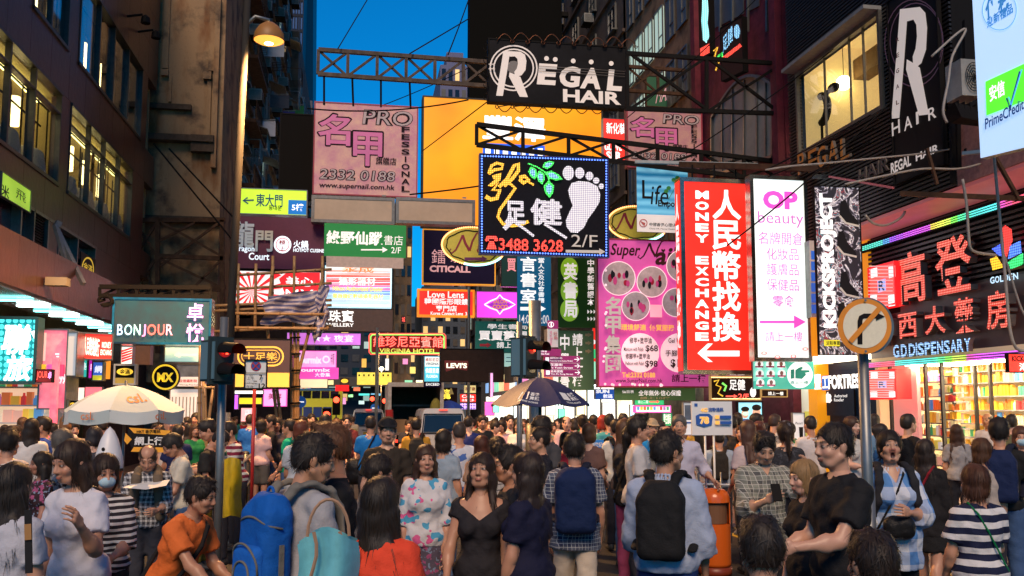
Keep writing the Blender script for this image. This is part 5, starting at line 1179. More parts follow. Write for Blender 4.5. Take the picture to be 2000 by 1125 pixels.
# oval nails signs
def oval(label,cx,cy,rx,ry,Y,clip=None):
 s=Sign(label,(cx-rx,cy-ry,cx+rx,cy+ry),Y,M_RUST,None,.12,panel=False)
 m=MB();n=40;pts=[s.pl.pt(*s.pl.uv(cx+rx*math.cos(6.2832*i/n),cy-ry*math.sin(6.2832*i/n)+.06*rx*math.cos(6.2832*i/n)),0) for i in range(n)]
 m.mesh([p+V(0,.15,0) for p in pts]+pts,[(i,(i+1)%n,n+(i+1)%n,n+i) for i in range(n)]+[tuple(range(n,2*n))]);m.build('board',mat('mustard_enamel',(.50,.40,.05),.5,0,.30,noise=.2),s.root)
 sk=lambda x,y:(x,y+.06*(x-cx))
 s.dots([sk(cx+rx*1.0*math.cos(6.2832*i/90),cy-ry*1.0*math.sin(6.2832*i/90)) for i in range(90)],.035,glow('amber_bulb',(1,.35,.12),1.5));s.line([sk(cx+rx*.86*math.cos(6.2832*i/40)+1.2*math.sin(i*1.7),cy-ry*.82*math.sin(6.2832*i/40)+1.2*math.cos(i*1.3)) for i in range(41)],.022,INK,'scroll_line')
 s.line([sk(cx+rx*math.cos(t),cy-ry*math.sin(t)) for t in [4.4+.12*i for i in range(12)]],.04,glow('cyan_tube',(.4,.9,1),1.2),'neon_tubing',.02)
 return s,sk
s,sk=oval('mustard oval nail salon sign left of the foot massage board',925,481,62,37,32)
MR=mat('maroon_paint',(.22,.01,.03),.5,0,.15)
def scriptN(s,x,y,k,m):
 ribbon(s,[(x-16*k,y+22*k),(x-20*k,y+27*k),(x-14*k,y+31*k),(x-6*k,y+24*k),(x+2*k,y+8*k),(x+8*k,y-6*k)],lambda t:(2.2+2*t)*k,m,'letter');ribbon(s,[(x+8*k,y-6*k),(x+13*k,y+10*k),(x+22*k,y+26*k)],5.2*k,m,'letter');ribbon(s,[(x+22*k,y+26*k),(x+28*k,y+6*k),(x+36*k,y-9*k),(x+44*k,y-12*k)],lambda t:(4.5-2.5*t)*k,m,'letter')
scriptN(s,896,465,.95,MR);s.t('ails',(930,468,975,494),MR,.03,shear=.2);arrow(s,907,952,506,12,mat('violet_arrow',(.14,.02,.12)),.5)
s,sk=oval('mustard oval nail salon sign right of the foot massage board, above the magenta poster',1245,437,58,34,31)
scriptN(s,1212,422,.95,MR);s.t('ails',(1246,425,1285,450),MR,.03,shear=.2)
# --- foot massage LED board ---
s=Sign('black LED foot massage board with blue bulb border and white footprint',(936,305,1189,500),29,mat('black_led_panel',(.014,.012,.016),.35,noise=.3),mat('navy_frame',(.02,.03,.2),.4),.22,.03)
tl=lambda x,y:(x,y+(x-1062)*.035)
s.dots([tl(x,309) for x in np.linspace(942,1183,46)]+[tl(x,495) for x in np.linspace(942,1183,46)]+[tl(941,y) for y in np.linspace(309,495,36)]+[tl(1184,y) for y in np.linspace(309,495,36)],.03,glow('blue_led',(.10,.22,1),3.0))
LW=led_mat('white_led_field',(.38,.35,.42),(1,1,1),.75,1.15,16,.30);LY=led_mat('amber_led_field',(.75,.30,.01),(1,.62,.08),.65,1.6,16,.34);LG=led_mat('green_led_field',(.0,.45,.03),(.12,1,.18),.5,1.8,16,.36);LR=led_mat('red_led_field',(.55,.0,.0),(1,.12,.08),.6,1.8,18,.40);LB=led_mat('blue_led_field',(.03,.12,.35),(.4,.8,1),.5,1.6,18,.36)
for x_,y_,rx,ry in ((1110,338,11,14),(1132,338,9,11),(1151,344,7.5,8.5),(1164,353,6,6.5),(1174,364,5,5.5)):s.disc(x_,y_,rx,ry,LW,'toe')
s.poly([(1109,372),(1116,358),(1130,354),(1150,356),(1166,364),(1172,380),(1170,396),(1160,412),(1148,428),(1140,445),(1128,455),(1114,454),(1106,443),(1105,430),(1112,414),(1118,402),(1113,388)],LW,'sole')
rb=lambda p,w,m:ribbon(s,p,w,m,'brush_stroke')
tap=lambda a:(lambda t:a*(.35+.65*math.sin(math.pi*min(1,t*.8+.15))))
rb([(954,340),(960,324),(970,319),(982,322),(980,330),(966,332),(954,340)],6,LY);rb([(962,347),(978,342),(974,350),(956,364),(972,358),(962,372),(976,372),(970,388),(958,390),(948,384)],8,LY)
rb([(974,366),(990,350),(1004,324),(1012,320),(1012,334),(1000,350),(984,364)],7,LY);rb([(994,358),(1006,368),(992,388),(976,410),(972,424),(982,438),(1000,442),(1020,438),(1032,433)],6,LY);rb([(1014,348),(1024,345),(1032,352),(1022,358),(1014,350)],8,LY);rb([(1030,355),(1042,362)],4,LY)
s.t('足',(986,394,1026,438),LW,.06);rb([(1006,436),(1024,448),(1042,462)],5,LW);rb([(1000,432),(984,448)],9,LW);s.t('健',(1036,390,1096,440),LW,.055);rb([(1062,438),(1084,452),(1106,466)],5,LW)
def leaf(x0_,y0_,x1_,y1_,w):
 d=Vector((x1_-x0_,y1_-y0_));n=Vector((-d.y,d.x)).normalized()*w;q=[(x0_,y0_),(x0_+d.x*.3+n.x,y0_+d.y*.3+n.y),(x0_+d.x*.7+n.x*.8,y0_+d.y*.7+n.y*.8),(x1_,y1_),(x0_+d.x*.7-n.x*.8,y0_+d.y*.7-n.y*.8),(x0_+d.x*.3-n.x,y0_+d.y*.3-n.y)]
 s.poly(q,LG,'leaf');c=[(x0_+(a-x0_)*.62+d.x*.18,y0_+(b-y0_)*.62+d.y*.18) for a,b in q];s.poly(c,LB,'leaf_centre')
for q in ((1036,326,1044,352,8),(1058,328,1082,318,7),(1062,338,1098,352,8),(1052,334,1058,362,8),(1070,354,1072,388,10)):leaf(*q)
rb([(1030,321),(1048,328),(1066,340),(1072,356)],2.5,LG)
s.t('3488 3628',(973,468,1098,492),LR,.02);s.poly([(946,470),(950,462),(968,462),(972,470),(969,473),(964,472),(964,468),(954,468),(954,472),(948,473)],LR,'phone');s.poly([(955,472),(963,472),(969,488),(949,488)],LR,'phone')
s.t('2/F',(1114,460,1165,484),WINK,.0);arrow(s,1103,1180,492,13,WINK,.42,1)
for i,px in enumerate((968,1018,1108,1158)):m=MB();m.tube([P(px,289+(px-931)*.07,29.2),P(px,307+(px-1062)*.04,29.1)],.025,5);tag(m.build('hanging_chain',M_BLACK),f'short chain above the foot massage board, {("first", "second", "third", "fourth")[i]} from its blue end','chain','chains of the foot massage board')
# --- vertical book banners ---
s=Sign('tall blue bookroom banner with opening hours and a white arrow',(1010,490,1076,636),33,mat('blue_banner',(.01,.11,.22),.6,0,.55,ecol=(.004,.13,.27)),M_BLACK,.06,0);s.col('言書室',(1017,500,1047,594),PRINTW,.03);s.col('當人文及社會書籍',(1051,503,1063,592),PRINTW,.01)
arrow(s,1016,1066,603,16,PRINTW,.42);s.t('14:00-24:00',(1014,615,1072,632),WB,.01)
s=Sign('tall green English bookshop banner with lime halo around its characters',(1090,500,1163,640),32,mat('dark_green_banner',(.02,.05,.015),.6,0,.35,ecol=(.015,.05,.01)),M_BLACK,.06,0)
LH=glow('lime_halo',(.22,.40,.02),.8);s.disc(1112,525,17,22,LH);s.disc(1112,568,17,24,LH);s.disc(1112,606,18,22,LH);s.col('英書局',(1101,512,1127,622),glow('cream_print',(.95,.82,.78),.8),.04);s.col('中學新舊課本',(1147,506,1160,598),WB,.015)
for y_ in (609,623):
 for x_ in (1147,1153,1159):s.poly([(x_,y_-4),(x_+4,y_),(x_,y_+4)],WB,'arrow')
s=Sign('dull green banner inviting people upstairs, hanging under the lime halo banner',(1091,646,1160,762),32.3,mat('grey_green_banner',(.07,.13,.06),.6,0,.25),M_GREYP,.06,0);s.col('中學書',(1094,650,1112,760),WB,.02,gap=.08);s.col('請上一樓',(1118,650,1138,756),WB,.02)
for y_ in (654,670,686):arrow(s,1143,1156,y_,9,mat('sand_print',(.5,.42,.22)),.5)
s=Sign('teal cloth banner of a student bookshop with a red arrow',(928,628,1032,689),34.5,mat('teal_banner',(.008,.11,.085),.6,0,.35,bump=.4,bscale=3),M_GREYP,.06,0);s.t('學生書局',(952,633,1030,643),WB,.01);s.t('買賣舊課',(935,646,1030,665),WB,.05);arrow(s,937,960,674,10,mat('red_ink'),.5);s.t('請上二樓',(970,668,1030,680),WB,.02)
s=Sign('small white notice panel between teal and green banners',(985,690,1012,716),34.8,glow('mint_face',(.5,.8,.7),.6),M_GREYP,.06,0);s.t('二樓',(988,696,1009,708),mat('teal_ink'),.02)
s=Sign('dark teal board with pink character behind the blue banner',(978,496,1012,560),36,mat('deep_teal',(.015,.05,.05),.6,0,.2),CHROME,.2,.03);s.t('買',(990,505,1008,530),glow('rose_char',(.8,.3,.35),.6),.03)
s=Sign('blue and white hotel list board left of the jeans board',(828,695,860,746),38,glow('cyan_face',(.08,.55,.75),.8),M_ALU,.3,.02);s.box((830,697,858,716),glow('pale_face',(.85,.95,.9),.9));s.t('維珍尼亞',(831,699,857,706),mat('red_ink'),.02);s.t('VIRGINIA',(831,708,857,713),mat('teal_ink'),.02);s.t('佛羅里達',(831,719,857,729),PRINTW,.02);s.t('FLORIDA',(833,732,855,738),PRINTW,.02)
s=Sign('dark exceed board under the hotel list board',(828,746,862,756),38.1,mat('navy_panel'),M_BLACK,.3,0);s.t('EXCEED',(832,748,858,753),PRINTW,.02)
# --- magenta Super Nail poster ---
MGP=mat('magenta_poster',(.50,.06,.28),.45,0,.55,ecol=None,noise=.35,nscale=.8,dark=(.62,.09,.36));
s=Sign('large magenta nail salon poster with photo circles and prices',(1166,468,1386,757),30,MGP,mat('crimson_edge'),.25,.05)
INKB=mat('brown_black_ink',(.05,.015,.015),.6);PKL=glow('pale_pink',(1,.62,.68),.75)
s.t('Super',(1190,476,1247,506),INKB,.02,shear=.2);scriptN(s,1262,480,.82,INKB);s.t('ail',(1278,482,1318,518),INKB,.03,shear=.2);s.poly([(1295,494),(1291,489),(1292,486),(1295,488),(1298,486),(1299,489)],INKB,'heart')
rn=random.Random(4)
for x_,y_,r_ in ((1208,544,33),(1272,551,30),(1330,520,31),(1239,599,28),(1317,592,28),(1292,640,0)):
 if r_==0:continue
 s.disc(x_,y_,r_,r_*1.02,glow('pale_pink'),'photo_rim');s.disc(x_,y_,r_*.95,r_*.97,mat('photo_grey_%d'%(r_%3),((.45,.33,.35),(.38,.30,.34),(.5,.38,.36))[r_%3],.5,0,.45,noise=.4,nscale=5),'photo')
 for k in range(9):s.disc(x_-r_*.6+rn.uniform(0,r_*1.2),y_+rn.uniform(-r_*.3,r_*.4),rn.uniform(2.5,4.5),rn.uniform(5,9),[mat('nail_black',(.02,.02,.03),.3),mat('nail_red',(.35,.01,.04),.3,0,.2),mat('nail_rose',(.5,.05,.2),.3,0,.3)][k%3],'nail',n=12)
s.col('名甲集團',(1179,580,1208,730),WINK,.055,gap=.05)
for x_,y_,r_ in ((1246,690,37),(1322,690,37)):s.disc(x_,y_,r_,r_*1.03,glow('pale_pink'),'price_disc')
s.t('環境舒適  優質服務',(1209,635,1312,647),glow('orange_print',(1,.45,.08),.7),.04);s.t('修甲+塗甲油',(1225,660,1268,672),INKB,.02);s.t('Manicure with Polish',(1214,679,1252,687),INKB,.01);s.t('$68',(1256,675,1280,689),INKB,.02);s.t('修腳甲+塗甲油',(1217,691,1264,702),INKB,.02);s.t('Pedicure with Polish',(1217,707,1253,714),INKB,.01);s.t('$98',(1255,705,1279,719),INKB,.02)
s.t('Gel 甲全套',(1300,660,1342,672),INKB,.02);s.t('(Full)',(1320,676,1336,684),INKB,.01);s.t('手腳同價',(1294,685,1342,697),INKB,.02);s.t('$168',(1304,702,1342,720),INKB,.03)
s.t('Tel:2332 0188',(1210,728,1274,738),glow('orange_print'),.03);s.t('www.SuperNail.com.hk',(1197,740,1288,750),INKB,.01);s.t('請上一樓',(1306,732,1372,747),INKB,.02)
for k in range(26):
 x_,y_=(1171+rn.uniform(0,8),rn.uniform(478,740)) if k%2 else (rn.uniform(1175,1300),754-rn.uniform(0,4));s.disc(x_,y_,2.6,2.6,glow('pale_pink'),'blossom',n=7)
s.box((1262,598,1285,622),glow('rose_glow',(1,.35,.45),.8),'patch')
s=Sign('green banner strip under the magenta poster promising service all year',(1200,757,1358,782),30.2,mat('leaf_green_banner',(.06,.13,.04),.6,0,.3),M_GREYP,.05,0);s.t('全年無休‧信心保證',(1247,762,1330,773),WB,.02);s.t('價目表',(1215,762,1238,768),WB,.01);s.t('請上10樓',(1250,775,1308,780),mat('sand_print'),.02)
# --- life empowerment banner ---
SK=mat('sky_blue_print',(.08,.38,.62),.5,0,.55,ecol=(.04,.36,.66),noise=0);nt_=SK.node_tree;w_=nt_.nodes.new('ShaderNodeTexWave');w_.bands_direction='Z';w_.inputs['Scale'].default_value=1.1;w_.inputs['Distortion'].default_value=1.5;tc_=nt_.nodes.new('ShaderNodeTexCoord');nt_.links.new(tc_.outputs['Object'],w_.inputs['Vector']);cr_=nt_.nodes.new('ShaderNodeValToRGB');cr_.color_ramp.elements[0].color=(.01,.20,.42,1);cr_.color_ramp.elements[1].color=(.25,.62,.85,1);nt_.links.new(w_.outputs[0],cr_.inputs[0]);nt_.links.new(cr_.outputs[0],nt_.nodes['Principled BSDF'].inputs['Emission Color'])
s=Sign('sky blue psychology banner with clover leaves behind the money exchange sign',(1244,328,1344,454),29.6,SK,M_GREYP,.05,0)
s.box((1244,420,1344,454),glow('pale_face2',(.72,.66,.66),.5));s.t('L',(1254,352,1274,388),INK,.0);s.t('ife',(1270,362,1304,400),INK,.0,shear=.1);s.t('Empower',(1285,392,1341,408),INK,.03);s.t('中國香港心理健康專業',(1268,436,1342,443),INK,.01);s.t('China HK Mental Health Foundation',(1268,446,1342,449),INK,0);s.disc(1256,436,8,8,mat('rose_ink',(.55,.12,.12)),r0=.8);s.poly([(1250,432),(1260,436),(1258,442),(1254,438)],mat('rose_ink'),'mark')
GL=mat('clover_green',(.04,.25,.05),.5,0,.2);ribbon(s,[(1305,390),(1318,366),(1322,352)],1,GL)
for x_,y_ in ((1315,352),(1322,348),(1320,358),(1305,368),(1300,374),(1326,384)):s.disc(x_,y_,4.5,4,GL,'clover',n=10)
# --- money exchange light box with side ---
RB=glow('red_lit_face',(1,.022,.012),1.0,0)
def exch_side(s,r,m=None):
 pass
s=Sign('tall red money exchange light box with chrome frame and left arrow',(1331,349,1470,731),26,RB,CHROME,.42,.13)
s.col('人民幣找換',(1392,370,1446,668),PRINTW,.045,gap=.03);s.col('MONEY EXCHANGE',(1358,370,1384,668),PRINTW,.05,gap=.12)
s.poly([(1362,690),(1382,671),(1392,671),(1378,685),(1444,685),(1444,696),(1378,696),(1392,707),(1382,707)],PRINTW,'arrow')
# its narrow lit side facing left
u0,v0,u1,v1=s.b;o_=s.pl.pt(u0,0,0);sp_=Plane(o_-V(.012,0,0),-90);side=MB();side.obox(sp_.pt(-.21,(v0+v1)/2,0),sp_.U*.19,sp_.W*((v1-v0)/2-.1),sp_.N*.006);side.build('side_panel',RB,s.root)
for i,ch in enumerate('人民幣找換'):
 co,fs=text_data(ch,.04);x_,y_=co[:,0],co[:,1];x_=(x_-x_.min())/(x_.max()-x_.min());y_=(y_-y_.min())/(y_.max()-y_.min());hh_=(v1-v0)*.165;zz=v1-.35-(i+1)*hh_*.98;m=MB();m.mesh([sp_.pt(-.36+.28*a,zz+hh_*.85*b,.012) for a,b in zip(x_,y_)],fs);m.build('lettering',PRINTW,s.root)
for px in (1352,1395,1437):m=MB();m.tube([P(px,322,26.2),P(px,352,26.2)],.03,5);tag(m.build('hanging_chain',M_BLACK),f'chain holding the red money exchange box, {"nearest the sky blue banner" if px < 1380 else "middle one" if px < 1420 else "nearest the white beauty box"}','chain','chains of the money exchange box')
# --- OP beauty ---
WF=glow('cool_white_face',(.86,1,.98),1.0);PKI=mat('magenta_print_lit',(.75,.06,.55),.5,0,.75,ecol=(.85,.10,.62));PUI=mat('orchid_print_lit',(.6,.2,.6),.5,0,.6,ecol=(.62,.16,.58))
s=Sign('tall white OP beauty light box with magenta lettering and right arrow',(1468,344,1581,706),24.2,WF,CHROME,.3,.11)
s.t('OP',(1490,373,1558,409),PKI,.055);s.t('beauty',(1480,414,1569,444),PUI,.0);s.t('名牌開倉',(1481,454,1568,478),PUI,.0)
for i,t_ in enumerate(('化妝品','護膚品','保健品')):s.t(t_,(1497,485+30*i,1559,508+30*i),PUI,.0)
s.t('零食',(1508,577,1551,599),PUI,.01);arrow(s,1483,1573,629,26,PKI,.18);s.t('請上一樓',(1494,648,1566,667),PUI,.0)
for x_,y_ in ((1491,690),(1517,697),(1548,696),(1571,682)):s.disc(x_,y_,6,3.5,glow('lip_red',(.9,.3,.3),.7),'kiss',r0=.55,n=14)
s=Sign('teal and white direction board with pointing hand under the beauty box',(1471,704,1590,760),25.2,glow('teal_lit_face',(.05,.48,.36),.75),M_GREYP,.08,0)
s.poly([(1471,704),(1528,704),(1540,725),(1471,745)],glow('mint_lit',(.25,.72,.58),.75),'shape');s.disc(1562,732,25,26,glow('white_lit_disc',(.95,1,.98),.95))
TH=mat('teal_print',(.0,.30,.22),.5,0,.3);s.poly([(1544,722),(1551,721),(1551,739),(1544,740)],TH,'cuff');s.poly([(1553,723),(1560,718),(1566,716),(1568,719),(1564,723),(1580,723),(1581,727),(1572,728),(1574,732),(1570,736),(1566,740),(1553,739)],TH,'hand');s.t('直上一樓',(1543,744,1578,750),TH,.01)
for x_,y_ in ((1482,712),(1503,712),(1524,712),(1482,730),(1503,730),(1524,730),(1482,748),(1503,748)):s.disc(x_,y_,8,8,glow('white_lit_disc'),n=16);s.disc(x_,y_-1,3.5,4.5,[mat('product_a',(.05,.2,.5)),mat('product_b',(.5,.3,.3)),mat('product_c',(.1,.4,.25))][int(x_+y_)%3],n=10);s.box((x_-8,y_+3,x_+8,y_+6),mat('pink_ink'))
# --- kicks banner ---
GRF=bpy.data.materials.new('shoe_print');GRF.use_nodes=True;nt_=GRF.node_tree;b_=nt_.nodes['Principled BSDF'];vo=nt_.nodes.new('ShaderNodeTexVoronoi');vo.feature='SMOOTH_F1';vo.inputs['Scale'].default_value=2.6;wv=nt_.nodes.new('ShaderNodeTexNoise');wv.inputs['Scale'].default_value=1.6;wv.inputs['Detail'].default_value=3;wv.inputs['Distortion'].default_value=3.5
tc_=nt_.nodes.new('ShaderNodeTexCoord');nt_.links.new(tc_.outputs['Object'],wv.inputs['Vector']);nt_.links.new(tc_.outputs['Object'],vo.inputs['Vector']);cr_=nt_.nodes.new('ShaderNodeValToRGB');cr_.color_ramp.interpolation='CONSTANT';E_=cr_.color_ramp.elements;E_[0].color=(.02,.018,.028,1);E_[1].position=.48;E_[1].color=(.30,.28,.36,1)
for p_,c_ in ((.52,(.75,.72,.75,1)),(.555,(.06,.05,.08,1)),(.60,(.35,.04,.05,1)),(.625,(.10,.30,.38,1)),(.65,(.04,.04,.06,1))):e=E_.new(p_);e.color=c_
nt_.links.new(wv.outputs[0],cr_.inputs[0]);nt_.links.new(cr_.outputs[0],b_.inputs['Base Color']);nt_.links.new(cr_.outputs[0],b_.inputs['Emission Color']);b_.inputs['Emission Strength'].default_value=.45
s=Sign('tall dark sneaker print banner with sideways white letters',(1594,364,1684,694),21.3,GRF,M_BLACK,.06,.02);s.t('KICKSPROJECT',(1604,378,1636,640),PRINTW,.05,rot=90);s.box((1609,664,1640,676),glow('yellow_strip',(.75,.70,.04),.6));s.t('波鞋專賣',(1613,666,1640,674),INK,.01)
for x_,y_,k_ in ((1655,420,1),(1650,480,-1),(1655,560,1),(1650,620,-1)):
 s.poly([(x_-14,y_-26),(x_-4,y_-30),(x_+4,y_-6),(x_+20,y_+12),(x_+22,y_+20),(x_-6,y_+14),(x_-16,y_)],mat('shoe_black',(.02,.02,.025),.4),'shoe_picture');ribbon(s,[(x_-16,y_+2),(x_-4,y_+16),(x_+22,y_+22)],4,WINK,'shoe_sole')
# --- small LED copy of the foot sign near the ground and others ---
s=Sign('small foot massage light board low under the teal direction board',(1387,734,1486,782),27.8,mat('brown_black_panel',(.04,.02,.018),.4),mat('gold_bulb_rim',(.5,.3,.1),.4,0,.5),.12,.04)
s.dots([(x,737) for x in np.linspace(1390,1483,34)]+[(x,779) for x in np.linspace(1390,1483,34)],.022,glow('gold_bulb',(1,.65,.25),1.6));ribbon(s,[(1394,745),(1404,742),(1398,752),(1408,756),(1402,768),(1412,774)],3,glow('amber',(1,.6,.05),1.0));ribbon(s,[(1410,748),(1418,754),(1414,764)],4,NG);s.t('足健',(1424,741,1455,762),PRINTW,.02);arrow(s,1417,1440,774,8,NR,.3);s.t('2/F',(1441,769,1462,779),NR,.02);s.disc(1470,766,6,10,PRINTW,'sole')
s=Sign('brown notice strip with bulb rim beside the low foot board',(1486,760,1538,776),28,mat('brown_black_panel'),mat('gold_bulb_rim'),.1,.03);s.t('請上一樓',(1500,765,1530,772),PRINTW,.01)
s=Sign('blue white sign reading sun mobile style letters above the crowd',(1162,760,1222,780),36,glow('royal_face',(.02,.12,.55),.7),M_ALU,.2,.02);s.t('SUN',(1164,761,1190,768),PRINTW,.05);s.t('數碼',(1178,770,1196,778),PRINTW,.02)
s=Sign('green exit style strip with red arrow under the leaf green banner',(1239,778,1297,791),30.6,glow('exit_green',(.05,.75,.25),.9),M_ALU,.1,.01);s.t('請上二樓',(1246,781,1266,788),PRINTW,.01);arrow(s,1268,1288,784.5,6,NR,.4)
s=Sign('small red arrow sign at the edge of the green banners',(1158,640,1170,706),32.6,glow('scarlet_face'),M_ALU,.1,0);arrow(s,1160,1168,668,10,PRINTW,.4);s.box((1158,682,1169,700),glow('exit_green'))
s=Sign('red and white LOVE print board between billboard and purple board',(1178,232,1228,316),35,glow('scarlet_face'),M_ALU,.3,.02);s.t('GLOVE',(1180,280,1214,294),PRINTW,.04,shear=.1);s.t('SER',(1184,296,1214,312),PRINTW,.04);s.t('新化裝',(1184,240,1222,262),PRINTW,.02)
s=Sign('tiny red neon character above the exchange lights on the grey block',(784,618,792,630),60,mat('navy_panel'),M_BLACK,.2,0);s.t('城',(785,619,791,629),NR,.0)
# --- left signs ---
s=Sign('steel BONJOUR sign board with rainbow neon letters',(219,582,413,673),22,mat('brushed_teal_steel',(.045,.19,.19),.28,.6,.16,ecol=None,noise=.35,nscale=.6,dark=(.085,.07,.065)),CHROME,.45,.05)
cs=((.35,.6,1),(.4,.85,1),(.45,1,.9),(1,.25,.6),(1,.12,.10),(1,.14,.12),(1,.35,.45));x_=230
for ch,c_,w_ in zip('BONJOUR',cs,(12,16,14,8,18,14,14)):
 s.t(ch,(x_,634,x_+w_-1,655 if ch!='J' else 658),glow('neon_%d%d%d'%tuple(int(9*v) for v in c_),c_,1.9),.008,lift=.05);x_+=w_+2.3
PN=glow('pink_neon',(1,.35,.95),1.9)
s.t('卓',(367,593,398,627),PN,.02,lift=.05);s.t('悅',(365,633,399,668),PN,.02,lift=.05)
s=Sign('pale mint arrow light box under the BONJOUR sign',(321,676,400,708),24,glow('mint_face',(.5,.8,.7),.6),M_ALU,.3,.02);arrow(s,384,340,693,13,glow('pale_face3',(1,.85,.75),.8),.35)
s=Sign('cyan LED wall screen with bursting white characters at the left edge',(-30,618,73,750),19.5,led_mat('cyan_led_screen',(.0,.30,.34),(.10,.85,.85),.7,1.4,8,.40),mat('dark_teal_frame',(.02,.08,.09),.4),.35,.06,name='led_screen')
HW=glow('white_hot',(1,1,1),1.4);s.t('聯',(2,634,56,692),HW,.06,shear=.12);s.t('旅',(8,694,58,744),HW,.06,shear=.12);s.poly([(60,648),(72,644),(70,668)],HW,'burst')
s=Sign('red money exchange light box slanting on the left corner shop',(151,650,221,703),20.5,glow('scarlet_face'),M_ALU,.6,.03,ang=25);s.t('金美人民幣找換行',(154,656,194,692),PRINTW,.03,wave=lambda x:-.12*x);s.t('MONEY',(199,668,217,680),PRINTW,.02);s.t('EXCHANGE',(196,683,220,694),PRINTW,.02)
for i,(r,c_,t_) in enumerate((((148,700,172,738),(.05,.6,.5),'美'),((172,702,182,740),(.7,.02,.5),'容'),((180,706,202,744),(.04,.12,.5),'網'))):
 s=Sign(('jade green','purple','royal blue')[i]+' poster light box under the slanting exchange box',r,20.8,glow('poster_%d'%i,c_,.8),M_ALU,.2,.02);s.t(t_,(r[0]+5,r[1]+8,r[2]-3,r[1]+22),PRINTW,.02)
 if i==2:s.box((181,733,201,744),glow('yellow_strip'))
s=Sign('pale glass box end of the corner exchange shop',(130,648,151,735),19.8,mat('milky_glass',(.45,.50,.55),.2,0,.35),M_ALU,.5,.02)
s=Sign('small red neon board reading JOUR at the cyan screen corner',(70,721,102,747),19.3,mat('maroon_panel'),M_BLACK,.15,.01);s.t('JOUR',(72,725,93,742),NR,.0);s.t('卓',(94,726,101,740),PN,.02)
s=Sign('pink red vertical advertisement column of the corner cosmetics shop',(76,642,132,800),19.9,mat('rose_poster',(.8,.06,.16),.4,0,.8,noise=.35,nscale=2,dark=(.9,.3,.35)),M_ALU,.8,.03);s.t('beautiful',(106,690,114,770),PRINTW,.02,rot=90);s.t('99',(116,730,128,750),PRINTW,.03);s.box((78,650,90,705),glow('pale_rose',(1,.55,.55),.8))
s=Sign('black and gold crest light box above the white umbrella',(222,711,266,752),23,mat('black_vinyl'),M_WHITE,.2,.04);s.disc(244,726,16,7,glow('amber'),n=24);s.t('金滿',(234,721,254,731),INK,.03);s.box((224,738,264,751),mat('gold_print',(.6,.4,.08),.4,0,.4,noise=.3,nscale=5));s.disc(244,745,8,5,mat('gold_print'),r0=.6)
s=Sign('round black MX sign with a yellow ring',(297,712,349,761),24,INK,None,.12,panel=False,name='round_sign');m=MB();m.lathe(s.pl.pt(0,0,0),[(0,-.12),(.34,-.12),(.34,-.001),(0,-.001)],36,axis='y')
m.build('disc',mat('black_vinyl'),s.root);YR=glow('yellow_ring',(1,.62,.03),.9);s.disc(323,736.5,26,25,YR,'ring',r0=.86);s.t('MX',(307,728,339,746),YR,.05)
s=Sign('brown gold badge light box behind the no parking plate',(452,661,568,758),26,mat('aubergine_brown',(.06,.03,.035),.4,0,.12),M_BLACK,.3,.03);GD=glow('gold_face',(.85,.48,.08),.6);s.box((454,728,566,757),glow('gold_face',(.85,.48,.08),.6))
def stadium(s,x0,y0,x1,y1,w,m,n=10):
 r=(y1-y0)/2;q=[(x1-r+r*math.sin(a),(y0+y1)/2-r*math.cos(a)) for a in [math.pi*i/n for i in range(n+1)]]+[(x0+r-r*math.sin(a),(y0+y1)/2+r*math.cos(a)) for a in [math.pi*i/n for i in range(n+1)]];q.append(q[0]);ribbon(s,q,w,m,'badge_ring')
stadium(s,465,678,553,714,3.5,GD);stadium(s,472,684,546,708,1.5,GD);s.t('十足樂',(476,688,542,704),GD,.01)
s=Sign('grey photo studio fascia with red letters near the bamboo',(345,712,402,756),27,mat('photo_print',(.12,.14,.18),.5,0,.3,noise=.6,nscale=4),M_ALU,.2,.02);s.box((347,736,400,755),glow('pale_face2'));s.t('波瑳攝影院',(350,741,385,747),mat('red_ink'),.02);s.t('White Color Photo Studio',(350,750,388,753),INK,0)
s=Sign('narrow red and white hair picture box above the crest box',(236,676,260,712),24.5,glow('white_hot_panel'),M_ALU,.2,.02)
for k in range(5):s.poly([(238,684+5*k),(258,678+5*k),(258,681+5*k),(238,688+5*k)],RD,'stripe')
s=Sign('yellow and black taxi like strip behind the corner boxes',(202,700,218,742),23.5,glow('orange_rim'),M_BLACK,.2,.02)
# small signs mid ground
s=Sign('red cola shop board under the far blue umbrella',(898,769,930,786),44,glow('scarlet_face'),M_ALU,.2,.02);s.t('Cola',(902,771,926,777),PRINTW,.02);s.t('永發士多',(902,779,926,784),PRINTW,.02)
s=Sign('violet LED text board under the cola board',(898,787,930,800),44,led_mat('violet_led',(.15,.05,.5),(.8,.5,1),.8,1.6,8,.45),M_ALU,.2,.02)
s=Sign('black board with spotlit golden dragon character',(846,757,893,790),46,mat('brown_black_panel'),M_BLACK,.2,0);s.t('龍',(862,760,880,779),glow('gold_neon',(1,.75,.08),1.4),.03)
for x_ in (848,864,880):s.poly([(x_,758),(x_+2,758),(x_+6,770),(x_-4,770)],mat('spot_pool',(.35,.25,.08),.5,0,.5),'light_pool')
s=Sign('railway roundel light box standing beside the open truck',(764,750,792,768),45,glow('pale_face'),M_ALU,.4,.02);s.disc(778,759,8,8,RD);s.t('米',(773,754,783,764),PRINTW,.04)
s=Sign('cream vertical sign at the far right shops',(906,752,930,768),46,glow('cream_face',(1,.75,.3),.8),M_ALU,.2,.02);s.t('茶餐廳',(908,756,928,763),mat('red_ink'),.02)
s=Sign('pink vertical street advertisement post near the navy umbrella',(957,728,963,776),30,PKF,M_ALU,.3,.01)
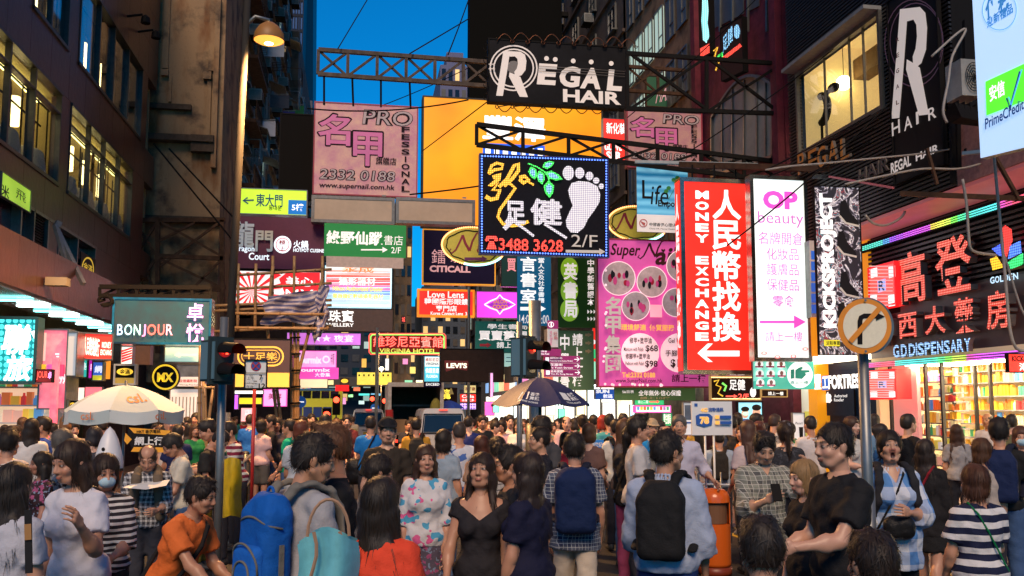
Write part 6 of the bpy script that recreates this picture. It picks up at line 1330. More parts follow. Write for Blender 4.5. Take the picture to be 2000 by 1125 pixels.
# colour of 高登 dispensary ----------------------------------------------------
XD=XR-.02
dp=thing('dispensary_shop','dispensary shop front with open lit shelves, black ribbed fascia above','shop',(XR,20,0))
YD0,YD1=11.0,Yr(1690)
ZB0,ZB1=P(0,0,1).z*0+3.3,6.7
m=MB();m.box((XR+.12,YD0,3.35),(XR+.5,YD1,6.72));m.build('fascia_wall',M_BLACK,dp)
for k in range(15):
 z=4.85+.125*k;m=MB();m.box((XR+.02,YD0,z),(XR+.11,YD1,z+.06));m.build('rib',mat('grey_black_rib',(.05,.045,.045),.3,.5),dp)
m=MB();m.box((XR+.0,YD0,3.35),(XR+.1,Yr(1750),4.85));m.box((XR+.0,Yr(1750),3.35),(XR+.1,YD1,4.5));m.build('grey_panel',mat('red_spill_charcoal',(.12,.075,.065),.4,noise=.3,nscale=1.2),dp)  # charcoal turned red brown to stand in for red glow spilling from the characters
# rainbow LED strips
def rainbow(t):
 import colorsys;return colorsys.hsv_to_rgb(t%1,.85,1)
def strip(pxs,ys,cols,name,parent,rows,rad=.03,gap=4.0):
 cols=[cols[min(len(cols)-1,i//2)] if i%2==0 or i//2>=len(cols)-1 or abs(cols[i//2]-cols[i//2+1])>.3 else (cols[i//2]+cols[i//2+1])/2 for i in range(2*len(cols))]
 for k in range(len(cols)):
  t0,t1=k/len(cols),(k+1)/len(cols);mb_=MB();n=max(2,int((pxs[1]-pxs[0])*(t1-t0)/gap*1.0))
  for j in range(rows):
   for i in range(n):
    t=t0+(t1-t0)*(i+.5)/n;x_=pxs[0]+(pxs[1]-pxs[0])*t;y_=ys[0]+(ys[1]-ys[0])*t+(j-(rows-1)/2)*(3.2+2.4*t);c=PX(x_,y_,XR-.10);mb_.obox(c,(.02,0,0),(0,rad*.62,0),(0,0,rad*.42))
  o=mb_.build(name,glow('led_strip_%d'%(int(cols[k]*100)),rainbow(cols[k]),1.15),parent);o['kind']='stuff'
st=thing('rainbow_light_strip','rainbow LED strip running above the red dispensary characters','light',PX(1840,435,XR));strip((1684,2030),(486,376),(.45,.47,.72,.78,.80,.14,.22,.40,.48,.50,.90,.98,.99),'led_row',st,3)
m=MB();m.bar(PX(1684,486,XR-.04),PX(2060,366,XR-.04),.06,.26);m.build('channel',M_BLACK,st)
st=thing('rainbow_light_strip','rainbow LED strip along the top of the open dispensary shelves','light',PX(1830,700,XR));strip((1692,2000),(714,690),(.92,.98,.47,.49,.48,.38,.22,.90,.80,.78,.79),'led_row',st,3,.03,3.2)
m=MB();m.bar(PX(1690,714,XR-.04),PX(2060,686,XR-.04),.06,.16);m.build('channel',M_ALU,st)
# 3D characters
LRC=led_mat('salmon_led_field',(.62,.035,.02),(1,.30,.22),.85,1.5,17,.30);LBC=led_mat('blue_led_letter',(.06,.18,.55),(.45,.75,1),.6,1.6,18,.38)
s=Sign('big red LED characters of the dispensary above blue English letters',(1745,470,1995,740),20,M_BLACK,None,.1,ang=-90,X=XR-.05,panel=False,name='letter_sign');s.pl=Plane(PX(1850,600,XR-.02),-90)
ext_side=mat('letter_return_lit',(.20,.15,.13),.5)
for ch,r in (('高',(1766,492,1822,592)),('登',(1842,462,1912,572)),('中',(1722,612,1756,676)),('西',(1770,612,1806,660)),('大',(1822,598,1862,652)),('藥',(1880,582,1920,650)),('房',(1944,568,1990,642))):s.t(ch,r,LRC,.03,ext=.20,name='character')
x_=1755
for ch,w_ in zip('G.D.DISPENSARY',(13,3,13,3,14,4,14,13,12,14,13,14,14,14)):
 t=(x_-1755)/182;y0_=674-17*t;h_=25 if ch!='.' else 4;s.t(ch,(x_,y0_+(25-h_ if ch=='.' else 0),x_+w_-1.5,y0_+25+1*t),LBC,.03,ext=.12,name='letter');x_+=w_
x_=1941
for ch,w_ in zip('GOLDEN',(10,10,8,10,9,11)):s.t(ch,(x_,541-(x_-1941)*.17,x_+w_-1.5,554-(x_-1941)*.17),glow('blue_white_neon',(.55,.80,1),1.3),.02,name='letter');x_+=w_
# jewel shaped led emblem
s=Sign('coloured LED jewel emblem at the dispensary fascia edge',(1935,440,1998,530),18,M_BLACK,None,.05,ang=-90,X=XR-.2,panel=False,name='emblem')
for q,c_ in (([(1952,450),(1964,440),(1976,448),(1978,470),(1966,504),(1958,480)],(1,.06,.05)),([(1938,486),(1956,476),(1964,504),(1950,498)],(.08,.16,1)),([(1974,480),(1994,470),(1996,494),(1970,506)],(.10,.25,1)),([(1935,506),(1948,500),(1962,522),(1940,528)],(1,.55,.03)),([(1970,512),(2000,494),(2000,516),(1976,526)],(.05,.8,.2))):s.poly(q,led_mat('jewel_%d%d'%(int(c_[0]*9),int(c_[1]*9)),tuple(v*.5 for v in c_),c_,.6,2.0,18,.42),'facet')
# pharmacy cross signs
def cross_sign(label,r,Y,X):
 s=Sign(label,r,Y,glow('cross_red',(.85,.10,.08),.85),RD,.4,.05,ang=-90,X=X);w,h=(r[2]-r[0])/3,(r[3]-r[1])/3;sl=.0
 for i,j in ((0,0),(2,0),(0,2),(2,2)):s.box((r[0]+w*i+4,r[1]+h*j+4,r[0]+w*i+w-1,r[1]+h*j+h-2),PRINTW)
 s.box((r[0]+w+1,r[1]+h+2,r[0]+2*w-1,r[1]+2*h-2),glow('pale_blue_face',(.35,.45,.95),.9));s.t('R',(r[0]+w+3,r[1]+h+4,r[0]+2*w-3,r[1]+2*h-4),mat('teal_ink'),.02)
 for k in range(12):y_=r[1]+4+(r[3]-r[1]-8)*k/11;s.line([(r[0]+3,y_),(r[2]-3,y_)],.012,glow('pale_rose',(1,.55,.55),.8),'led_line')
cross_sign('upper red and white checked pharmacy cross box left of the red characters',(1697,516,1750,600),22,XR-.35);cross_sign('lower red and white checked pharmacy cross box beside the lit shelves',(1697,722,1752,780),22,XR-.35)
s=Sign('red kicks banner on a cable at the right picture edge',(1967,690,2030,728),15,glow('scarlet_face'),M_BLACK,.05,.02);s.t('KICK',(1976,695,2000,706),INK,.03);s.t('潮',(1990,709,2010,724),PRINTW,.02)
# prime credit billboard
WSK=mat('pale_blue_vinyl',(.55,.68,.85),.5,0,.75,ecol=(.42,.66,1),noise=0)
s=Sign('pale blue credit billboard with green logo patch at the top right corner',(1905,-70,2080,290),15,WSK,M_GREYP,.15,0,ang=-68,name='billboard',cat='billboard',X=9.6)
bl=mat('royal_print',(.02,.08,.30),.5,0,.2);s.t('任務',(1925,-10,1975,32),mat('blue_print_lit',(.05,.25,.6),.5,0,.5),.05,shear=0,wave=lambda x:.15*x);s.t('迎新禮品',(1928,26,1980,46),mat('blue_print_lit'),.03,wave=lambda x:.6*x);s.disc(1953,20,34,40,mat('blue_line_lit',(.2,.5,.85),.5,0,.5),'ring',r0=.95)
s.poly([(1926,160),(1995,128),(2030,112),(2030,190),(1995,200),(1928,226)],glow('logo_green',(.10,.80,.03),.9),'patch');s.t('安信',(1934,165,1964,196),PRINTW,.03,wave=lambda x:.2*x)
ribbon(s,[(1968,192),(1974,214),(1994,140)],4,bl);ribbon(s,[(1972,190),(1977,206),(1998,136)],2.5,glow('sky_tick',(.1,.4,1),.8));s.t('PrimeCredit',(1926,222,2004,244),bl,.02,wave=lambda x:.9*x)
# small LED sign of the foot shop on the magenta building
s=Sign('small tilted LED foot sign on the magenta facade',(1408,42,1452,150),30,mat('brown_black_panel'),M_BLACK,.2,.02,ang=-72,X=XR-.9);rb2=lambda p,w,m:ribbon(s,p,w,m,'brush_stroke');rb2([(1394,100),(1402,92),(1396,110),(1404,122),(1398,138)],3,LY);rb2([(1402,112),(1410,104),(1412,116)],5,LG);s.t('足健',(1412,68,1432,100),LB,.04,wave=lambda x:.5*x);s.disc(1440,62,6,14,LB,'sole');rb2([(1412,116),(1448,88)],7,LR)
s=Sign('vertical cyan LED footprint sign on the magenta facade',(1366,-10,1388,112),33,mat('brown_black_panel'),M_BLACK,.2,.02,ang=-72,X=XR-.9);s.poly([(1372,0),(1382,-2),(1384,20),(1382,45),(1386,70),(1380,84),(1373,78),(1370,40)],led_mat('cyan_led_field',(.1,.4,.4),(.5,1,1),.7,1.6,12,.4),'sole');s.box((1368,90,1386,108),LR)
s=Sign('dark green script banner between trusses at the tan building',(1262,150,1345,210),40,mat('bottle_green_board',(.01,.09,.04),.5,0,.15),M_RUST,.2,.03);s.t('MASSAGE',(1280,172,1340,204),PG_,.0,shear=.2,wave=lambda x:.6*x)
# ---------------- street furniture, wires, vehicles, shops ----------------
GALV=mat('galvanised_steel',(.26,.27,.27),.42,.7,noise=.35,nscale=5);RED_L=glow('red_signal',(1,.05,.02),5.0);NOGLOW=mat('unlit_lens',(.03,.012,.01),.2)
def ground_at(px,D):p=PD(px,800,D);return V(p.x,p.y,0)
def tube_obj(name,pts,r,m,parent,n=10,r2=None):mb=MB();mb.tube(pts,r,n,r2=r2);return mb.build(name,m,parent,smooth=True)
# sodium street lamp: pole passes behind the left pedestrian signal
bp_=ground_at(437,17.0);top=PD(474,-60,17.0);lp=thing('street_lamp','tall grey street lamp with a lit orange bowl at the top','street lamp',bp_)
tube_obj('pole',[bp_,V(top.x*.5+bp_.x*.5,bp_.y,top.z/2),V(top.x,bp_.y,top.z)],.085,mat('lamp_post_paint',(.03,.027,.025),.7,spec=.1),lp,12,.06)
tube_obj('pole_sleeve',[bp_,bp_+V(0,0,2.6)],.125,GALV,lp,12)
hd_=PD(517,40,17.0);hd_=V(hd_.x,bp_.y,hd_.z);tube_obj('arm',[V(top.x,bp_.y,hd_.z+.25),V(top.x+.15,bp_.y,hd_.z+.42),V(hd_.x,bp_.y,hd_.z+.36)],.035,GALV,lp)
mb=MB();mb.lathe(hd_,[(.03,.32),(.10,.30),(.20,.22),(.27,.10),(.29,-.02),(.285,-.05)],28);mb.build('lamp_shade',mat('ochre_shade',(.30,.13,.03),.5),lp,smooth=True)
mb=MB();mb.lathe(hd_,[(.0,-.11),(.12,-.105),(.22,-.08),(.275,-.04)],28);mb.build('diffuser',glow('sodium_diffuser',(1,.46,.07),1.5),lp,smooth=True)
mb=MB();mb.ell(hd_+V(0,0,-.08),(.10,.10,.05));mb.build('bulb',glow('sodium_bulb',(1,.85,.45),30.0),lp,smooth=True)
ld=bpy.data.lights.new('sodium_light','SPOT');ld.spot_size=R(150);ld.spot_blend=.6;ld.energy=8000;ld.color=(1,.50,.17);ld.shadow_soft_size=.25;lo=bpy.data.objects.new('lamp_light',ld);C.objects.link(lo);lo.parent=lp;lo.location=hd_+V(0,0,-.35)-bp_
for px,py,Y,l in ((740,632,75,'distant orange street lamp left of the hotel neon'),(745,720,110,'farthest orange street lamp above the yellow fascia')):
 p=P(px,py,Y);l_=thing('street_lamp',l,'street lamp',(p.x,Y,0));tube_obj('pole',[V(p.x,Y,0),V(p.x,Y,p.z+.1)],.07,GALV,l_,8);mb=MB();mb.ell(p,(.28,.28,.2),10,6);mb.build('bulb',glow('sodium_bulb',(1,.85,.45),30.0),l_);d_=bpy.data.lights.new('sodium_light','SPOT');d_.spot_size=R(155);d_.spot_blend=.6;d_.energy=9000;d_.color=(1,.5,.18);d_.shadow_soft_size=.3;lo=bpy.data.objects.new('lamp_light',d_);C.objects.link(lo);lo.parent=l_;lo.location=p-l_.location-V(0,.3,.5)
# traffic signals
def signal(label,px,py0,py1,D,wpx,yaw,lit=True,pole=None,ped=True):
 a=PD(px,py0,D);c=PD(px,py1,D);h=a.z-c.z;w=wpx*D/FPX;g=V(a.x,a.y,0);t=thing('traffic_signal',label,'traffic light',g);t.rotation_euler=(0,0,R(yaw))
 def L_(mb,name,m,sm=False):o=mb.build(name,m,smooth=sm);o.parent=t;return o
 mb=MB();mb.box((-w/2,-.05,c.z),(w/2,.22,a.z));mb.box((-w/2-.03,.0,c.z-.03),(w/2+.03,.04,a.z+.03));L_(mb,'housing',mat('black_signal_body',(.03,.045,.05),.4))
 mb=MB();mb.box((w/2+.001,-.04,c.z+.02),(w/2+.012,.2,a.z-.02));mb.box((-w/2-.012,-.04,c.z+.02),(-w/2-.001,.2,a.z-.02));L_(mb,'side_panel',mat('blue_grey_side',(.10,.19,.24),.45))
 for k,zc in enumerate((c.z+h*.75,c.z+h*.26)):
  r_=min(w*.42,h*.22);mb=MB();mb.lathe((0,-.055,zc),[(0,0),(r_*.9,.0),(r_*.9,-.02),(0,-.03)],20,axis='y');L_(mb,'lens',NOGLOW if not (lit and k==0) else mat('red_dim_lens',(.3,.01,.01),.3,0,.5))
  mb=MB();n=14
  for i in range(n):
   a0,a1=R(-20+220*i/n),R(-20+220*(i+1)/n);mb.face([(r_*math.cos(a0),-.05,zc+r_*math.sin(a0)),(r_*math.cos(a1),-.05,zc+r_*math.sin(a1)),(r_*math.cos(a1),-.30,zc+r_*.92*math.sin(a1)-.02),(r_*math.cos(a0),-.30,zc+r_*.92*math.sin(a0)-.02)])
  L_(mb,'visor',M_BLACK,True)
  if lit and k==0:
   mb=MB();f=r_*.8;mb.ell((0,-.09,zc+f*.55),(f*.16,.01,f*.18),8,6);mb.box((-f*.17,-.10,zc-f*.1),(f*.17,-.085,zc+f*.38));mb.box((-f*.15,-.10,zc-f*.7),(-f*.03,-.085,zc-f*.1));mb.box((f*.03,-.10,zc-f*.7),(f*.15,-.085,zc-f*.1));L_(mb,'red_man',RED_L)
 mb=MB();mb.tube([(.2,.32,0),(.2,.32,a.z+.25)],.04,12);mb.bar((.1,.2,a.z-.15),(.2,.32,a.z-.15),.05);mb.bar((.1,.2,c.z+.15),(.2,.32,c.z+.15),.05);L_(mb,'pole',GALV,True);return t
signal('pedestrian light with a red man on the near left pole',434,664,745,8.6,38,38)
signal('black pedestrian light with red glow above the navy umbrella',1033,660,736,12.5,34,42)
g=ground_at(438,9.3);mb=MB();q=PD(438,790,9.3);mb.tube([(q.x,q.y,q.z-.08),(q.x,q.y,q.z+.42)],.10,12);tag(mb.build('warning_sleeve',mat('dark_red_wrap',(.05,.02,.02),.5,noise=.6,nscale=20),smooth=True),'dark wrapped sticker sleeve on the near left signal post','sticker sleeve')
for k,(x_,y_) in enumerate(((1036,780),(1036,620))):pass
# post of the second signal, thicker lower post under the umbrella
g=ground_at(1045,13.2);tp_=thing('signal_post','grey square topped post carrying the magenta finger signs','post',g);tube_obj('pole',[g,V(g.x,g.y,PD(1034,585,13.2).z)],.09,GALV,tp_,12);tube_obj('base_sleeve',[g,g+V(0,0,1.75)],.14,mat('dark_sleeve',(.045,.045,.045),.4,.3),tp_,12)
MGS=mat('magenta_sign_plate',(.38,.02,.16),.45,0,.15);
s=Sign('magenta finger post plate pointing left above three others',(1030,681,1096,695),14,MGS,MGS,.04,0);arrow(s,1046,1033,688,8,PRINTW,.2);s.t('彌敦道',(1052,682.5,1068,688),PRINTW,.0);s.t('Nathan Road',(1052,689,1072,693),PRINTW,.0)
s=Sign('stack of three magenta finger plates pointing right',(1063,695,1133,736),14.1,MGS,MGS,.04,0)
for i,(a_,b_) in enumerate((('通菜街(女人街)','Tung Choi Street (Ladies Market)'),('花園街','Fa Yuen Street'),('染布房街','Yim Po Fong Street'))):y_=697+13*i;s.t(a_,(1074,y_,1098,y_+5),PRINTW,.0);s.t(b_,(1074,y_+6.5,1118,y_+10),PRINTW,0);s.box((1065,y_+1,1072,y_+9),PRINTW);ribbon(s,[(1121,y_+5),(1130,y_+5)],1.2,PRINTW);ribbon(s,[(1126,y_+1),(1130.5,y_+5),(1126,y_+9)],1.2,PRINTW);s.box((1064,y_+11.8,1132,y_+12.5),WINK)
s=Sign('white district direction pillar with magenta information cap',(1069,642,1090,678),14.2,WINK,GALV,.25,0);s.box((1069,626,1090,642),MGS);s.disc(1076,634,5.5,5.5,PRINTW,r0=.8);s.t('i',(1075,630,1077.5,638),PRINTW,.04);s.t('Mong Kok',(1073,646,1079,674),mat('pink_ink'),.0,rot=90);s.col('旺角',(1081,648,1088,664),mat('red_ink'),.0)
# no parking plate
s=Sign('white no stopping plate with blue roundel and hours',(477,702,522,760),10.5,mat('white_plate',(.78,.78,.75),.4),M_BLACK,.03,.012);s.disc(500,715,10,10,mat('plate_red',(.5,.02,.02)));s.disc(500,715,8.2,8.2,mat('plate_blue',(.02,.07,.35)))
ribbon(s,[(494,709),(506,721)],1.8,mat('plate_red'));ribbon(s,[(494,721),(506,709)],1.8,mat('plate_red'));s.box((478,728,521,729.3),INK);s.t('am',(488,731,494,735),INK,0);s.t('上午',(483,736,497,742),INK,0);s.t('7',(507,732,513,743),INK,.03);s.box((496,744,503,745.5),INK);s.t('midnight',(479,747,502,751),INK,.01);s.t('午夜',(483,753,496,759),INK,0);s.t('12',(506,749,519,759),INK,.03)
q=PD(497,762,14);rp=MB();rp.tube([(q.x,q.y,0),(q.x,q.y,q.z+.05)],.026,10);tag(rp.build('red_post',mat('red_paint',(.40,.02,.02),.4),smooth=True),'red steel post behind the no stopping plate','post')
# no right turn sign
q=PD(1683,638,7.2);g=V(q.x,q.y,0);nr=thing('turn_ban_sign','round amber rimmed no right turn sign on a galvanised pole','road sign',g)
s=Sign('x',(1632,583,1738,693),q.y-.09,M_BLACK,None,.02,panel=False);bpy.data.objects.remove(s.root);s.root=nr;s.pl=Plane(q+V(0,-.10,0),0)
RETRO=mat('retro_cream',(.80,.72,.54),.45,0,.05,noise=.12,nscale=30);AMB=mat('amber_red_rim',(.78,.27,.02),.4,0,.04,noise=.2,nscale=6)
mb=MB();mb.lathe(s.pl.o+V(0,.02,0),[(0,0),(.218,0),(.218,.012),(0,.012)],40,axis='y');mb.build('plate',GALV,nr);s.lay=.02
s.disc(1685,638,52.5,54,AMB,'rim',48);s.disc(1685,637,42.5,43.5,RETRO,'face',48);ribbon(s,[(1675,673),(1675,628),(1677,621),(1683,618),(1708,618)],9.5,INK,'arrow');s.poly([(1706,611),(1723,619),(1706,627)],INK,'arrow');ribbon(s,[(1655,668),(1713,602)],10,AMB,'bar')
for y_ in (588,687):s.disc(1684,y_,2.6,2.6,GALV,'bolt',n=10)
tube_obj('pole',[g,V(g.x,g.y,q.z+.1)],.042,GALV,nr,14);tube_obj('pole_sleeve',[g+V(0,0,0),g+V(0,0,1.35)],.052,GALV,nr,14)
# ---- umbrellas ----
UR=[0,8]
def umbrella(label,px,pyt,pyr,rpx,D,n,mats,name='parasol',valance=.0,pole=True,sag=.04,rot=0.0):
 t0=PD(px,pyt,D);r=rpx*D/FPX;zr=PD(px,pyr,D).z;g=V(t0.x,t0.y,0);u=thing(name,label,'umbrella',g);h=t0.z-zr
 for k in range(n):
  a0,a1=2*math.pi*k/n+rot,2*math.pi*(k+1)/n+rot;mb=MB();K=6;J=4;vs=[]
  for i in range(K+1):
   f=i/K
   for j in range(J+1):
    a=a0+(a1-a0)*j/J;rr=r*f*(1-.06*math.sin(math.pi*j/J)*f);z=t0.z-h*(f**1.7)-sag*f*math.sin(math.pi*j/J);vs.append((g.x+rr*math.cos(a),g.y+rr*math.sin(a),z))
  fs=[(i*(J+1)+j,(i+1)*(J+1)+j,(i+1)*(J+1)+j+1,i*(J+1)+j+1) for i in range(K) for j in range(J)];mb.mesh(vs,fs);mb.build('canopy_panel',mats[k%len(mats)],u,smooth=True)
  if valance:
   mb=MB();vs=[]
   for i in range(4):
    for j in range(J+1):a=a0+(a1-a0)*j/J;rr=r*(1-.06*math.sin(math.pi*j/J))*(1.0+.012*math.sin(j*4+k*2)*i);vs.append((g.x+rr*math.cos(a),g.y+rr*math.sin(a),zr-sag*math.sin(math.pi*j/J)-valance*i/3))
   mb.mesh(vs,[(i*(J+1)+j,(i+1)*(J+1)+j,(i+1)*(J+1)+j+1,i*(J+1)+j+1) for i in range(3) for j in range(J)]);mb.build('valance',mats[(k+1)%len(mats)],u,smooth=True)
  mb=MB();mb.tube([(g.x+r*f*math.cos(a0),g.y+r*f*math.sin(a0),t0.z-h*f**1.7-.02) for f in (0,.25,.5,.75,1)],.008,4);mb.build('rib',M_BLACK,u)
 if pole:tube_obj('pole',[g,V(g.x,g.y,t0.z+.06)],.02,GALV,u,8)
 return u,t0,r,zr
CSLW=mat('white_umbrella_cloth',(.62,.66,.64),.75,0,.0,bump=.25,bscale=6);CSLG=mat('grey_umbrella_cloth',(.40,.47,.47),.75,bump=.25,bscale=6);CSLP=mat('pink_lit_umbrella_cloth',(.70,.52,.48),.75,bump=.25,bscale=6)  # the pinkish tone is pink light mixed into the cloth colour, left unused
u,t0,r_,zr=umbrella('large white umbrella with orange csl lettering over the left stall',246,752,800,111,12.5,8,[CSLG,CSLW],valance=.16,rot=-math.pi/2);UR[0]=-math.pi/2
def umb_point(t0,r,h,a,f):w=math.sin(math.pi*(((a-UR[0])/(2*math.pi/UR[1]))%1));q=r*f*(1-.06*w*f);return V(t0.x+q*math.cos(a),t0.y+q*math.sin(a),t0.z-h*f**1.7-.04*f*w)
def umb_text(u,txt,t0,r,h,a,f0,f1,aw,m,bold=.0,shear=0,val=None):
 co,fs=text_data(txt,bold);x,y=co[:,0],co[:,1];x=(x-x.min())/(x.max()-x.min());y=(y-y.min())/(y.max()-y.min());mb=MB()
 if val is None:pts=[umb_point(t0,r,h,a+(xx-.5)*aw,f1+(f0-f1)*yy)+V(0,-.003,.005) for xx,yy in zip(x,y)]
 else :pts=[V(t0.x+(r+.02)*.97*math.cos(a+(xx-.5)*aw),t0.y+(r+.02)*.97*math.sin(a+(xx-.5)*aw),val[0]+(val[1]-val[0])*yy) for xx,yy in zip(x,y)]
 mb.mesh(pts,fs);o=mb.build('lettering',m,u)
OCH=mat('orange_print_cloth',(.65,.16,.02),.6,0,.08)
umb_text(u,'csl.',t0,r_,t0.z-zr,R(-62),.52,.78,R(26),OCH,.015);umb_text(u,'csl.',t0,r_,1,R(-112),0,0,R(14),OCH,.0,val=(zr-.13,zr-.03));umb_text(u,'csl.',t0,r_,1,R(-42),0,0,R(12),OCH,.0,val=(zr-.13,zr-.03))
NAVY=mat('navy_umbrella_cloth',(.018,.020,.075),.6,bump=.2,bscale=8)
u,t0,r_,zr=umbrella('navy umbrella with white square logos at the crossing centre',1055,737,789,101,11.5,8,[NAVY],rot=-math.pi/2+.2,pole=True);UR[0]=-math.pi/2+.2
for a in (-122,-62):
 umb_text(u,'香港',t0,r_,t0.z-zr,R(a+13),.70,.79,R(13),WINK,.02);umb_text(u,'寬頻',t0,r_,t0.z-zr,R(a+13),.80,.88,R(13),WINK,.02);umb_text(u,'HONG KONG',t0,r_,t0.z-zr,R(a+6),.91,.945,R(24),WINK,.02);umb_text(u,'■',t0,r_,t0.z-zr,R(a-2),.70,.88,R(13),WINK,.0)
umbrella('far blue umbrella over the drivers beside the open truck',877,782,797,32,40,8,[mat('royal_umbrella',(.01,.06,.40),.6)],rot=.3)
# ---- bamboo scaffold with striped tarpaulin ----
BAM=mat('bamboo',(.42,.24,.10),.5,noise=.4,nscale=5);sf=thing('bamboo_scaffold','bamboo scaffold tied in a grid before the red rays sign','scaffold',P(600,800,27.5))
def bamboo(a,c,r=.045):
 mb=MB();a,c=Vector(a),Vector(c);n=6;mb.tube([a.lerp(c,i/n) for i in range(n+1)],r,6);mb.build('bamboo_pole',BAM,sf,smooth=True)
 for i in range(1,n):
  p=a.lerp(c,i/n);d=(c-a).normalized()*.02;mb=MB();mb.tube([p-d,p+d],r*1.2,6);mb.build('node',mat('bamboo_node',(.22,.12,.05),.6),sf) if i%2 else None
Yb=27.5
for px in (466,500,533,575,630):bamboo(P(px,500 if px>500 else 515,Yb),P(px-2,645,Yb))
for py in (530,557,590,600,640):bamboo(P(405 if py>560 else 450,py+8,Yb+.1),P(648,py-4,Yb+.1))
for py in (640,612):bamboo(P(453,py,Yb-1.2),P(640,py+2,Yb-1.2))
for px in (455,520,575,640):bamboo(P(px,640,Yb-1.2),P(px,640,Yb+.2),.04)
for a,c in (((575,645),(577,1010)),((568,640),(571,1010)),((582,645),(580,1010)),((518,600),(552,930)),((541,760),(561,1005)),((629,545),(575,760)),((533,520),(520,640))):
 p,q_=P(*a,Yb-.3),P(*c,Yb-.3);q_.z=max(0,q_.z) if c[1]>900 else q_.z;bamboo(p,q_,.05)
for k in range(9):p=P(576,660+32*k,Yb-.45);mb=MB();mb.tube([p+V(-.14,0,0),p+V(.16,0,.02)],.03,6);mb.build('lashing',M_BLACK,sf)
s2=thing('bamboo_scaffold','second bamboo scaffold of slanting poles by the round yellow ringed sign','scaffold',P(400,850,18));sf=s2
for a,c in (((391,675),(388,900)),((397,740),(398,900)),((400,750),(404,900)),((416,760),(392,935)),((380,757),(445,757))):bamboo(P(*a,18),P(*c,18),.03)
TP=bpy.data.materials.new('striped_tarpaulin');TP.use_nodes=True;nt_=TP.node_tree;b_=nt_.nodes['Principled BSDF'];b_.inputs['Roughness'].default_value=.45;uvn=nt_.nodes.new('ShaderNodeAttribute');uvn.attribute_name='Col';sp_n=nt_.nodes.new('ShaderNodeSeparateColor');mt_=nt_.nodes.new('ShaderNodeMath');mt_.operation='MULTIPLY';mt_.inputs[1].default_value=13;fr_=nt_.nodes.new('ShaderNodeMath');fr_.operation='FRACT';gt_=nt_.nodes.new('ShaderNodeMath');gt_.operation='GREATER_THAN';gt_.inputs[1].default_value=.5;mx_=nt_.nodes.new('ShaderNodeMix');mx_.data_type='RGBA';mx_.inputs[6].default_value=(.40,.36,.42,1);mx_.inputs[7].default_value=(.09,.10,.24,1)
for a,c in ((uvn.outputs['Color'],sp_n.inputs[0]),(sp_n.outputs[1],mt_.inputs[0]),(mt_.outputs[0],fr_.inputs[0]),(fr_.outputs[0],gt_.inputs[0]),(gt_.outputs[0],mx_.inputs[0]),(mx_.outputs[2],b_.inputs['Base Color'])):nt_.links.new(a,c)
def tarp(quad,Y0,nx,ny,seed,parent,k=1.0):
 "quad: four photo points tl, tr, br, bl"
 vs=[];cs_=[]
 for j in range(ny+1):
  for i in range(nx+1):
   u_,v_=i/nx,j/ny;x_=(quad[0][0]*(1-u_)+quad[1][0]*u_)*(1-v_)+(quad[3][0]*(1-u_)+quad[2][0]*u_)*v_;y_=(quad[0][1]*(1-u_)+quad[1][1]*u_)*(1-v_)+(quad[3][1]*(1-u_)+quad[2][1]*u_)*v_
   p=P(x_,y_+3*math.sin(u_*9+seed)*v_,Y0);p.y+=.16*math.sin(u_*14+v_*5+seed)*(0.3+v_)+.09*math.sin(v_*17+u_*8);p.x+=.06*math.sin(v_*11+seed+u_*4);vs.append(p);cs_.append((u_,(v_+.06*math.sin(u_*6+seed))*k,0,1))
 mb=MB();mb.mesh(vs,[(j*(nx+1)+i,j*(nx+1)+i+1,(j+1)*(nx+1)+i+1,(j+1)*(nx+1)+i) for j in range(ny) for i in range(nx)]);o=mb.build('tarpaulin',TP,smooth=True);at=o.data.color_attributes.new('Col','FLOAT_COLOR','POINT');at.data.foreach_set('color',[c for q in cs_ for c in q]);return o
tag(tarp([(520,578),(622,566),(636,632),(512,632)],Yb-.9,18,12,1,None,.52),'blue and white striped tarpaulin sheet sagging across the bamboo grid','tarpaulin')
tag(tarp([(622,562),(640,556),(640,640),(610,670)],Yb-1.1,8,12,2.6,None,.7),'twisted striped tarpaulin end hanging off the scaffold corner','tarpaulin')
# ---- black sign gantry above BONJOUR and others ----
lattice('black steel gantry carrying the BONJOUR board',[(P(195,560,22.2),P(412,562,22.2),.1),(P(195,578,22.2),P(412,580,22.2),.1)]+[(P(195+36*i,561,22.2),P(195+36*i,579,22.2),.06) for i in range(7)]+[(P(195+36*i,579,22.25),P(231+36*i,561,22.25),.05) for i in range(6)],.08,M_BLACK,name='gantry',cat='gantry')
mb=MB();mb.tube([P(205,585,22)]+[P(205+13*math.cos(t),588+10*math.sin(t),21.9) for t in np.linspace(3,8.5,12)]+[P(222,590,22)],.035,6);tag(mb.build('cable_coil',M_BLACK),'loop of black cable beside the BONJOUR board','cable')
mb=MB();mb.box(P(96,560,22)-V(0,.3,0),P(138,545,22));tag(mb.build('equipment_box',mat('beige_box',(.35,.30,.22),.6)),'beige metal box on top of the granite canopy','box')
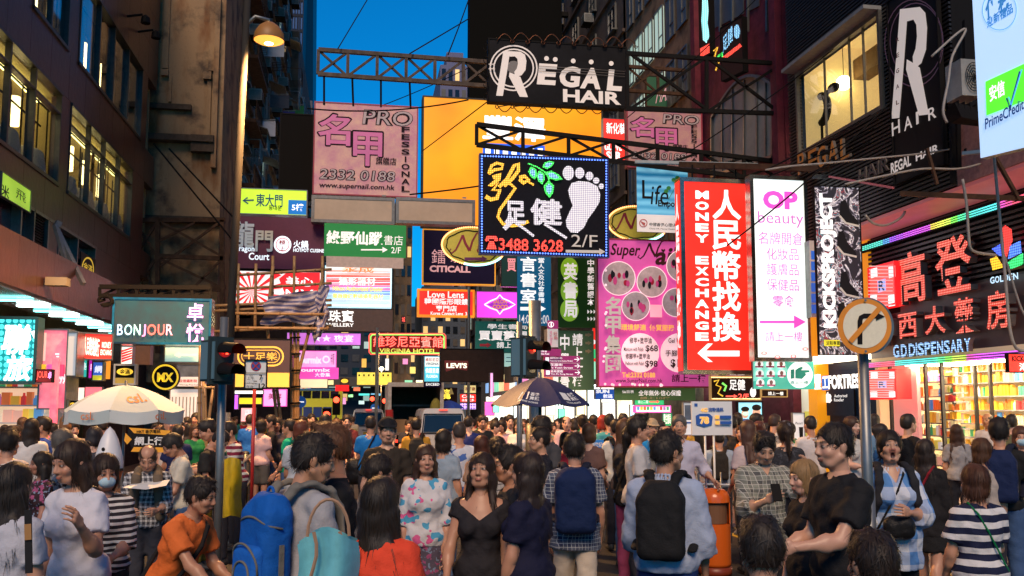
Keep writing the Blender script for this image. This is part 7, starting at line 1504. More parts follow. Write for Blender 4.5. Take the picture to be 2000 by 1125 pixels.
# ---- wires ----
wires=[((610,250,60),(920,130,55),.3,'thin cable rising across the blue sky behind the truss'),((660,95,37),(720,-5,40),.0,'stay cable from the long truss to the top left of the sky'),((800,105,37),(918,35,45),.0,'stay cable from the long truss to the black billboard'),((875,107,37),(916,-3,45),.05,'knotted stay cable at the black billboard edge'),((600,212,36),(915,195,36),.25,'slack cable above the pink board'),((800,380,34),(1240,300,36),.2,'cable crossing the orange billboard'),((825,295,44),(950,200,36),.0,'stay cable over the orange billboard corner'),((1225,230,30),(1480,-5,26),.1,'long stay cable before the magenta building'),((1340,300,25),(1720,20,22),.15,'long stay cable crossing the salon window'),((1420,480,20),(1905,20,20),.3,'stay cable passing the big cream R'),((1500,330,22),(1880,115,20),.1,'cable under the salon window, upper of three'),((1500,345,22),(1905,130,20),.2,'cable under the salon window, middle of three'),((1560,350,22),(1905,150,20),.1,'cable under the salon window, lowest of three'),((330,290,34),(470,440,34),.0,'thin stay crossing the stained concrete, upper of two'),((300,280,34),(455,470,34),.0,'thin stay crossing the stained concrete, lower of two'),((1240,60,45),(1500,-5,38),.2,'cable on the tan building front'),((1250,140,45),(1560,60,30),.3,'cable sagging from the tan building to the salon')]
for a,c,sg,l in wires:mb=MB();mb.tube(catenary(P(*a),P(*c),sg,12),.018 if a[2]<32 else .03,4);tag(mb.build('cable',M_BLACK),l,'cable')
cables=[([(1820,110),(1870,65),(1886,60),(1860,110),(1852,160),(1842,215),(1850,240)],16,.045),([(1650,360),(1720,345),(1800,330),(1870,330),(1915,320)],17,.04),([(1495,332),(1540,325),(1620,318),(1700,310),(1800,300),(1900,285)],18,.035),([(1940,290),(1952,420),(1965,560),(1972,640),(1985,680),(2010,686)],13,.04),([(1962,500),(1990,590),(2004,620)],13.4,.03),([(1880,350),(1888,400),(1892,460),(1900,490),(1945,498)],15.5,.045),([(1690,420),(1705,436),(1730,440),(1760,425),(1770,406)],20,.05)]
for i,(pt,Y,r_) in enumerate(cables):
 q=[P(px,py,Y) for px,py in pt];Q=[]
 for k in range(len(q)-1):
  p0,p1,p2,p3=q[max(0,k-1)],q[k],q[k+1],q[min(len(q)-1,k+2)]
  for t in (0,.25,.5,.75):Q.append(.5*((2*p1)+(p2-p0)*t+(2*p0-5*p1+4*p2-p3)*t*t+(3*p1-p0-3*p2+p3)*t**3))
 Q.append(q[-1]);mb=MB();mb.tube(Q,r_*.6,6);tag(mb.build('conduit',mat('grey_conduit',(.34,.30,.27),.5,noise=.3),smooth=True),['pale conduit curling beside the big cream R','pale conduit along the rusty beams, right of salon letters','long pale conduit lying on the sign beams','pair of pale conduits dropping before the jewel emblem','short pale conduit branching off near the right edge','grey conduit hanging down past the red characters','pale cable looping under the pink lit soffit'][i],'conduit')
# horizontal steel beams holding the money exchange / beauty boxes
for a,c,w,l,m_ in (((1330,322,28),(1895,338,20),.22,'heavy rusty beam holding the money exchange and beauty boxes',M_RUST),((1240,316,29),(1480,322,28),.12,'grey beam above the sky blue banner',GALV),((1590,345,24),(1870,357,20),.16,'galvanised beam under the rusty beam',GALV),((1760,378,18),(2000,388,16),.12,'dark red beam under the pink lit soffit',M_RUST),((1720,270,21),(1850,215,19),.08,'thin bracket arm of the black floodlight',M_GREYP),((1620,345,23),(1745,367,20),.06,'thin pink painted tube under the beams',mat('pink_tube',(.5,.12,.14),.5,0,.1)),((1880,300,15),(2030,285,14),.08,'angle iron under the credit billboard',GALV),((1810,290,17),(1830,360,17),.07,'short rusty strut behind the beams',M_RUST),((1940,300,15),(1990,390,15),.07,'rusty strut slanting under the credit billboard',M_RUST)):
 mb=MB();mb.bar(P(*a),P(*c),w,w*.8);tag(mb.build('steel_beam',m_),l,'beam')
for k,(px,y0_,y1_) in enumerate(((1885,40,300),(1868,120,330),(1858,180,360))):mb=MB();mb.bar(P(px,y0_,17.5),P(px+4,y1_,17.5),.09);tag(mb.build('steel_post',M_BLACK),('tallest','middle','shortest')[k]+' of three dark posts between cream R and credit billboard','post')
a_=P(1862,0,19);mb=MB();mb.box((a_.x,18.5,8),(XR+.4,19,18));tag(mb.build('dark_wall',M_BLACK),'dark wall strip between the salon and the credit billboard','wall')
q=P(1888,158,16.5);acu=thing('air_conditioner','large fan coil unit with round grille by the big cream R','air conditioner',q);mb=MB();mb.box(q+V(-.26,-.2,-.38),q+V(.18,.3,.38));mb.build('casing',mat('aged_white_plastic'),acu);mb=MB()
for k in range(5):mb.tube([q+V(.038*(k+1)*math.cos(t),-.24,.06*(k+1)*math.sin(t)) for t in np.linspace(0,6.283,19)],.008,4)
for k in range(12):mb.tube([q+V(0,-.245,0),q+V(.19*math.cos(k*.5236),-.245,.30*math.sin(k*.5236))],.006,4)
mb.build('grille',M_BLACK,acu)
# floodlight
q=P(1893,225,16.5);fl_=thing('floodlight','black floodlight aimed at the credit billboard','lamp',q);mb=MB();W_=.42;mb.mesh([q+V(*v) for v in ((-W_,-.15,.20),(W_,-.15,.05),(W_+.08,.15,-.02),(-W_,.2,.10),(-W_+.1,-.2,-.12),(W_-.06,-.2,-.22),(W_,.1,-.2),(-W_+.1,.15,-.14))],[(0,1,2,3),(4,7,6,5),(0,4,5,1),(1,5,6,2),(2,6,7,3),(3,7,4,0)]);mb.build('housing',M_BLACK,fl_);mb=MB()
for k in range(6):mb.box(q+V(-.35+.13*k,-.17,.0),q+V(-.335+.13*k,.1,.24-.02*k))
mb.build('cooling_fin',M_BLACK,fl_)
# ---- vehicles ----
def wheel(parent,c,r,w=.22):
 mb=MB();mb.lathe(c,[(0,-w/2),(r*.6,-w/2),(r,-w/2+.03),(r,w/2-.03),(r*.6,w/2),(0,w/2)],18,axis='z');vs=[Vector(v)-Vector(c) for v in mb.v];mb.v=[tuple(Vector(c)+V(v.z,v.y,-v.x)) for v in vs];o=mb.build('wheel',mat('tyre_rubber',(.02,.02,.02),.8),parent);mb=MB();mb.tube([Vector(c)-V(w/2+.005,0,0),Vector(c)+V(w/2+.005,0,0)],r*.55,12);mb.build('rim',GALV,o)
def van(label,px0,px1,D,col,yaw=0):
 a=PD((px0+px1)/2,860,D);g=V(a.x,a.y,0);t=thing('van',label,'van',g);w=.86
 def outline(z):return None
 prof=[(w*.98,.35),(w,.75),(w,1.05),(w*.97,1.25),(w*.90,1.75),(w*.84,1.93),(w*.72,2.0)]
 mb=MB();ring=[(x,z) for x,z in prof]+[(-x,z) for x,z in prof[::-1]];Ys=[(0.0,.94,1.0),(.12,1.0,1.0),(3.6,1.0,1.0),(4.2,.96,.97),(4.6,.90,.6)];vs=[]
 for y,sx,sz in Ys:
  for x,z in ring:vs.append(g+V(x*sx,y+(max(0,z-1.1)*.12 if y<.2 else 0),.35+(z-.35)*sz))
 n=len(ring);fs=[(i*n+k,i*n+(k+1)%n,(i+1)*n+(k+1)%n,(i+1)*n+k) for i in range(len(Ys)-1) for k in range(n)];fs=[f[::-1] for f in fs]+[tuple(range(n))[::-1] if False else tuple(range(n)),tuple(range((len(Ys)-1)*n,len(Ys)*n))[::-1]]
 mb.mesh(vs,fs);mb.build('body',col,t)
 mb=MB();mb.mesh([g+V(x,.02+(z-1.1)*.13 if False else -.015+max(0,z-1.1)*.125,z) for x,z in ((-.70,1.18),(.70,1.18),(.64,1.76),(-.64,1.76))],[(0,1,2,3)]);mb.build('rear_window',DGLASS,t)
 mb=MB()
 for p,q_ in (((-.74,1.14),(.74,1.14)),((.74,1.14),(.67,1.80)),((.67,1.80),(-.67,1.80)),((-.67,1.80),(-.74,1.14))):mb.bar(g+V(p[0],-.02+max(0,p[1]-1.1)*.125,p[1]),g+V(q_[0],-.02+max(0,q_[1]-1.1)*.125,q_[1]),.035)
 mb.build('window_seal',M_BLACK,t)
 for sd in (-1,1):
  mb=MB();mb.box(g+V(sd*.76-.08,-.02,.80),g+V(sd*.76+.07,.05,1.12));mb.build('tail_light',mat('tail_red',(.5,.02,.02),.3,0,1.6,ecol=(1,.06,.03)),t);mb=MB();mb.box(g+V(sd*.845,.35,1.2),g+V(sd*.862,3.4,1.72));mb.build('side_window',DGLASS,t);wheel(t,g+V(sd*.74,.85,.33),.33);wheel(t,g+V(sd*.74,3.7,.33),.33)
 mb=MB();mb.box(g+V(-.88,-.10,.36),g+V(.88,.06,.60));mb.build('bumper',mat('grey_bumper',(.30,.29,.28),.5),t);mb=MB();mb.box(g+V(-.26,-.022,.70),g+V(.26,-.005,.82));mb.build('number_plate',mat('plate_yellow',(.60,.45,.05),.5),t);mb=MB();mb.box(g+V(-.3,-.022,.90),g+V(.3,-.0,.95));mb.build('handle',GALV,t);mb=MB();mb.box(g+V(-.15,-.02,1.93),g+V(.15,.04,1.97));mb.build('brake_light',mat('tail_red'),t)
 mb=MB();mb.bar(g+V(-.1,-.05,1.2),g+V(.35,-.05,1.3),.02);mb.build('wiper',M_BLACK,t);return t
VW=mat('silver_white_paint',(.55,.52,.50),.28,.15,noise=.08,nscale=2)
van('silver white van seen from behind, right of the open truck',826,905,32.5,VW);van('white van seen from behind, left of the open truck',690,748,47,mat('white_van_paint',(.72,.68,.66),.3))
# truck with open box
q=PD(812,800,38);g=V(q.x,q.y,0);tk=thing('box_truck','open backed box truck between the two vans','truck',g);GR=mat('dull_aluminium_box',(.55,.47,.42),.5,.3,noise=.4);DKI=mat('box_inside',(.30,.21,.18),.8,noise=.4)
for lo,hi,nm,m_ in (((-1.12,0,1.0),(-1.04,5,3.0),'side_wall',GR),((1.04,0,1.0),(1.12,5,3.0),'side_wall',GR),((-1.12,0,2.95),(1.12,5,3.05),'roof',GR),((-1.12,0,.92),(1.12,5,1.0),'floor',DKI),((-1.04,4.9,1.0),(1.04,5,2.95),'front_wall',DKI),((-1.15,-.03,.90),(-1.0,.05,3.08),'door_post',GR),((1.0,-.03,.90),(1.15,.05,3.08),'door_post',GR),((-1.0,-.03,2.9),(1.0,.05,3.08),'header',GR),((-.95,2.2,2.1),(.95,2.3,2.18),'cargo_bar',M_GREYP),((-.98,5.2,.5),(.98,6.9,2.3),'cab',mat('truck_blue',(.02,.05,.2),.4)),((-1.0,-.1,.45),(1.0,0.0,.60),'bumper',M_BLACK),((-.9,.3,.55),(.9,5,.92),'chassis',M_BLACK)):
 mb=MB();mb.box(g+V(*lo),g+V(*hi));mb.build(nm,m_,tk)
for sd in (-1,1):
 for y in (1.0,5.6):wheel(tk,g+V(sd*.85,y,.42),.42)
 mb=MB();mb.box(g+V(sd*.8-.1,-.12,.62),g+V(sd*.8+.1,-.1,.74));mb.build('tail_light',mat('tail_red'),tk)
for i,(x_,z_,c_) in enumerate(((-.6,1.0,'cardboard'),(.1,1.0,'cardboard'),(.7,1.0,'sack'))):mb=MB();mb.box(g+V(x_-.3,1.2,z_+.003),g+V(x_+.28,2.0,z_+.55+.1*i));tag(mb.build('carton',mat('cardboard',(.25,.15,.08),.8)),('left','middle','right')[i]+' carton on the open truck floor','carton','cartons in the open truck')
mb=MB();mb.ell(g+V(.85,.3,1.9),(.25,.2,.55),10,8);tag(mb.build('hanging_sack',mat('olive_sack',(.20,.17,.03),.8)),'olive sack hanging at the right of the truck opening','sack')
mb=MB();mb.tube([P(760,800,37),P(762,868,37)],.16,10);o_=tag(mb.build('red_white_pillar',mat('red_paint')),'red pillar at the left side of the open truck','pillar')
# double decker bus, side on
q=PD(625,800,58);bz=thing('double_decker_bus','olive yellow double decker bus crossing behind the bamboo column','bus',(q.x,q.y,0));OL=mat('olive_yellow_paint',(.72,.68,.05),.35);Yq=q.y
def BP(px,py):p=P(px,py,Yq);return p
x0_,x1_=BP(578,800).x,BP(668,800).x;z0_,z1_=.35,BP(620,760).z
mb=MB();mb.box((x0_-3,Yq+.02,z0_),(x1_,Yq+2.5,z1_-.12));mb.box((x0_-3,Yq+.1,z1_-.12),(x1_-.1,Yq+2.4,z1_));mb.build('body',OL,bz);zz=lambda py:BP(620,py).z
for k in range(5):mb=MB();a_=x0_-.2+(x1_-x0_)*k/5.0;mb.box((a_+.04,Yq-.02,zz(778)),(a_+(x1_-x0_)/5-.04,Yq+.03,zz(764)));mb.build('upper_window',DGLASS,bz)
for k in range(4):mb=MB();a_=x0_-.2+(x1_-x0_)*.86*k/4.0;mb.box((a_+.04,Yq-.02,zz(815)),(a_+(x1_-x0_)*.86/4-.04,Yq+.03,zz(795)));mb.build('lower_window',mat('bus_window',(.02,.03,.08),.2,0,.12,ecol=(.1,.15,.5)),bz)
mb=MB();mb.box((x0_-3,Yq-.01,zz(763)),(x1_,Yq+2.4,zz(759)));mb.build('roof',mat('blue_roof',(.05,.18,.35),.4),bz);mb=MB();mb.box((x1_-.45,Yq-.02,zz(808)),(x1_-.15,Yq,zz(790)));mb.build('vent_grille',M_BLACK,bz)
for x_ in (x0_+.2,x1_-1.2):mb=MB();mb.lathe((x_,Yq-.02,.5),[(0,0),(.48,0),(.48,.25),(0,.25)],20,axis='y');mb.build('wheel',mat('tyre_rubber'),bz)
# far cars headlights
for i,(px,c_) in enumerate(((686,1),(692,1),(698,1),(646,0))):
 if c_:
  continue
cr=PD(694,806,95);ct=thing('oncoming_car','oncoming car with white headlights far down the street','car',(cr.x,cr.y,0));mb=MB();mb.box((cr.x-.9,cr.y,.3),(cr.x+.9,cr.y+4.2,.9));mb.box((cr.x-.75,cr.y+1,.9),(cr.x+.75,cr.y+3.4,1.45));mb.build('body',mat('car_grey',(.15,.15,.16),.3),ct)
for sd in (-1,1):mb=MB();mb.ell((cr.x+sd*.65,cr.y-.03,.72),(.14,.05,.12));mb.build('headlight',glow('headlight',(1,.97,.9),14),ct)
for px,py,Y,l in ((727,779,66,'red traffic light far down the street, left of two'),(751,783,64,'red traffic light far down the street, right of two'),(657,781,50,'small red pedestrian light beside the bamboo column'),(638,810,44,'tiny red light low in front of the bus')):
 p=P(px,py,Y);t=thing('traffic_signal',l,'traffic light',(p.x,Y,0));mb=MB();mb.box((p.x-.2,Y,p.z-.8),(p.x+.2,Y+.2,p.z+.3));mb.build('housing',M_BLACK,t);mb=MB();mb.ell(p+V(0,-.03,0),(.16,.05,.16),10,6);mb.build('red_lens',RED_L,t);tube_obj('pole',[V(p.x,Y+.1,0),V(p.x,Y+.1,p.z-.8)],.05,GALV,t,6)
for px,py,Y,l in ((586,785,43,'blue direction roundel beside the bamboo column'),(732,797,60,'blue direction roundel between the far red lights')):
 p=P(px,py,Y);t=thing('road_sign',l,'road sign',(p.x,Y,0));mb=MB();mb.lathe(p,[(0,0),(.28,0),(.28,.02),(0,.02)],20,axis='y');mb.build('disc',mat('direction_blue',(.01,.10,.40),.4,0,.3),t);mb=MB();mb.box(p+V(-.18,-.03,-.025),p+V(.18,-.01,.025));mb.build('arrow',PRINTW,t);tube_obj('pole',[V(p.x,Y+.05,0),V(p.x,Y+.05,p.z)],.04,GALV,t,6)
for px,l in ((916,'tall thin pole right of the silver van'),(737,'tall thin dark pole in front of the yellow fascia')):p=P(px,560 if px>800 else 640,36);mb=MB();mb.tube([(p.x,36,0),p],.06,8);tag(mb.build('lamp_pole',GALV),l,'pole')
# ---- litter bin, bollards, railings, barrier ----
g=ground_at(1390,11.2);bn=thing('litter_bin','glossy orange litter bin with an open mouth by the crossing','bin',g);ORP=mat('orange_plastic',(.62,.11,.01),.22)
def bprof(z0,z1,r):return [(r*.96,z0),(r,z0+.03),(r,z1)]
mb=MB();mb.lathe(g,[(.0,.12),(.235,.12),(.24,.16),(.24,.70)],28);mb.build('body',ORP,bn,smooth=True);mb=MB();mb.lathe(g,[(.24,.99),(.235,1.06),(.21,1.12),(.15,1.165),(0,1.18)],28);mb.build('lid',ORP,bn,smooth=True);mb=MB();mb.lathe(g,[(.0,0),(.24,0),(.25,.03),(.25,.11),(.0,.11)],28);mb.build('base',mat('dark_orange_base',(.20,.03,.008),.4),bn,smooth=True)
mb=MB()
for k in range(28):
 a=2*math.pi*k/28
 if math.cos(a-R(-95))>.45 or math.cos(a-R(85))>.45:continue
 mb.obox(g+V(.232*math.cos(a),.232*math.sin(a),.845),(-math.sin(a)*.027,math.cos(a)*.027,0),(math.cos(a)*.008,math.sin(a)*.008,0),(0,0,.146))
mb.build('neck',ORP,bn);mb=MB();mb.lathe(g,[(.19,.70),(.19,.99)],20);mb.build('inner_bucket',mat('inner_brown',(.16,.07,.03),.7),bn);bn.scale=(.8,.8,.86)
for i,px in enumerate((462,482,492,537)):
 D=(15.5,19.5,20.5,24)[i];g=ground_at(px,D);mb=MB();mb.tube([g,g+V(0,0,1.05)],.075,12);mb.ell(g+V(0,0,1.05),(.08,.08,.04));tag(mb.build('bollard',mat('dark_bollard',(.07,.07,.07),.4,.4),smooth=True),('dark round bollard beside the yellow barrier bag','grey bollard left of the woman in khaki shorts','slim bollard touching the railing behind the khaki shorts','rusty brown bollard standing in the pavement queue')[i],'bollard')
def railing(label,px0,D0,px1,D1,n,m_=GALV):
 a,c=ground_at(px0,D0),ground_at(px1,D1);t=thing('railing',label,'railing',a)
 for z in (1.05,.55,.15):mb=MB();mb.tube([a+V(0,0,z),c+V(0,0,z)],.028,8);mb.build('rail',m_,t)
 for i in range(n+1):p=a.lerp(c,i/n);mb=MB();mb.tube([p,p+V(0,0,1.05)],.03,8);mb.build('post',m_,t)
railing('steel railing where people lean beside the yellow bag',455,13.5,500,20,4);railing('railing with posts before the double decker bus',590,24,625,26,3)
mb=MB();vs=[];g=ground_at(432,10.8)
for j in range(7):
 for i in range(5):p=PD(424+12*i+1.5*math.sin(j*2+i),895+19*j+3*math.sin(i*2),10.8+.25*math.sin(i*1.5+j*.4));vs.append(p)
mb.mesh(vs,[(j*5+i,(j+1)*5+i,(j+1)*5+i+1,j*5+i+1) for j in range(6) for i in range(4)]);YBG=mat('yellow_plastic_sheet',(.62,.44,.02),.3,noise=.25,nscale=7,bump=.6,bscale=7);o_=tag(mb.build('yellow_bag',YBG,smooth=True),'big yellow plastic sheet bag with black print hanging on the railing','bag')
# board placards
s=Sign('black and orange hexagon stall board reading online service under the white umbrella',(250,836,334,880),11.6,mat('black_vinyl'),None,.06,panel=False,name='stall_board',cat='board');s.poly([(250,836),(334,842),(336,862),(332,881),(262,884),(250,860)],mat('stall_black',(.015,.015,.016),.5));OG=mat('stall_orange',(.70,.30,.015),.5,0,.2);s.poly([(252,835),(334,841),(328,850),(262,846)],OG);s.poly([(262,873),(333,874),(330,884),(256,882)],OG);s.poly([(246,846),(258,858),(249,868),(243,860)],OG);s.t('HKT 香港電訊',(268,839,314,846),INK,.03);s.t('網上行',(264,853,320,869),WINK,.06)
mb=MB();g=ground_at(290,11.7*1.0);mb.tube([g,g+V(0,0,1.5)],.025,8);tag(mb.build('board_stand',GALV),'thin stand under the black and orange stall board','stand')
def standboard(label,r,Y,cells):pass
s=Sign('white mobile plan placard with a big orange 78 on a telescopic stand',(1351,784,1430,850),11,WINK,WINK,.02,0,name='placard',cat='placard');s.box((1356,788,1362,794),bl);s.t('4G',(1368,797,1381,805),glow('orange_print'),.04);s.t('流動通訊',(1383,796,1412,804),bl,.04);s.poly([(1358,812),(1366,808),(1384,808),(1391,814),(1389,830),(1374,834),(1359,829)],bl);s.t('78',(1365,813,1384,829),WINK,.09);s.t('78',(1366,814,1383,828),glow('orange_print'),.04)
for y_ in (811,822):s.box((1395,y_,1403,y_+7),glow('orange_print'));s.box((1404,y_+.5,1426,y_+6.5),bl)
tsd=thing('placard_stand','pair of white telescopic legs under the 78 placard','stand',P(1385,1000,11.02))
for px in (1377,1394):p=P(px,850,11.02);mb=MB();mb.tube([p,V(p.x,p.y,.3)],.014,8);mb.tube([V(p.x,p.y,.9),V(p.x,p.y,.8)],.025,8);mb.build('leg',M_WHITE,tsd,smooth=True)
# easel posters at centre
def poster(label,r,Y,fn):s=Sign(label,r,13.6,WINK,WINK,.02,0,name='poster_board',cat='poster');fn(s,r);return s
BPR=mat('poster_blue',(.02,.20,.60),.5,0,.12);RPR=mat('poster_red',(.50,.02,.03),.5,0,.06)
def f1(s,r):s.box(r,BPR);s.t('即場登記',(1147,864,1176,873),WINK,.03);s.t('免6個月月費',(1145,878,1183,888),WINK,.03)
poster('blue registration poster at the top of the easel',(1141,859,1184,893),8.2,f1)
def f2(s,r):s.t('優惠',(1190,867,1204,874),RPR,.05);ribbon(s,[(1200,861),(1195,867),(1198,866)],1,RPR);ribbon(s,[(1196,877),(1202,884),(1210,885)],1,RPR)
poster('white poster with red stamped characters at easel top',(1185,858,1214,892),8.2,f2)
def f3(s,r):s.t('$298',(1144,900,1162,909),INK,.0);s.t('6GB數據',(1166,901,1184,909),mat('grey_ink',(.2,.2,.2)),.0);s.box((1145,912,1188,921),RPR);s.t('免6個月月費',(1150,913.5,1184,919.5),WINK,.02);s.box((1177,894,1185,897),RPR);s.t('$158',(1144,936,1166,945),INK,.0);s.t('3GB數據',(1150,947,1186,956),mat('grey_ink'),.0);s.box((1150,956,1190,965),RPR);s.t('$8',(1150,975,1168,985),INK,.0);s.box((1150,993,1192,1001),RPR);s.box((1181,931,1189,935),RPR);s.box((1185,969,1193,972),RPR)
poster('tall white price poster with red bars on the easel',(1140,893,1194,1004),8.2,f3)
def f4(s,r):s.t('$68',(1192,900,1210,909),INK,.02);s.box((1197,949,1212,957),RPR);s.box((1199,968,1216,1003),BPR);s.t('免',(1203,986,1210,998),WINK,.03)
poster('narrow white price poster reading 68 dollars on the easel',(1194,892,1216,1003),8.2,f4)
esl=thing('easel','thin metal easel holding up the price posters','easel',P(1170,1000,13.65))
for k,(a_,c_) in enumerate((((1188,1000),(1180,1042)),((1194,1000),(1206,1050)),((1160,1000),(1150,1045)))):p,q_=P(*a_,13.65),P(*c_,13.65);q_.z=0;mb=MB();mb.tube([p+V(0,.03,0),q_],.012,6);mb.build('leg',GALV,esl)
mb=MB();p=P(1165,860,13.7);mb.bar(V(p.x-.2,p.y,p.z),V(p.x-.2,p.y,.2),.03);mb.bar(V(p.x+.36,p.y,p.z),V(p.x+.36,p.y,.2),.03);mb.build('back_frame',GALV,esl)
# inflatable white prop
q=PD(213,882,6.7);iw=thing('inflatable_prop','white pointed inflatable with one dark dot and orange base','inflatable',q);mb=MB()
vs=[(0.001,.18),(.035,.15),(.07,.09),(.10,0),(.118,-.08),(.115,-.12)];mb.lathe(q,[(r_*.85,z_) for r_,z_ in vs][::-1],24);mb.build('cone',mat('white_inflatable',(.70,.68,.68),.4),iw,smooth=True);mb=MB();mb.lathe(q,[(.099,-.122),(.101,-.14)],24);mb.build('band',M_BLACK,iw);mb=MB();mb.lathe(q,[(0,-.30),(.05,-.28),(.085,-.2),(.098,-.142)],24);mb.build('base',mat('orange_cloth',(.7,.12,.02),.6),iw,smooth=True);mb=MB();mb.ell(q+V(-.02,-.083,.02),(.012,.008,.014),10,8);mb.build('dot',INK,iw)
mb=MB();mb.tube([q+V(0,0,-.30),V(q.x,q.y,.9)],.012,6);tag(mb.build('balloon_stick',M_WHITE),'thin stick holding up the white inflatable','stick')
# cart
g=ground_at(1386,12.6);ca=thing('luggage_cart','dark luggage cart loaded with black bags behind the litter bin','cart',g)
for sd in (-1,1):tube_obj('frame_tube',[g+V(sd*.16,0,.1),g+V(sd*.16,.05,1.1)],.014,GALV,ca,8)
mb=MB();mb.tube([g+V(-.16,.02,.95),g+V(.30,.02,.93)],.014,8);mb.build('cross_bar',M_WHITE,ca);mb=MB();mb.box(g+V(-.25,-.1,.12),g+V(.2,.25,.85));mb.build('bag_load',mat('black_bag',(.02,.02,.022),.7,bump=.5,bscale=8),ca)
# ---- shops ----
def cvec(rn):return rn.choice(((.7,.15,.03),(.7,.35,.03),(.75,.65,.5),(.6,.05,.05),(.1,.3,.6),(.7,.6,.1),(.8,.75,.7),(.05,.35,.15),(.35,.15,.45),(.75,.4,.3),(.8,.5,.05)))
PM={}
def pmat(c,e=.35):
 k=(c,e)
 if k not in PM:PM[k]=mat('product_%d'%len(PM),c,.4,0,e)
 return PM[k]
pr_lo=MB();pr_lo.box((-.5,-.5,0),(.5,.5,1));po=pr_lo.build('product_box',pmat((.7,.15,.03)));prod_me=po.data;bpy.data.objects.remove(po)
bt=MB();bt.lathe((0,0,0),[(0,0),(.45,0),(.5,.05),(.5,.62),(.22,.78),(.2,.98),(0,1)],8);po=bt.build('product_bottle',pmat((.7,.15,.03)));bot_me=po.data;bpy.data.objects.remove(po)
def shelf_run(parent,X,y0,y1,zs,rn,depth=.4,side=-1,maxn=999,warm=True,h=(.16,.30)):
 n=0
 for z in zs:
  mb=MB();mb.box((X,y0,z-.03),(X-side*depth,y1,z));mb.build('shelf',M_GREYP,parent);y=y0+.03
  while y<y1-.1:
   w=rn.uniform(.055,.12);hh_=rn.uniform(*h);c=cvec(rn)
   if warm and rn.random()<.5:c=rn.choice(((.75,.35,.03),(.75,.18,.03),(.8,.65,.35)))
   rep=rn.choice((1,1,2,3))
   for _ in range(rep):
    if y>y1-.1:break
    o=bpy.data.objects.new('product_box' if rn.random()<.7 else 'product_bottle',prod_me);
    if o.name.startswith('product_bottle'):o.data=bot_me
    C.objects.link(o);o.parent=parent;o.location=Vector((X-side*rn.uniform(.1,.2),y+w/2,z))-parent.location;o.scale=(w*.9,w*.92,hh_);o.material_slots[0].link='OBJECT';o.material_slots[0].material=pmat(c);y+=w;n+=1
 return n
rn=random.Random(9)
# dispensary interior, open to the street
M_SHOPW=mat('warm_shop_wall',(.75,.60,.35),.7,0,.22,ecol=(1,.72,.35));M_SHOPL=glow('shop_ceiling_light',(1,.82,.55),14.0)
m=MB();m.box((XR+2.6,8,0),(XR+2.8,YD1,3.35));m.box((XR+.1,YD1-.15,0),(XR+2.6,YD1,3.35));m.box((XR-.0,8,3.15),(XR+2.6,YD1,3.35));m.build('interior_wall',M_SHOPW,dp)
m=MB();m.box((XR-.3,8,.0),(XR+2.6,YD1,.02));m.build('shop_floor',mat('shop_floor_tile',(.45,.40,.33),.3),dp)
for k in range(5):m=MB();m.box((XR+.3,12+2.2*k,3.10),(XR+1.6,13.6+2.2*k,3.14));m.build('ceiling_light',M_SHOPL,dp)
YA=lambda px:PX(px,800,XR+.3).y
sh1=thing('display_shelf','lit glass shelf of boxes and bottles nearest the pharmacy cross','shelf',(XR+.3,YA(1790),0));shelf_run(sh1,XR+.55,YA(1822),YA(1755),(.55,.95,1.3,1.62,1.95,2.3,2.68),rn,h=(.18,.28))
sh2=thing('display_shelf','dense display rack of small packs by the shop entrance post','shelf',(XR+.3,YA(1840),0));shelf_run(sh2,XR+.45,YA(1853),YA(1824),(.4,.62,.84,1.06,1.28,1.5,1.72,1.94,2.16,2.38,2.6,2.8),rn,h=(.13,.18))
sh3=thing('display_shelf','deep wall shelf of orange boxes behind the counter','shelf',(XR+1.8,YA(1900),0));shelf_run(sh3,XR+1.9,PX(2100,800,XR+1.9).y,PX(1868,800,XR+1.9).y,(.9,1.25,1.6,1.95,2.3,2.65,2.95),rn,h=(.18,.3))
for sx in (1752,1822,1854,1872,1915,1945):y=YA(sx) if sx<1860 else PX(sx,800,XR+1.85).y;X_=XR+.1 if sx<1860 else XR+1.7;m=MB();m.box((X_,y-.035,0),(X_+.08,y+.035,3.15));m.build('shelf_upright',M_DARKF,dp)
m=MB();m.box((XR+.2,YA(2060),0),(XR+.8,YA(1862),.95));m.build('counter',mat('glass_counter',(.6,.5,.3),.2,0,.25),dp)
for k in range(14):c=cvec(rn);m=MB();y=YA(1990)+(YA(1865)-YA(1990))*k/14;m.box((XR+.25,y,.953),(XR+.6,y+.14,1.05+.02*(k%4)));m.build('product_box',pmat(c),dp)
for k in range(3):m=MB();m.box((XR+.15,YA(1830)+.5*k,.0),(XR+.5,YA(1830)+.4+.5*k,.45));m.build('carton',mat('cardboard'),dp)
# Fortress shop
ft=thing('electronics_shop','orange and blue electronics shop with white illuminated letters','shop',(XR,25,0));YF0,YF1=Yr(1690),Yr(1588)
ORL=mat('orange_fascia_lit',(.85,.32,.01),.4,0,.55,ecol=(1,.36,.01));m=MB();m.box((XR+.02,YF0,3.55),(XR+.3,YF1,6.7));m.build('fascia',ORL,ft);m=MB();m.box((XR-.9,YF0,3.35),(XR+.02,YF1+.6,3.55));m.build('canopy_light_box',glow('warm_canopy',(1,.88,.65),1.5),ft);m=MB();m.box((XR-.9,YF0,3.56),(XR+.0,YF1+.6,3.9));m.build('canopy_edge',ORL,ft)
m=MB();m.box((XR+.3,YF0,0),(XR+.4,YF1,3.35));m.build('interior_wall',mat('night_blue_panel',(.008,.018,.04),.3,0,.2,noise=.3),ft);m=MB();m.box((XR-.1,YF1-.05,0),(XR+.3,YF1+.5,3.55));m.build('side_pier',ORL,ft)
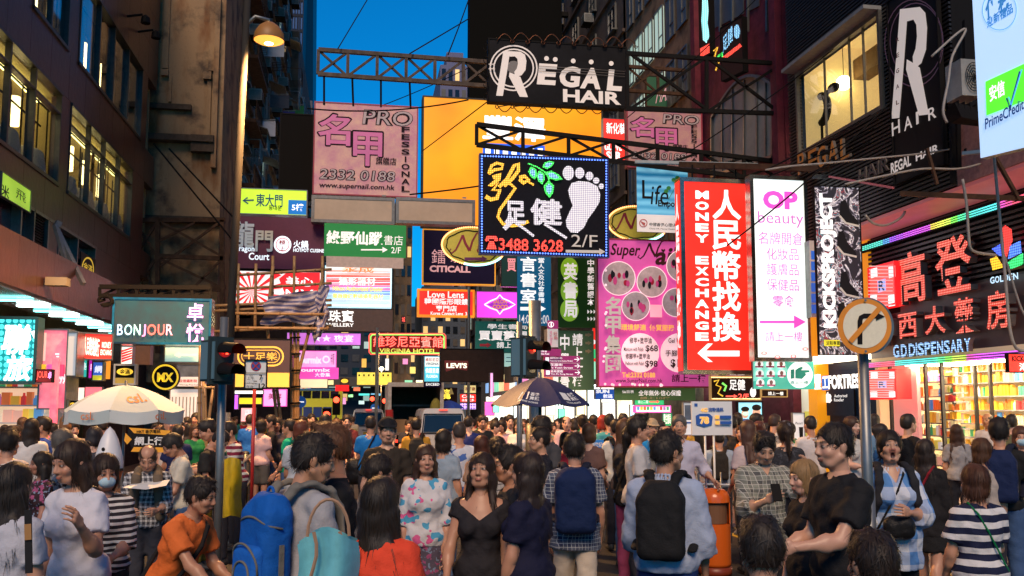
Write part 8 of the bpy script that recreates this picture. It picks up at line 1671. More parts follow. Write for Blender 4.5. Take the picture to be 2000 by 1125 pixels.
s=Sign('white backlit FORTRESS letters with blue tower mark',(1590,728,1680,760),25,M_BLACK,None,.1,ang=-90,X=XR-.15,panel=False,name='letter_sign');s.pl=Plane(PX(1635,745,XR-.2),-90);s.t('FORTRESS',(1621,731,1690,759),glow('white_hot'),.045,ext=.05);s.t('豐',(1591,731,1604,760),glow('white_hot'),.05);s.box((1606,734,1619,762),glow('royal_face'));s.t('工',(1607,736,1618,758),PRINTW,.06)
s=Sign('apple shaped logo panel of the authorised reseller on dark blue',(1600,762,1668,812),25,mat('night_blue_panel'),M_BLACK,.05,0,ang=-90,X=XR+.2,name='reseller_sign');s.poly([(1613,772),(1616,767),(1618,765),(1618,769),(1622,770),(1624,774),(1623,778),(1625,782),(1621,787),(1617,786),(1613,787),(1609,781),(1610,774)],PRINTW,'logo');s.t('Authorised',(1630,770,1655,776),PRINTW,.0);s.t('Reseller',(1630,778,1649,784),PRINTW,.0)
s=Sign('blue white vertical strip boxes beside the sneaker banner',(1583,470,1596,620),23.9,mat('pale_strip',(.6,.6,.6)),M_ALU,.3,0)
for k in range(6):s.box((1584,490+21*k,1595,507+21*k),glow('royal_face',(.02,.12,.55),.7))
s.box((1583,620,1596,696),ORL);
# pink vanity shop window beside the pole with purple robot-like mannequin -> simple torso display
m=MB();m.box((XR+.45,Yr(1745),0),(XR+.55,Yr(1692),3.2));tag(m.build('pink_shutter',mat('pink_shutter_lit',(.75,.35,.32),.6,0,.45),None),'pink lit shutter panel under the lower pharmacy cross','shutter');
for k in range(9):pass
q=PX(1716,830,XR+.2);mq=thing('display_bust','purple display bust before the pink lit shutter','bust',(q.x,q.y,1.0));mb=MB();mb.ell((q.x,q.y,q.z+.12),(.09,.09,.14),12,10);mb.build('head',mat('purple_plastic',(.12,.03,.10),.4),mq,smooth=True);mb=MB();mb.lathe((q.x,q.y,q.z-.55),[(.14,0),(.2,.3),(.24,.42),(.08,.5),(.05,.56)],16);mb.build('torso',mat('purple_plastic'),mq,smooth=True)
# shops between px 1130 and 1590
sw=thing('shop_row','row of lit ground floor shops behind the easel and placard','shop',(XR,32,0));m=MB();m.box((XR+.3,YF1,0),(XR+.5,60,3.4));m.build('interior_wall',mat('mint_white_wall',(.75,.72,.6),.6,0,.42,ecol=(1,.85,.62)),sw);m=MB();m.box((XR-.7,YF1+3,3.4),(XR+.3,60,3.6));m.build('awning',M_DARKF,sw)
for k in range(12):y=YF1+1+k*2.4;m=MB();m.box((XR-.5,y,3.36),(XR+.2,y+1.6,3.39));m.build('tube_light',M_TUBE,sw)
for k in range(20):y=YF1+.5+k*1.5;m=MB();m.box((XR+.1,y,0),(XR+.3,y+.08+.3*(k%3==0),3.4));m.build('pier',[M_DARKF,M_ALU,mat('wood_pier',(.25,.13,.05),.6)][k%3],sw)
for k in range(16):y=YF1+.7+k*1.6;c=cvec(rn);m=MB();m.box((XR+.22,y,1.1+.5*(k%3)),(XR+.29,y+rn.uniform(.5,1.0),1.9+.5*(k%3)));m.build('poster',pmat(c,.6),sw)
for sd_,X_,l_ in ((1,-4.85,'left'),(-1,XR-.72,'right')):
 sr=thing('shop_row','row of lit shop fascias far down the street behind the %s'%('bus' if sd_>0 else 'silver van'),'shop',(X_,60,0))
 for k in range(17):
  y=44+3.1*k if sd_<0 else 48+2.9*k;c=cvec(rn);m=MB();m.box((X_-.06,y,3.7),(X_+.06,y+2.7,4.7+.5*(k%2)));m.build('fascia_board',glow('fascia_%d'%(k%6),((1,.2,.12),(1,.8,.4),(.3,.9,.6),(1,.3,.7),(.3,.55,1),(1,.95,.85))[k%6],.9),sr)
  m=MB();m.box((X_-.05,y,.0),(X_+.05,y+2.3,3.3));m.build('shop_front',glow('shop_glow_%d'%(20+k%3),((1,.82,.55),(1,.92,.8),(.8,1,.95))[k%3],.8),sr)
s=Sign('large lit screen showing two faces beside the placard',(1440,784,1490,828),24,glow('screen_blue',(.25,.65,.85),.9),M_BLACK,.1,.03,name='screen',cat='screen');FC=mat('screen_skin',(.6,.35,.25),.5,0,.6);s.disc(1455,808,7,9,FC);s.disc(1455,799,8,5,INK);s.disc(1477,806,8,10,FC);s.disc(1477,796,9,6,INK);s.box((1448,818,1462,826),bl);s.box((1468,817,1487,826),WINK);s.disc(1455,808,6,4,glow('mint_face'),'mask')
s=Sign('tall white phone poster by the dark electronics shop',(1548,806,1572,900),17,mat('poster_white_lit',(.75,.72,.7),.5,0,.35),M_GREYP,.04,.01,name='poster_board',cat='poster');s.t('iPhone 8',(1553,824,1567,829),INK,.0);s.poly([(1560,834),(1568,834),(1568,860),(1562,860)],INK)
s=Sign('row of bookshop posters lit green beside the grey haired man',(1293,806,1313,832),22,glow('bookshop_green',(.03,.35,.12),.6),M_ALU,.08,.01,name='poster_board',cat='poster');s.t('學生書局',(1296,808,1310,828),WB,.02)
s=Sign('white notice poster column left of the 78 placard',(1334,786,1352,850),14,mat('poster_white_lit'),M_GREYP,.05,.01,name='poster_board',cat='poster');s.box((1337,791,1349,820),mat('photo_print'));s.box((1336,824,1350,827),bl)
# long white shop window of the middle right
for i,(r,c_,l) in enumerate((((1125,778,1142,812),(1,.85,.5),'warm lit window panel right of the navy umbrella'),((1090,798,1104,824),(.2,.8,.45),'green lit shop poster under the navy umbrella edge'),((1176,786,1196,820),(1,.95,.85),'white poster wall with small product prints'),((1230,790,1240,830),(.5,.75,.9),'blue lit door panel'),((1003,792,1030,822),(.9,1,.92),'mint white shop window under the navy umbrella'),((962,790,975,806),(.25,.8,.5),'small green lit notice beside the navy umbrella'),((946,784,966,812),(1,.1,.4),'pink lit panel left of the navy umbrella'),((1065,788,1085,812),(1,.9,.7),'cream lit shop panel behind the navy umbrella'))):
 s=Sign(l,r,38+i*.3,glow('shop_glow_%d'%i,c_,.85),M_ALU,.1,.02,name='shop_light_box',cat='light box')
s=Sign('pink red shelf strip sign above the green student shop',(1240,792,1310,806),26,glow('white_hot_panel'),MGF,.2,.03);
for k in range(10):s.box((1244+6.3*k,794,1249+6.3*k,801),pmat(cvec(rn),.7))
# left corner shop under the cyan screen
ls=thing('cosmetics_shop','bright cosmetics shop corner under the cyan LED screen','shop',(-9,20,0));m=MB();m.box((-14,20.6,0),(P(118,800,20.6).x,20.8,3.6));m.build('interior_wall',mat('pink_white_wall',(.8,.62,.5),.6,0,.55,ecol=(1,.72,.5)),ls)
xL0,xL1=P(0,800,20).x,P(112,800,20).x;rn=random.Random(21)
for i,z in enumerate((1.0,1.35,1.7,2.05,2.42)):
 m=MB();m.box((xL0-1,20.1,z-.03),(xL1,20.55,z));m.build('shelf',M_WHITE,ls);x_=xL0-.6
 while x_<xL1-.1:
  w=rn.uniform(.08,.2);hh_=rn.uniform(.18,.3);o=bpy.data.objects.new('product_box',prod_me if rn.random()<.6 else bot_me);C.objects.link(o);o.parent=ls;o.location=Vector((x_+w/2,20.25,z))-ls.location;o.scale=(w*.92,.15,hh_);o.material_slots[0].link='OBJECT';o.material_slots[0].material=pmat(cvec(rn),.5);x_+=w
for k in range(7):x_=xL0+.02+k*.175;m=MB();m.box((x_,19.8,2.62),(x_+.15,19.85,2.86));m.build('hanging_pack',pmat(((.8,.05,.15),(.8,.45,.03),(.6,.1,.4))[k%3],.7),ls)
m=MB();m.box((P(97,800,19.7).x,19.7,0),(P(110,800,19.7).x,19.8,3.0));m.build('pink_pillar',mat('rose_poster'),ls)
s=Sign('green grey portrait poster beside the cosmetics shop',(112,780,134,830),20,mat('portrait_grey',(.30,.34,.28),.5,0,.35,noise=.5,nscale=2),M_ALU,.06,.01,name='poster_board',cat='poster');s.disc(123,798,7,9,mat('portrait_skin',(.5,.42,.36),.5,0,.3))
s=Sign('black board with gold crest beside the portrait poster',(134,782,152,812),20.2,mat('black_vinyl'),M_ALU,.06,.01);s.disc(142,794,7,8,glow('amber'));s.t('GD',(137,789,147,799),INK,.03)
# centre left shops behind the umbrella up to the bamboo
s=Sign('white and pink lit boutique windows right of the white umbrella',(330,758,392,830),27.2,mat('boutique_lit',(.75,.68,.66),.5,0,.7,noise=.3,nscale=1.6),M_ALU,.3,.03,name='shop_window',cat='window')
for k in range(8):s.box((335+7*k,775,337+7*k,828),M_GREYP)
for i,(r,c_,l) in enumerate((((165,755,200,800),(.8,.12,.15),'red lit shop window left of the white umbrella top'),((150,756,166,790),(1,.6,.5),'pale rose lit strip beside the black crest board'),((452,762,515,770),(1,.92,.85),'white lit fascia line under the gold badge box'),((466,776,512,790),(.65,.5,.02),'dull yellow shop sign in the arcade under the badge box'),((452,770,466,800),(.5,.1,.9),'violet neon window at the arcade edge'),((470,796,500,824),(1,.35,.35),'rose lit doorway behind the red post'))):
 s=Sign(l,r,30.5+.3*i,glow('arcade_glow_%d'%i,c_,.8),M_ALU,.15,.02,name='shop_light_box',cat='light box')
s.t('店',(478,800,490,812),PRINTW,.02)
bk=thing('arcade_building','shadowed arcade block behind the left signs','building',(-5,38,0));m=MB();m.box((-12,42.2,0),(P(575,800,42.2).x,46,9));m.build('wall',mat('arcade_dark',(.05,.035,.035),.7,noise=.4),bk);m=MB();m.box((-8.5,31,0),(XL,YH1,4.4));m.build('side_wall',mat('arcade_dark'),bk)
tg=MB();tg.box(P(262,712,26),P(300,676,26.4));tag(tg.build('brown_hoarding',mat('brown_panel')),'plain brown panel right of the crest light box','panel')
# ---------------- the crowd ----------------
def who(label,px,ytop,D,face=0,bx=None,**k):
 p=PD(px,ytop,D);H=max(1.5,min(1.86,p.z));k.setdefault('q',1.0 if D<8 else 1.25 if D<10.9 else 1.6 if D<14 else 2.1)
 return make_person(label,p.x,p.y,H,face,**k)
ARM=lambda l=(6,7,14,0),r=(6,7,14,0):(l,r)
STR_BW=obj_mat('navy_white_wide_stripe','stripe',(.68,.66,.66),.52,11);STR_CR=obj_mat('cream_grey_stripe','stripe',(.10,.09,.10),.80,16);STR_T=obj_mat('black_white_thin_stripe','stripe',(.66,.64,.62),.55,24);STR_G=obj_mat('green_white_stripe','stripe',(.60,.60,.56),.55,13)
PL_GW=obj_mat('grey_white_plaid','plaid',(.55,.55,.56),(.05,.05,.07),21);PL_BL=obj_mat('blue_white_big_plaid','plaid',(.62,.66,.74),None,5.2);PL_NV=obj_mat('navy_plaid','plaid',(.04,.05,.10),(.45,.48,.5),17);PL_OL=obj_mat('olive_black_plaid','plaid',(.26,.27,.22),(.5,.48,.42),15)
BLO_W=obj_mat('pink_blue_splash','blotch',(.70,.12,.30),(.08,.35,.55),7);BLO_B=obj_mat('blue_swirl_print','blotch',(.06,.14,.42),(.5,.55,.62),6);BLO_D=obj_mat('dark_flower_print','blotch',(.35,.08,.18),(.2,.25,.35),16);SPARK=obj_mat('speckled_white','blotch',(.06,.06,.07),None,28)
WHT=(.62,.60,.60)
# --- bags, worn but lying on the wearer: things of their own ---
def wearer_xf(root,p):
 s=root.scale[0];M=Matrix.Translation(root.location)@Matrix.Rotation(root.rotation_euler[2],4,'Z')@Matrix.Scale(s,4);return M
def backpack(label,rp,col,trim=(.16,.15,.13),k=1.0,panels=True,h=.0125):
 root,p=rp;M=wearer_xf(root,p);t=thing('backpack',label,'backpack',root.location);t.rotation_euler=root.rotation_euler;t.scale=root.scale
 B=lambda c:p.T(c)
 f=Field(.03);f.amp=.003;f.rbox(B((0,.12+.085*k,1.19)),(.145*k,.085*k,.21*k),.06*k,p.Mu);f.rbox(B((0,.12+.075*k,1.30)),(.12*k,.07*k,.155*k),.065*k,p.Mu);mesh_obj('pack_body',f.mesh(h),CLOTH,t,col)
 if panels:
  f=Field(.02);f.rbox(B((0,.12+.17*k,1.10)),(.115*k,.040*k,.105*k),.035*k,p.Mu);mesh_obj('front_pocket',f.mesh(h),CLOTH,t,tuple(min(1,c*1.25+.005) for c in col))
  se=lambda x,y0,w,d:y0+d*max(0,1-abs(x/w)**5)**.5
  for pts in ([(x,se(x,.12+.085*k,.146*k,.088*k),1.285+.05*(1-(x/.15)**2)) for x in np.linspace(-.15,.15,15)],[(.112*k*math.cos(a),se(.112*k*math.cos(a),.12+.16*k,.118*k,.055*k),1.03+.185*k*max(0,math.sin(a))**.5) for a in np.linspace(.05,3.09,17)],[(.075*k*math.cos(a),.123+.21*k,1.0+.13*k*max(0,math.sin(a))**.5) for a in np.linspace(.05,3.09,13)],[(x,se(x,.12+.16*k,.118*k,.055*k),1.02) for x in np.linspace(-.115,.115,11)]):
   mb=MB();mb.tube([B(q_) for q_ in pts],.0062*k,6);o=mb.build('trim_band',CLOTH,smooth=True);o.parent=t;o.color=(*trim,1)
  for sd in (-1,1):mb=MB();mb.obox(B((sd*.148*k,.12+.08*k,1.10)),(.006,0,0),(0,.012,0),(0,0,.11));o=mb.build('side_strap',CLOTH);o.parent=t;o.color=(*trim,1)
  mb=MB();mb.tube([B((.03*math.sin(a),.19,1.44+.035*math.cos(a))) for a in np.linspace(-1.7,1.7,9)],.008,6);o=mb.build('haul_loop',CLOTH,smooth=True);o.parent=t;o.color=(*col,1)
 for sd in (-1,1):
  pts=[(sd*.06,.16,1.40),(sd*.085,.10,1.475),(sd*.10,.02,1.495),(sd*.115,-.08,1.455),(sd*.13,-.135,1.36),(sd*.145,-.14,1.22),(sd*.175,-.07,1.10),(sd*.17,.12,1.04)]
  f=Field(.012)
  for a,c in zip(pts[:-1],pts[1:]):f.cone(B(a),B(c),.030,.030,sy=.42,k=.012,nd=(p.Mu[:,1] if abs(c[2]-a[2])>abs(c[1]-a[1]) else p.Mu[:,2]))
  mesh_obj('shoulder_strap',f.mesh(.0095),CLOTH,t,trim)
 return t
def sling(label,rp,col,side=1,hip=True,w=.013,bag=(.12,.05,.09),bagpos=None,cat='bag'):
 root,p=rp;t=thing('shoulder_bag',label,cat,root.location);t.rotation_euler=root.rotation_euler;t.scale=root.scale;B=p.T;s=side
 pts=[(s*.085,.03,1.47),(s*.06,-.10,1.42),(0,-.145,1.30),(-s*.07,-.145,1.17),(-s*.14,-.12,1.03),(-s*.185,-.05,.94),(-s*.19,.03,.93)];bk_=[(s*.085,.03,1.47),(s*.06,.12,1.40),(0,.135,1.28),(-s*.08,.13,1.12),(-s*.15,.11,.99),(-s*.19,.03,.93)]
 f=Field(.008)
 for q in (pts,bk_):
  for a,c in zip(q[:-1],q[1:]):f.cone(B(a),B(c),w,w)
 mesh_obj('strap',f.mesh(.0085),CLOTH,t,col)
 if bag:
  c=bagpos or (-s*.21,-.04,.90);f=Field(.03);f.amp=.002;f.ell(B(c),bag,p.Mu);x,y,z=bag
  for i in (-1,1):
   for j in (-1,1):f.ell(B((c[0]+i*x*.45,c[1],c[2]+j*z*.4)),(x*.55,y*.95,z*.6),p.Mu)
  mesh_obj('bag_body',f.mesh(.0095),LEATHER,t,col)
 return t
def held(label,rp,hand,name,cat,fn):
 root,p=rp;t=thing(name,label,cat,root.location);t.rotation_euler=root.rotation_euler;t.scale=root.scale;z,th,pal=p.hf[hand];fn(t,Vector(p.wr[hand]+z*.085),Vector(z),Vector(th),Vector(pal));return t
W=who
# ---- far left group ----
who('woman with long black hair and white top, seen from behind at the left picture edge',26,915,5.0,160,fem=True,hair='long',shirt=(.50,.50,.56),sleeve='short',hem=.9,legc=(.05,.05,.06),seed=1)
bp0=bpy.data.objects[C.objects[-1].name]
who('man with cream striped shirt and cropped black hair seen from behind near the left edge',17,846,9.0,170,hair='short',shirt=(.66,.56,.48),smat=STR_CR,sleeve='short',legc=(.02,.02,.03),seed=2)
who('woman with black hair, white blouse and magenta skirt turned to the cosmetics shop',62,822,12.5,195,fem=True,hair='wave',shirt=(.66,.64,.62),sleeve='elbow',legs='skirt',legc=(.35,.02,.15),seed=1,skin=PALE)
who('man in bright blue tee and glasses facing left by the pink pillar',86,818,13,-80,hair='short',shirt=(.01,.07,.50),glasses=True,seed=0)
who('young woman with long dark hair glancing left, dark blouse with red pattern',84,888,8.8,-60,fem=True,hair='long',skin=(.33,.16,.10),shirt=(.04,.02,.025),smat=BLO_D,legc=(.06,.03,.03),seed=2)
who('grey haired dark skinned man in a white sprinkled shirt looking right',122,843,9.2,150,hair='grey',hairc=GREYH,skin=(.14,.07,.045),shirt=(.60,.58,.56),smat=SPARK,collar=True,vneck=.05,seed=1)
who('woman pressing a hand to her mouth before the cosmetics shelves',22,835,15,20,fem=True,hair='wave',shirt=(.55,.45,.40),pose=dict(arms=ARM((30,5,125,30))),seed=1)
rp=who('dark haired girl in white top stretching an open hand to the camera',165,866,5.6,-25,fem=True,hair='wave',hairc=(.03,.015,.01),shirt=(.60,.60,.68),pose=dict(lean=6,head=(-12,5),arms=((8,10,20,0),(26,16,112,-14))),hands=((.08,.35,1.0),(.6,.1,.6)),seed=2)
rp=who('woman in blue face mask, glasses and black white striped top',207,893,6.3,10,fem=True,hair='bob',hairc=(.03,.016,.012),shirt=(.03,.025,.03),smat=STR_T,sleeve='elbow',mask=True,glasses=True,pose=dict(lean=4,head=(15,5),arms=((10,8,40,10),(20,5,60,20))),legc=(.03,.03,.03),seed=1)
rp=who('balding man in a khaki vest over plaid shirt reading a sheet of paper',293,868,8.8,6,hair='bald',hairc=(.08,.05,.035),shirt=(.05,.05,.06),smat=PL_GW,sleeve='roll',glasses=True,collar=True,pose=dict(lean=6,head=(0,26),arms=((28,4,62,18),(28,4,62,18))),hands=((.8,.05,.4),(.8,.05,.4)),legc=(.04,.04,.05),seed=2)
root,p=rp;f=Field(.02);
for sd in (-1,1):f.cone(p.T((sd*.10,-.10,1.40)),p.T((sd*.135,-.115,1.02)),.045,.052,k=.03);f.cone(p.T((sd*.09,.0,1.47)),p.T((sd*.10,-.10,1.40)),.04,.045)
f.cone(p.T((0,.09,1.38)),p.T((0,.1,1.05)),.15,.15,sy=.45);mesh_obj('vest',f.mesh(.011),CLOTH,root,(.15,.11,.075))
q=root.location;mb=MB();c0=PD(290,950,8.5);mb.mesh([c0+V(-.20,-.10,.0),c0+V(.18,-.12,.015),c0+V(.16,.14,.05),c0+V(-.17,.15,.02),c0+V(0,-.11,-.02),c0+V(0,.14,.03)],[(0,4,5,3),(4,1,2,5)]);tag(mb.build('paper_sheet',M_WHITE),'white paper sheet held by the balding man in the vest','paper')
rp=who('man in orange tee leaning right and stretching out his arm',335,920,5.9,62,hair='short',shirt=(.72,.16,.035),sleeve='short',loose=.018,pose=dict(lean=22,head=(10,-8),arms=((60,4,18,0),(34,10,50,10)),stride=12),legc=(.05,.08,.16),lmat=DENIM,seed=1,skin=(.44,.23,.14))
sling('black sling strap and bag across the orange tee',rp,(.012,.012,.014),1,w=.016,bag=(.13,.07,.11))
held('crumpled grey plastic bag in the hand of the man in orange',rp,0,'plastic_bag','bag',lambda t,c,z,th,pal:mesh_obj('bag_body',(lambda f:f.mesh(.012))((lambda f:(f.ell(tuple(c+z*.05),(.07,.06,.06)),setattr(f,'amp',.010),f)[-1])(Field(.02))),LEATHER,t,(.10,.09,.10)))
rp=who('elderly man in white polo and blue jeans bowing over the paper',366,846,10,-72,hair='grey',hairc=(.03,.03,.03),shirt=(.60,.56,.46),collar=True,glasses=True,vneck=.06,pose=dict(lean=8,head=(0,24),arms=((26,4,50,8),(26,4,50,8))),legc=(.05,.11,.24),lmat=DENIM,seed=0,skin=MID)
who('man in black tee with bent head by the yellow bag',400,836,11.5,75,hair='short',shirt=(.02,.02,.02),glasses=True,pose=dict(lean=12,head=(0,30),arms=ARM((20,5,60,10))),legc=(.30,.20,.03),seed=2)
who('man in green striped tee leaning on the railing',437,818,11.8,-75,hair='short',shirt=(.01,.14,.09),smat=STR_G,pose=dict(lean=12,head=(0,14),arms=((42,5,60,10),(40,5,60,10))),seed=1)
who('man with curly hair in maroon striped tee behind the green striped one',466,826,13,-60,hair='quiff',shirt=(.20,.02,.05),smat=STR_G,pose=dict(lean=10,arms=((42,5,60,10),(40,5,60,10))),seed=2)
rp=who('woman in dusty pink tee and beige shorts with sandals, back to the camera',500,839,21,168,fem=True,hair='bun',hairc=(.05,.02,.012),shirt=(.32,.20,.19),legs='shorts',legc=(.42,.38,.32),pose=dict(arms=((45,10,70,0),(10,6,14,0))),shoe=(.08,.03,.02),seed=1,q=1.2);sling('black shoulder bag of the woman in beige shorts',rp,(.015,.015,.02),1)
# ---- centre left foreground ----
rp=who('man with grey tee and blue backpack, profile towards the right',590,856,4.9,126,hair='short',shirt=(.36,.36,.38),sleeve='short',loose=.018,pose=dict(head=(-26,12),lean=2,arms=ARM((8,8,18,0))),legc=(.03,.03,.04),seed=1,skin=(.47,.25,.14));backpack('bright blue backpack with grey bands on the man in the grey tee',rp,(.005,.10,.42),(.17,.16,.14),.98)
who('brown haired man in black tee with small red mark, facing left',655,840,5.3,-85,hair='quiff',hairc=(.14,.055,.022),shirt=(.012,.012,.014),seed=1,pose=dict(head=(0,6)),skin=(.46,.22,.12))
who('dark haired man with blurred looking grey sleeve turning right',712,893,6.4,95,hair='short',shirt=(.16,.14,.13),pose=dict(head=(6,10),lean=6),seed=2,skin=MID)
rp=who('woman with black hair and coral red top, closest in the middle foreground',742,945,4.2,160,fem=True,hair='wave',hairc=(.012,.009,.008),shirt=(.78,.07,.03),loose=.02,seed=1)
def tote(t,c,z,th,pal):pass
root,p=rp;t=thing('tote_bag','light aqua striped tote bag on the shoulder beside the coral top','bag',PD(640,1080,3.9));c=PD(640,1095,4.0);mb=MB()
for i in range(9):
 for j in range(7):pass
vs=[c+V(-.13+.26*i/8+.01*math.sin(j),.05*math.sin(i*.9)-.04*math.sin(math.pi*i/8),.10-.34*j/6-.04*math.cos((i-4)*.6)*(1-j/6)*-1) for j in range(7) for i in range(9)];mb.mesh(vs,[(j*9+i,(j+1)*9+i,(j+1)*9+i+1,j*9+i+1) for j in range(6) for i in range(8)]);mb.mesh([v+V(0,.10,0) for v in vs],[(j*9+i,j*9+i+1,(j+1)*9+i+1,(j+1)*9+i) for j in range(6) for i in range(8)]);mb.build('bag_body',mat('aqua_cloth',(.16,.52,.60),.7,noise=.25,nscale=14),t,smooth=True)
for x_ in (-.06,.05):mb=MB();mb.tube([c+V(x_+.015*math.sin(k),-.045-.01*math.sin(k*.7),.13-.05*k) for k in range(8)],.008,5);mb.build('stripe_band',mat('tan_strap',(.35,.20,.12),.7),t)
mb=MB();mb.tube([c+V(.09*math.cos(a),.03,.10+.16*math.sin(a)) for a in np.linspace(3.14,0,12)],.008,6);mb.build('handle',mat('tan_strap'),t)
rp=who('man in black cap and dark olive tee walking towards the camera',757,819,9.6,4,hair='crop',cap=(.012,.012,.015),shirt=(.035,.026,.018),pose=dict(arms=ARM((4,9,12,0)),stride=10),legc=(.02,.02,.02),seed=1,skin=(.50,.29,.19),q=.9)
rp=who('man in blue shirt with a black bag beside the white van',724,816,15,172,hair='short',shirt=(.01,.16,.48),seed=2,pose=dict(arms=((60,10,80,10),(6,6,10,0))));sling('black bag of the man in the blue shirt',rp,(.012,.012,.014),-1,bag=(.16,.09,.2))
rp=who('woman in white floral tee and patterned skirt walking towards the camera',832,872,7.6,-6,fem=True,hair='wave',hairc=(.05,.02,.012),shirt=WHT,smat=BLO_W,sleeve='elbow',loose=.02,pose=dict(head=(8,-4),stride=12),legs='skirt',legc=(.10,.08,.11),lmat=BLO_D,glasses=True,seed=2)
who('woman with black bob and grey blue tee turning away to the right',866,844,10.5,155,fem=True,hair='bob',shirt=(.28,.36,.44),seed=1,legc=(.10,.16,.30),lmat=DENIM)
who('man seen from behind in a white tee with a blue swirling back print',897,828,11.5,176,hair='crop',hairc=(.05,.04,.035),shirt=(.58,.60,.66),smat=BLO_B,seed=2,legc=(.03,.03,.04))
who('woman with short reddish hair seen from behind in a peach top',941,856,10.5,170,fem=True,hair='bob',hairc=(.09,.025,.016),shirt=(.42,.26,.18),seed=0)
who('woman in white black striped tee with dark tied hair, from behind',972,858,10,185,fem=True,hair='bun',shirt=(.60,.56,.52),smat=STR_CR,seed=1,legc=(.015,.015,.02))
who('woman in black cardigan over a grey camisole, face tilted up',940,893,6.0,-12,fem=True,hair='wave',hairc=(.025,.012,.010),shirt=(.022,.02,.024),sleeve='cap',top=.12,pose=dict(head=(-8,-14),arms=((14,14,30,0),(6,8,14,0))),legc=(.09,.09,.09),seed=1,skin=(.48,.26,.16))
who('man with wind blown quiff facing left behind the black cardigan',998,880,6.2,-85,hair='quiff',shirt=(.02,.022,.03),seed=2,skin=MID)
who('woman with long straight dark hair and navy tee with white cuffs',1034,893,5.8,-135,fem=True,hair='long',hairc=(.018,.010,.010),shirt=(.010,.011,.035),seed=1,pose=dict(arms=ARM((4,7,10,0))),legc=(.012,.012,.03))
rp=who('man in navy plaid shirt and cream trousers seen from behind',1122,848,7.8,168,hair='short',shirt=(.10,.12,.17),smat=PL_NV,sleeve='short',hem=.80,loose=.024,legc=(.55,.47,.38),seed=2,pose=dict(stride=14,head=(-12,0)));backpack('navy blue backpack on the man in the plaid shirt',rp,(.006,.018,.07),(.012,.014,.03),1.15,panels=False)
who('man with glasses in charcoal tee looking down behind the umbrella pole',1068,812,10.5,-75,hair='short',shirt=(.06,.06,.065),glasses=True,pose=dict(head=(0,22)),seed=1)
who('profile of a man in black facing left in front of the umbrella pole',1056,838,9.4,-88,hair='crop',shirt=(.012,.013,.02),seed=2,skin=(.50,.28,.17))
who('girl with glasses and a red top looking down at the easel',1105,846,12,-10,fem=True,hair='bob',shirt=(.50,.03,.05),glasses=True,pose=dict(head=(0,30)),seed=1)
# ---- right of centre ----
rp=who('man in light blue shirt with black backpack walking away',1298,851,5.9,152,hair='short',shirt=(.36,.43,.58),sleeve='roll',loose=.026,collar=True,pose=dict(head=(-38,0),lean=2,arms=((6,10,22,0),(14,9,30,0))),legc=(.01,.03,.14),seed=1,skin=(.50,.28,.17));backpack('slim black backpack on the man in the light blue shirt',rp,(.012,.012,.013),(.010,.010,.011),.98,panels=False)
who('grey haired man in pale lilac shirt facing the camera',1326,812,11.3,-18,hair='grey',hairc=(.10,.095,.09),shirt=(.52,.50,.60),collar=True,sleeve='roll',vneck=.06,pose=dict(arms=((6,8,10,0),(-16,22,76,-30))),seed=1,skin=(.50,.28,.17))
who('man in bright blue polo and beige cap beside the grey haired man',1272,822,13,0,hair='crop',cap=(.42,.32,.20),shirt=(.01,.22,.55),collar=True,seed=0)
who('tall man with swept black hair facing right above the easel',1244,806,9.6,80,hair='quiff',shirt=(.50,.48,.47),seed=2)
rp=who('woman with tied dark hair and black top carrying a handbag by the easel',1232,836,10,130,fem=True,hair='pony',shirt=(.014,.013,.015),sleeve='cap',pose=dict(arms=((45,8,60,0),(20,8,60,0))),seed=1,legc=(.30,.05,.12));sling('black handbag with a tan patch by the price posters',rp,(.02,.018,.015),-1,bag=(.16,.08,.12),bagpos=(.17,-.16,1.12))
who('balding man seen from behind at the shoulder of the grey haired man',1302,836,11.5,170,hair='bald',hairc=(.03,.02,.02),shirt=(.30,.30,.27),seed=1)
rp=who('woman in white blouse with thin black backpack straps from behind',1203,822,13,178,fem=True,hair='crop',shirt=(.60,.58,.54),seed=2);backpack('small black backpack on the white blouse near the easel',rp,(.015,.015,.016),(.012,.012,.013),.62,panels=False)
rp=who('young man with quiff in black plaid shirt looking at his phone',1489,846,7.7,-4,hair='quiff',shirt=(.10,.10,.095),smat=PL_OL,sleeve='roll',hem=.84,loose=.02,collar=True,vneck=.05,pose=dict(head=(-8,26),arms=((24,6,88,28),(44,18,122,-6))),hands=((.8,.05,.5),(.7,.1,.6)),legc=(.018,.018,.022),seed=1,skin=(.52,.31,.20),q=.85)
held('black smartphone in the hand of the young man in plaid',rp,0,'smartphone','phone',lambda t,c,z,th,pal:(lambda mb:(mb.obox(c+V(0,-.03,.035),V(.036,0,0),V(0,.03,.062),V(0,-.005,.003)),mb.build('body',M_BLACK).__setattr__('parent',t)))(MB()))
who('woman in grey cap with a long ponytail and black fringed top, from behind',1534,828,10.8,168,fem=True,hair='pony',cap=(.16,.16,.18),hairc=(.03,.016,.012),shirt=(.03,.03,.035),smat=SPARK,seed=1)
who('blonde woman in black top facing left at the elbow of the black tee man',1574,906,6.2,-82,fem=True,hair='long',hairc=BLONDE,shirt=(.014,.013,.015),sleeve='cap',seed=2,pose=dict(head=(0,4)),skin=(.56,.33,.24))
rp=who('man in plain black tee facing left with his forearm raised',1635,834,5.4,-84,hair='crop',shirt=(.012,.012,.014),loose=.02,pose=dict(head=(0,4),arms=((14,6,66,0),(32,5,52,12))),legc=(.012,.012,.014),seed=1,skin=(.55,.32,.22))
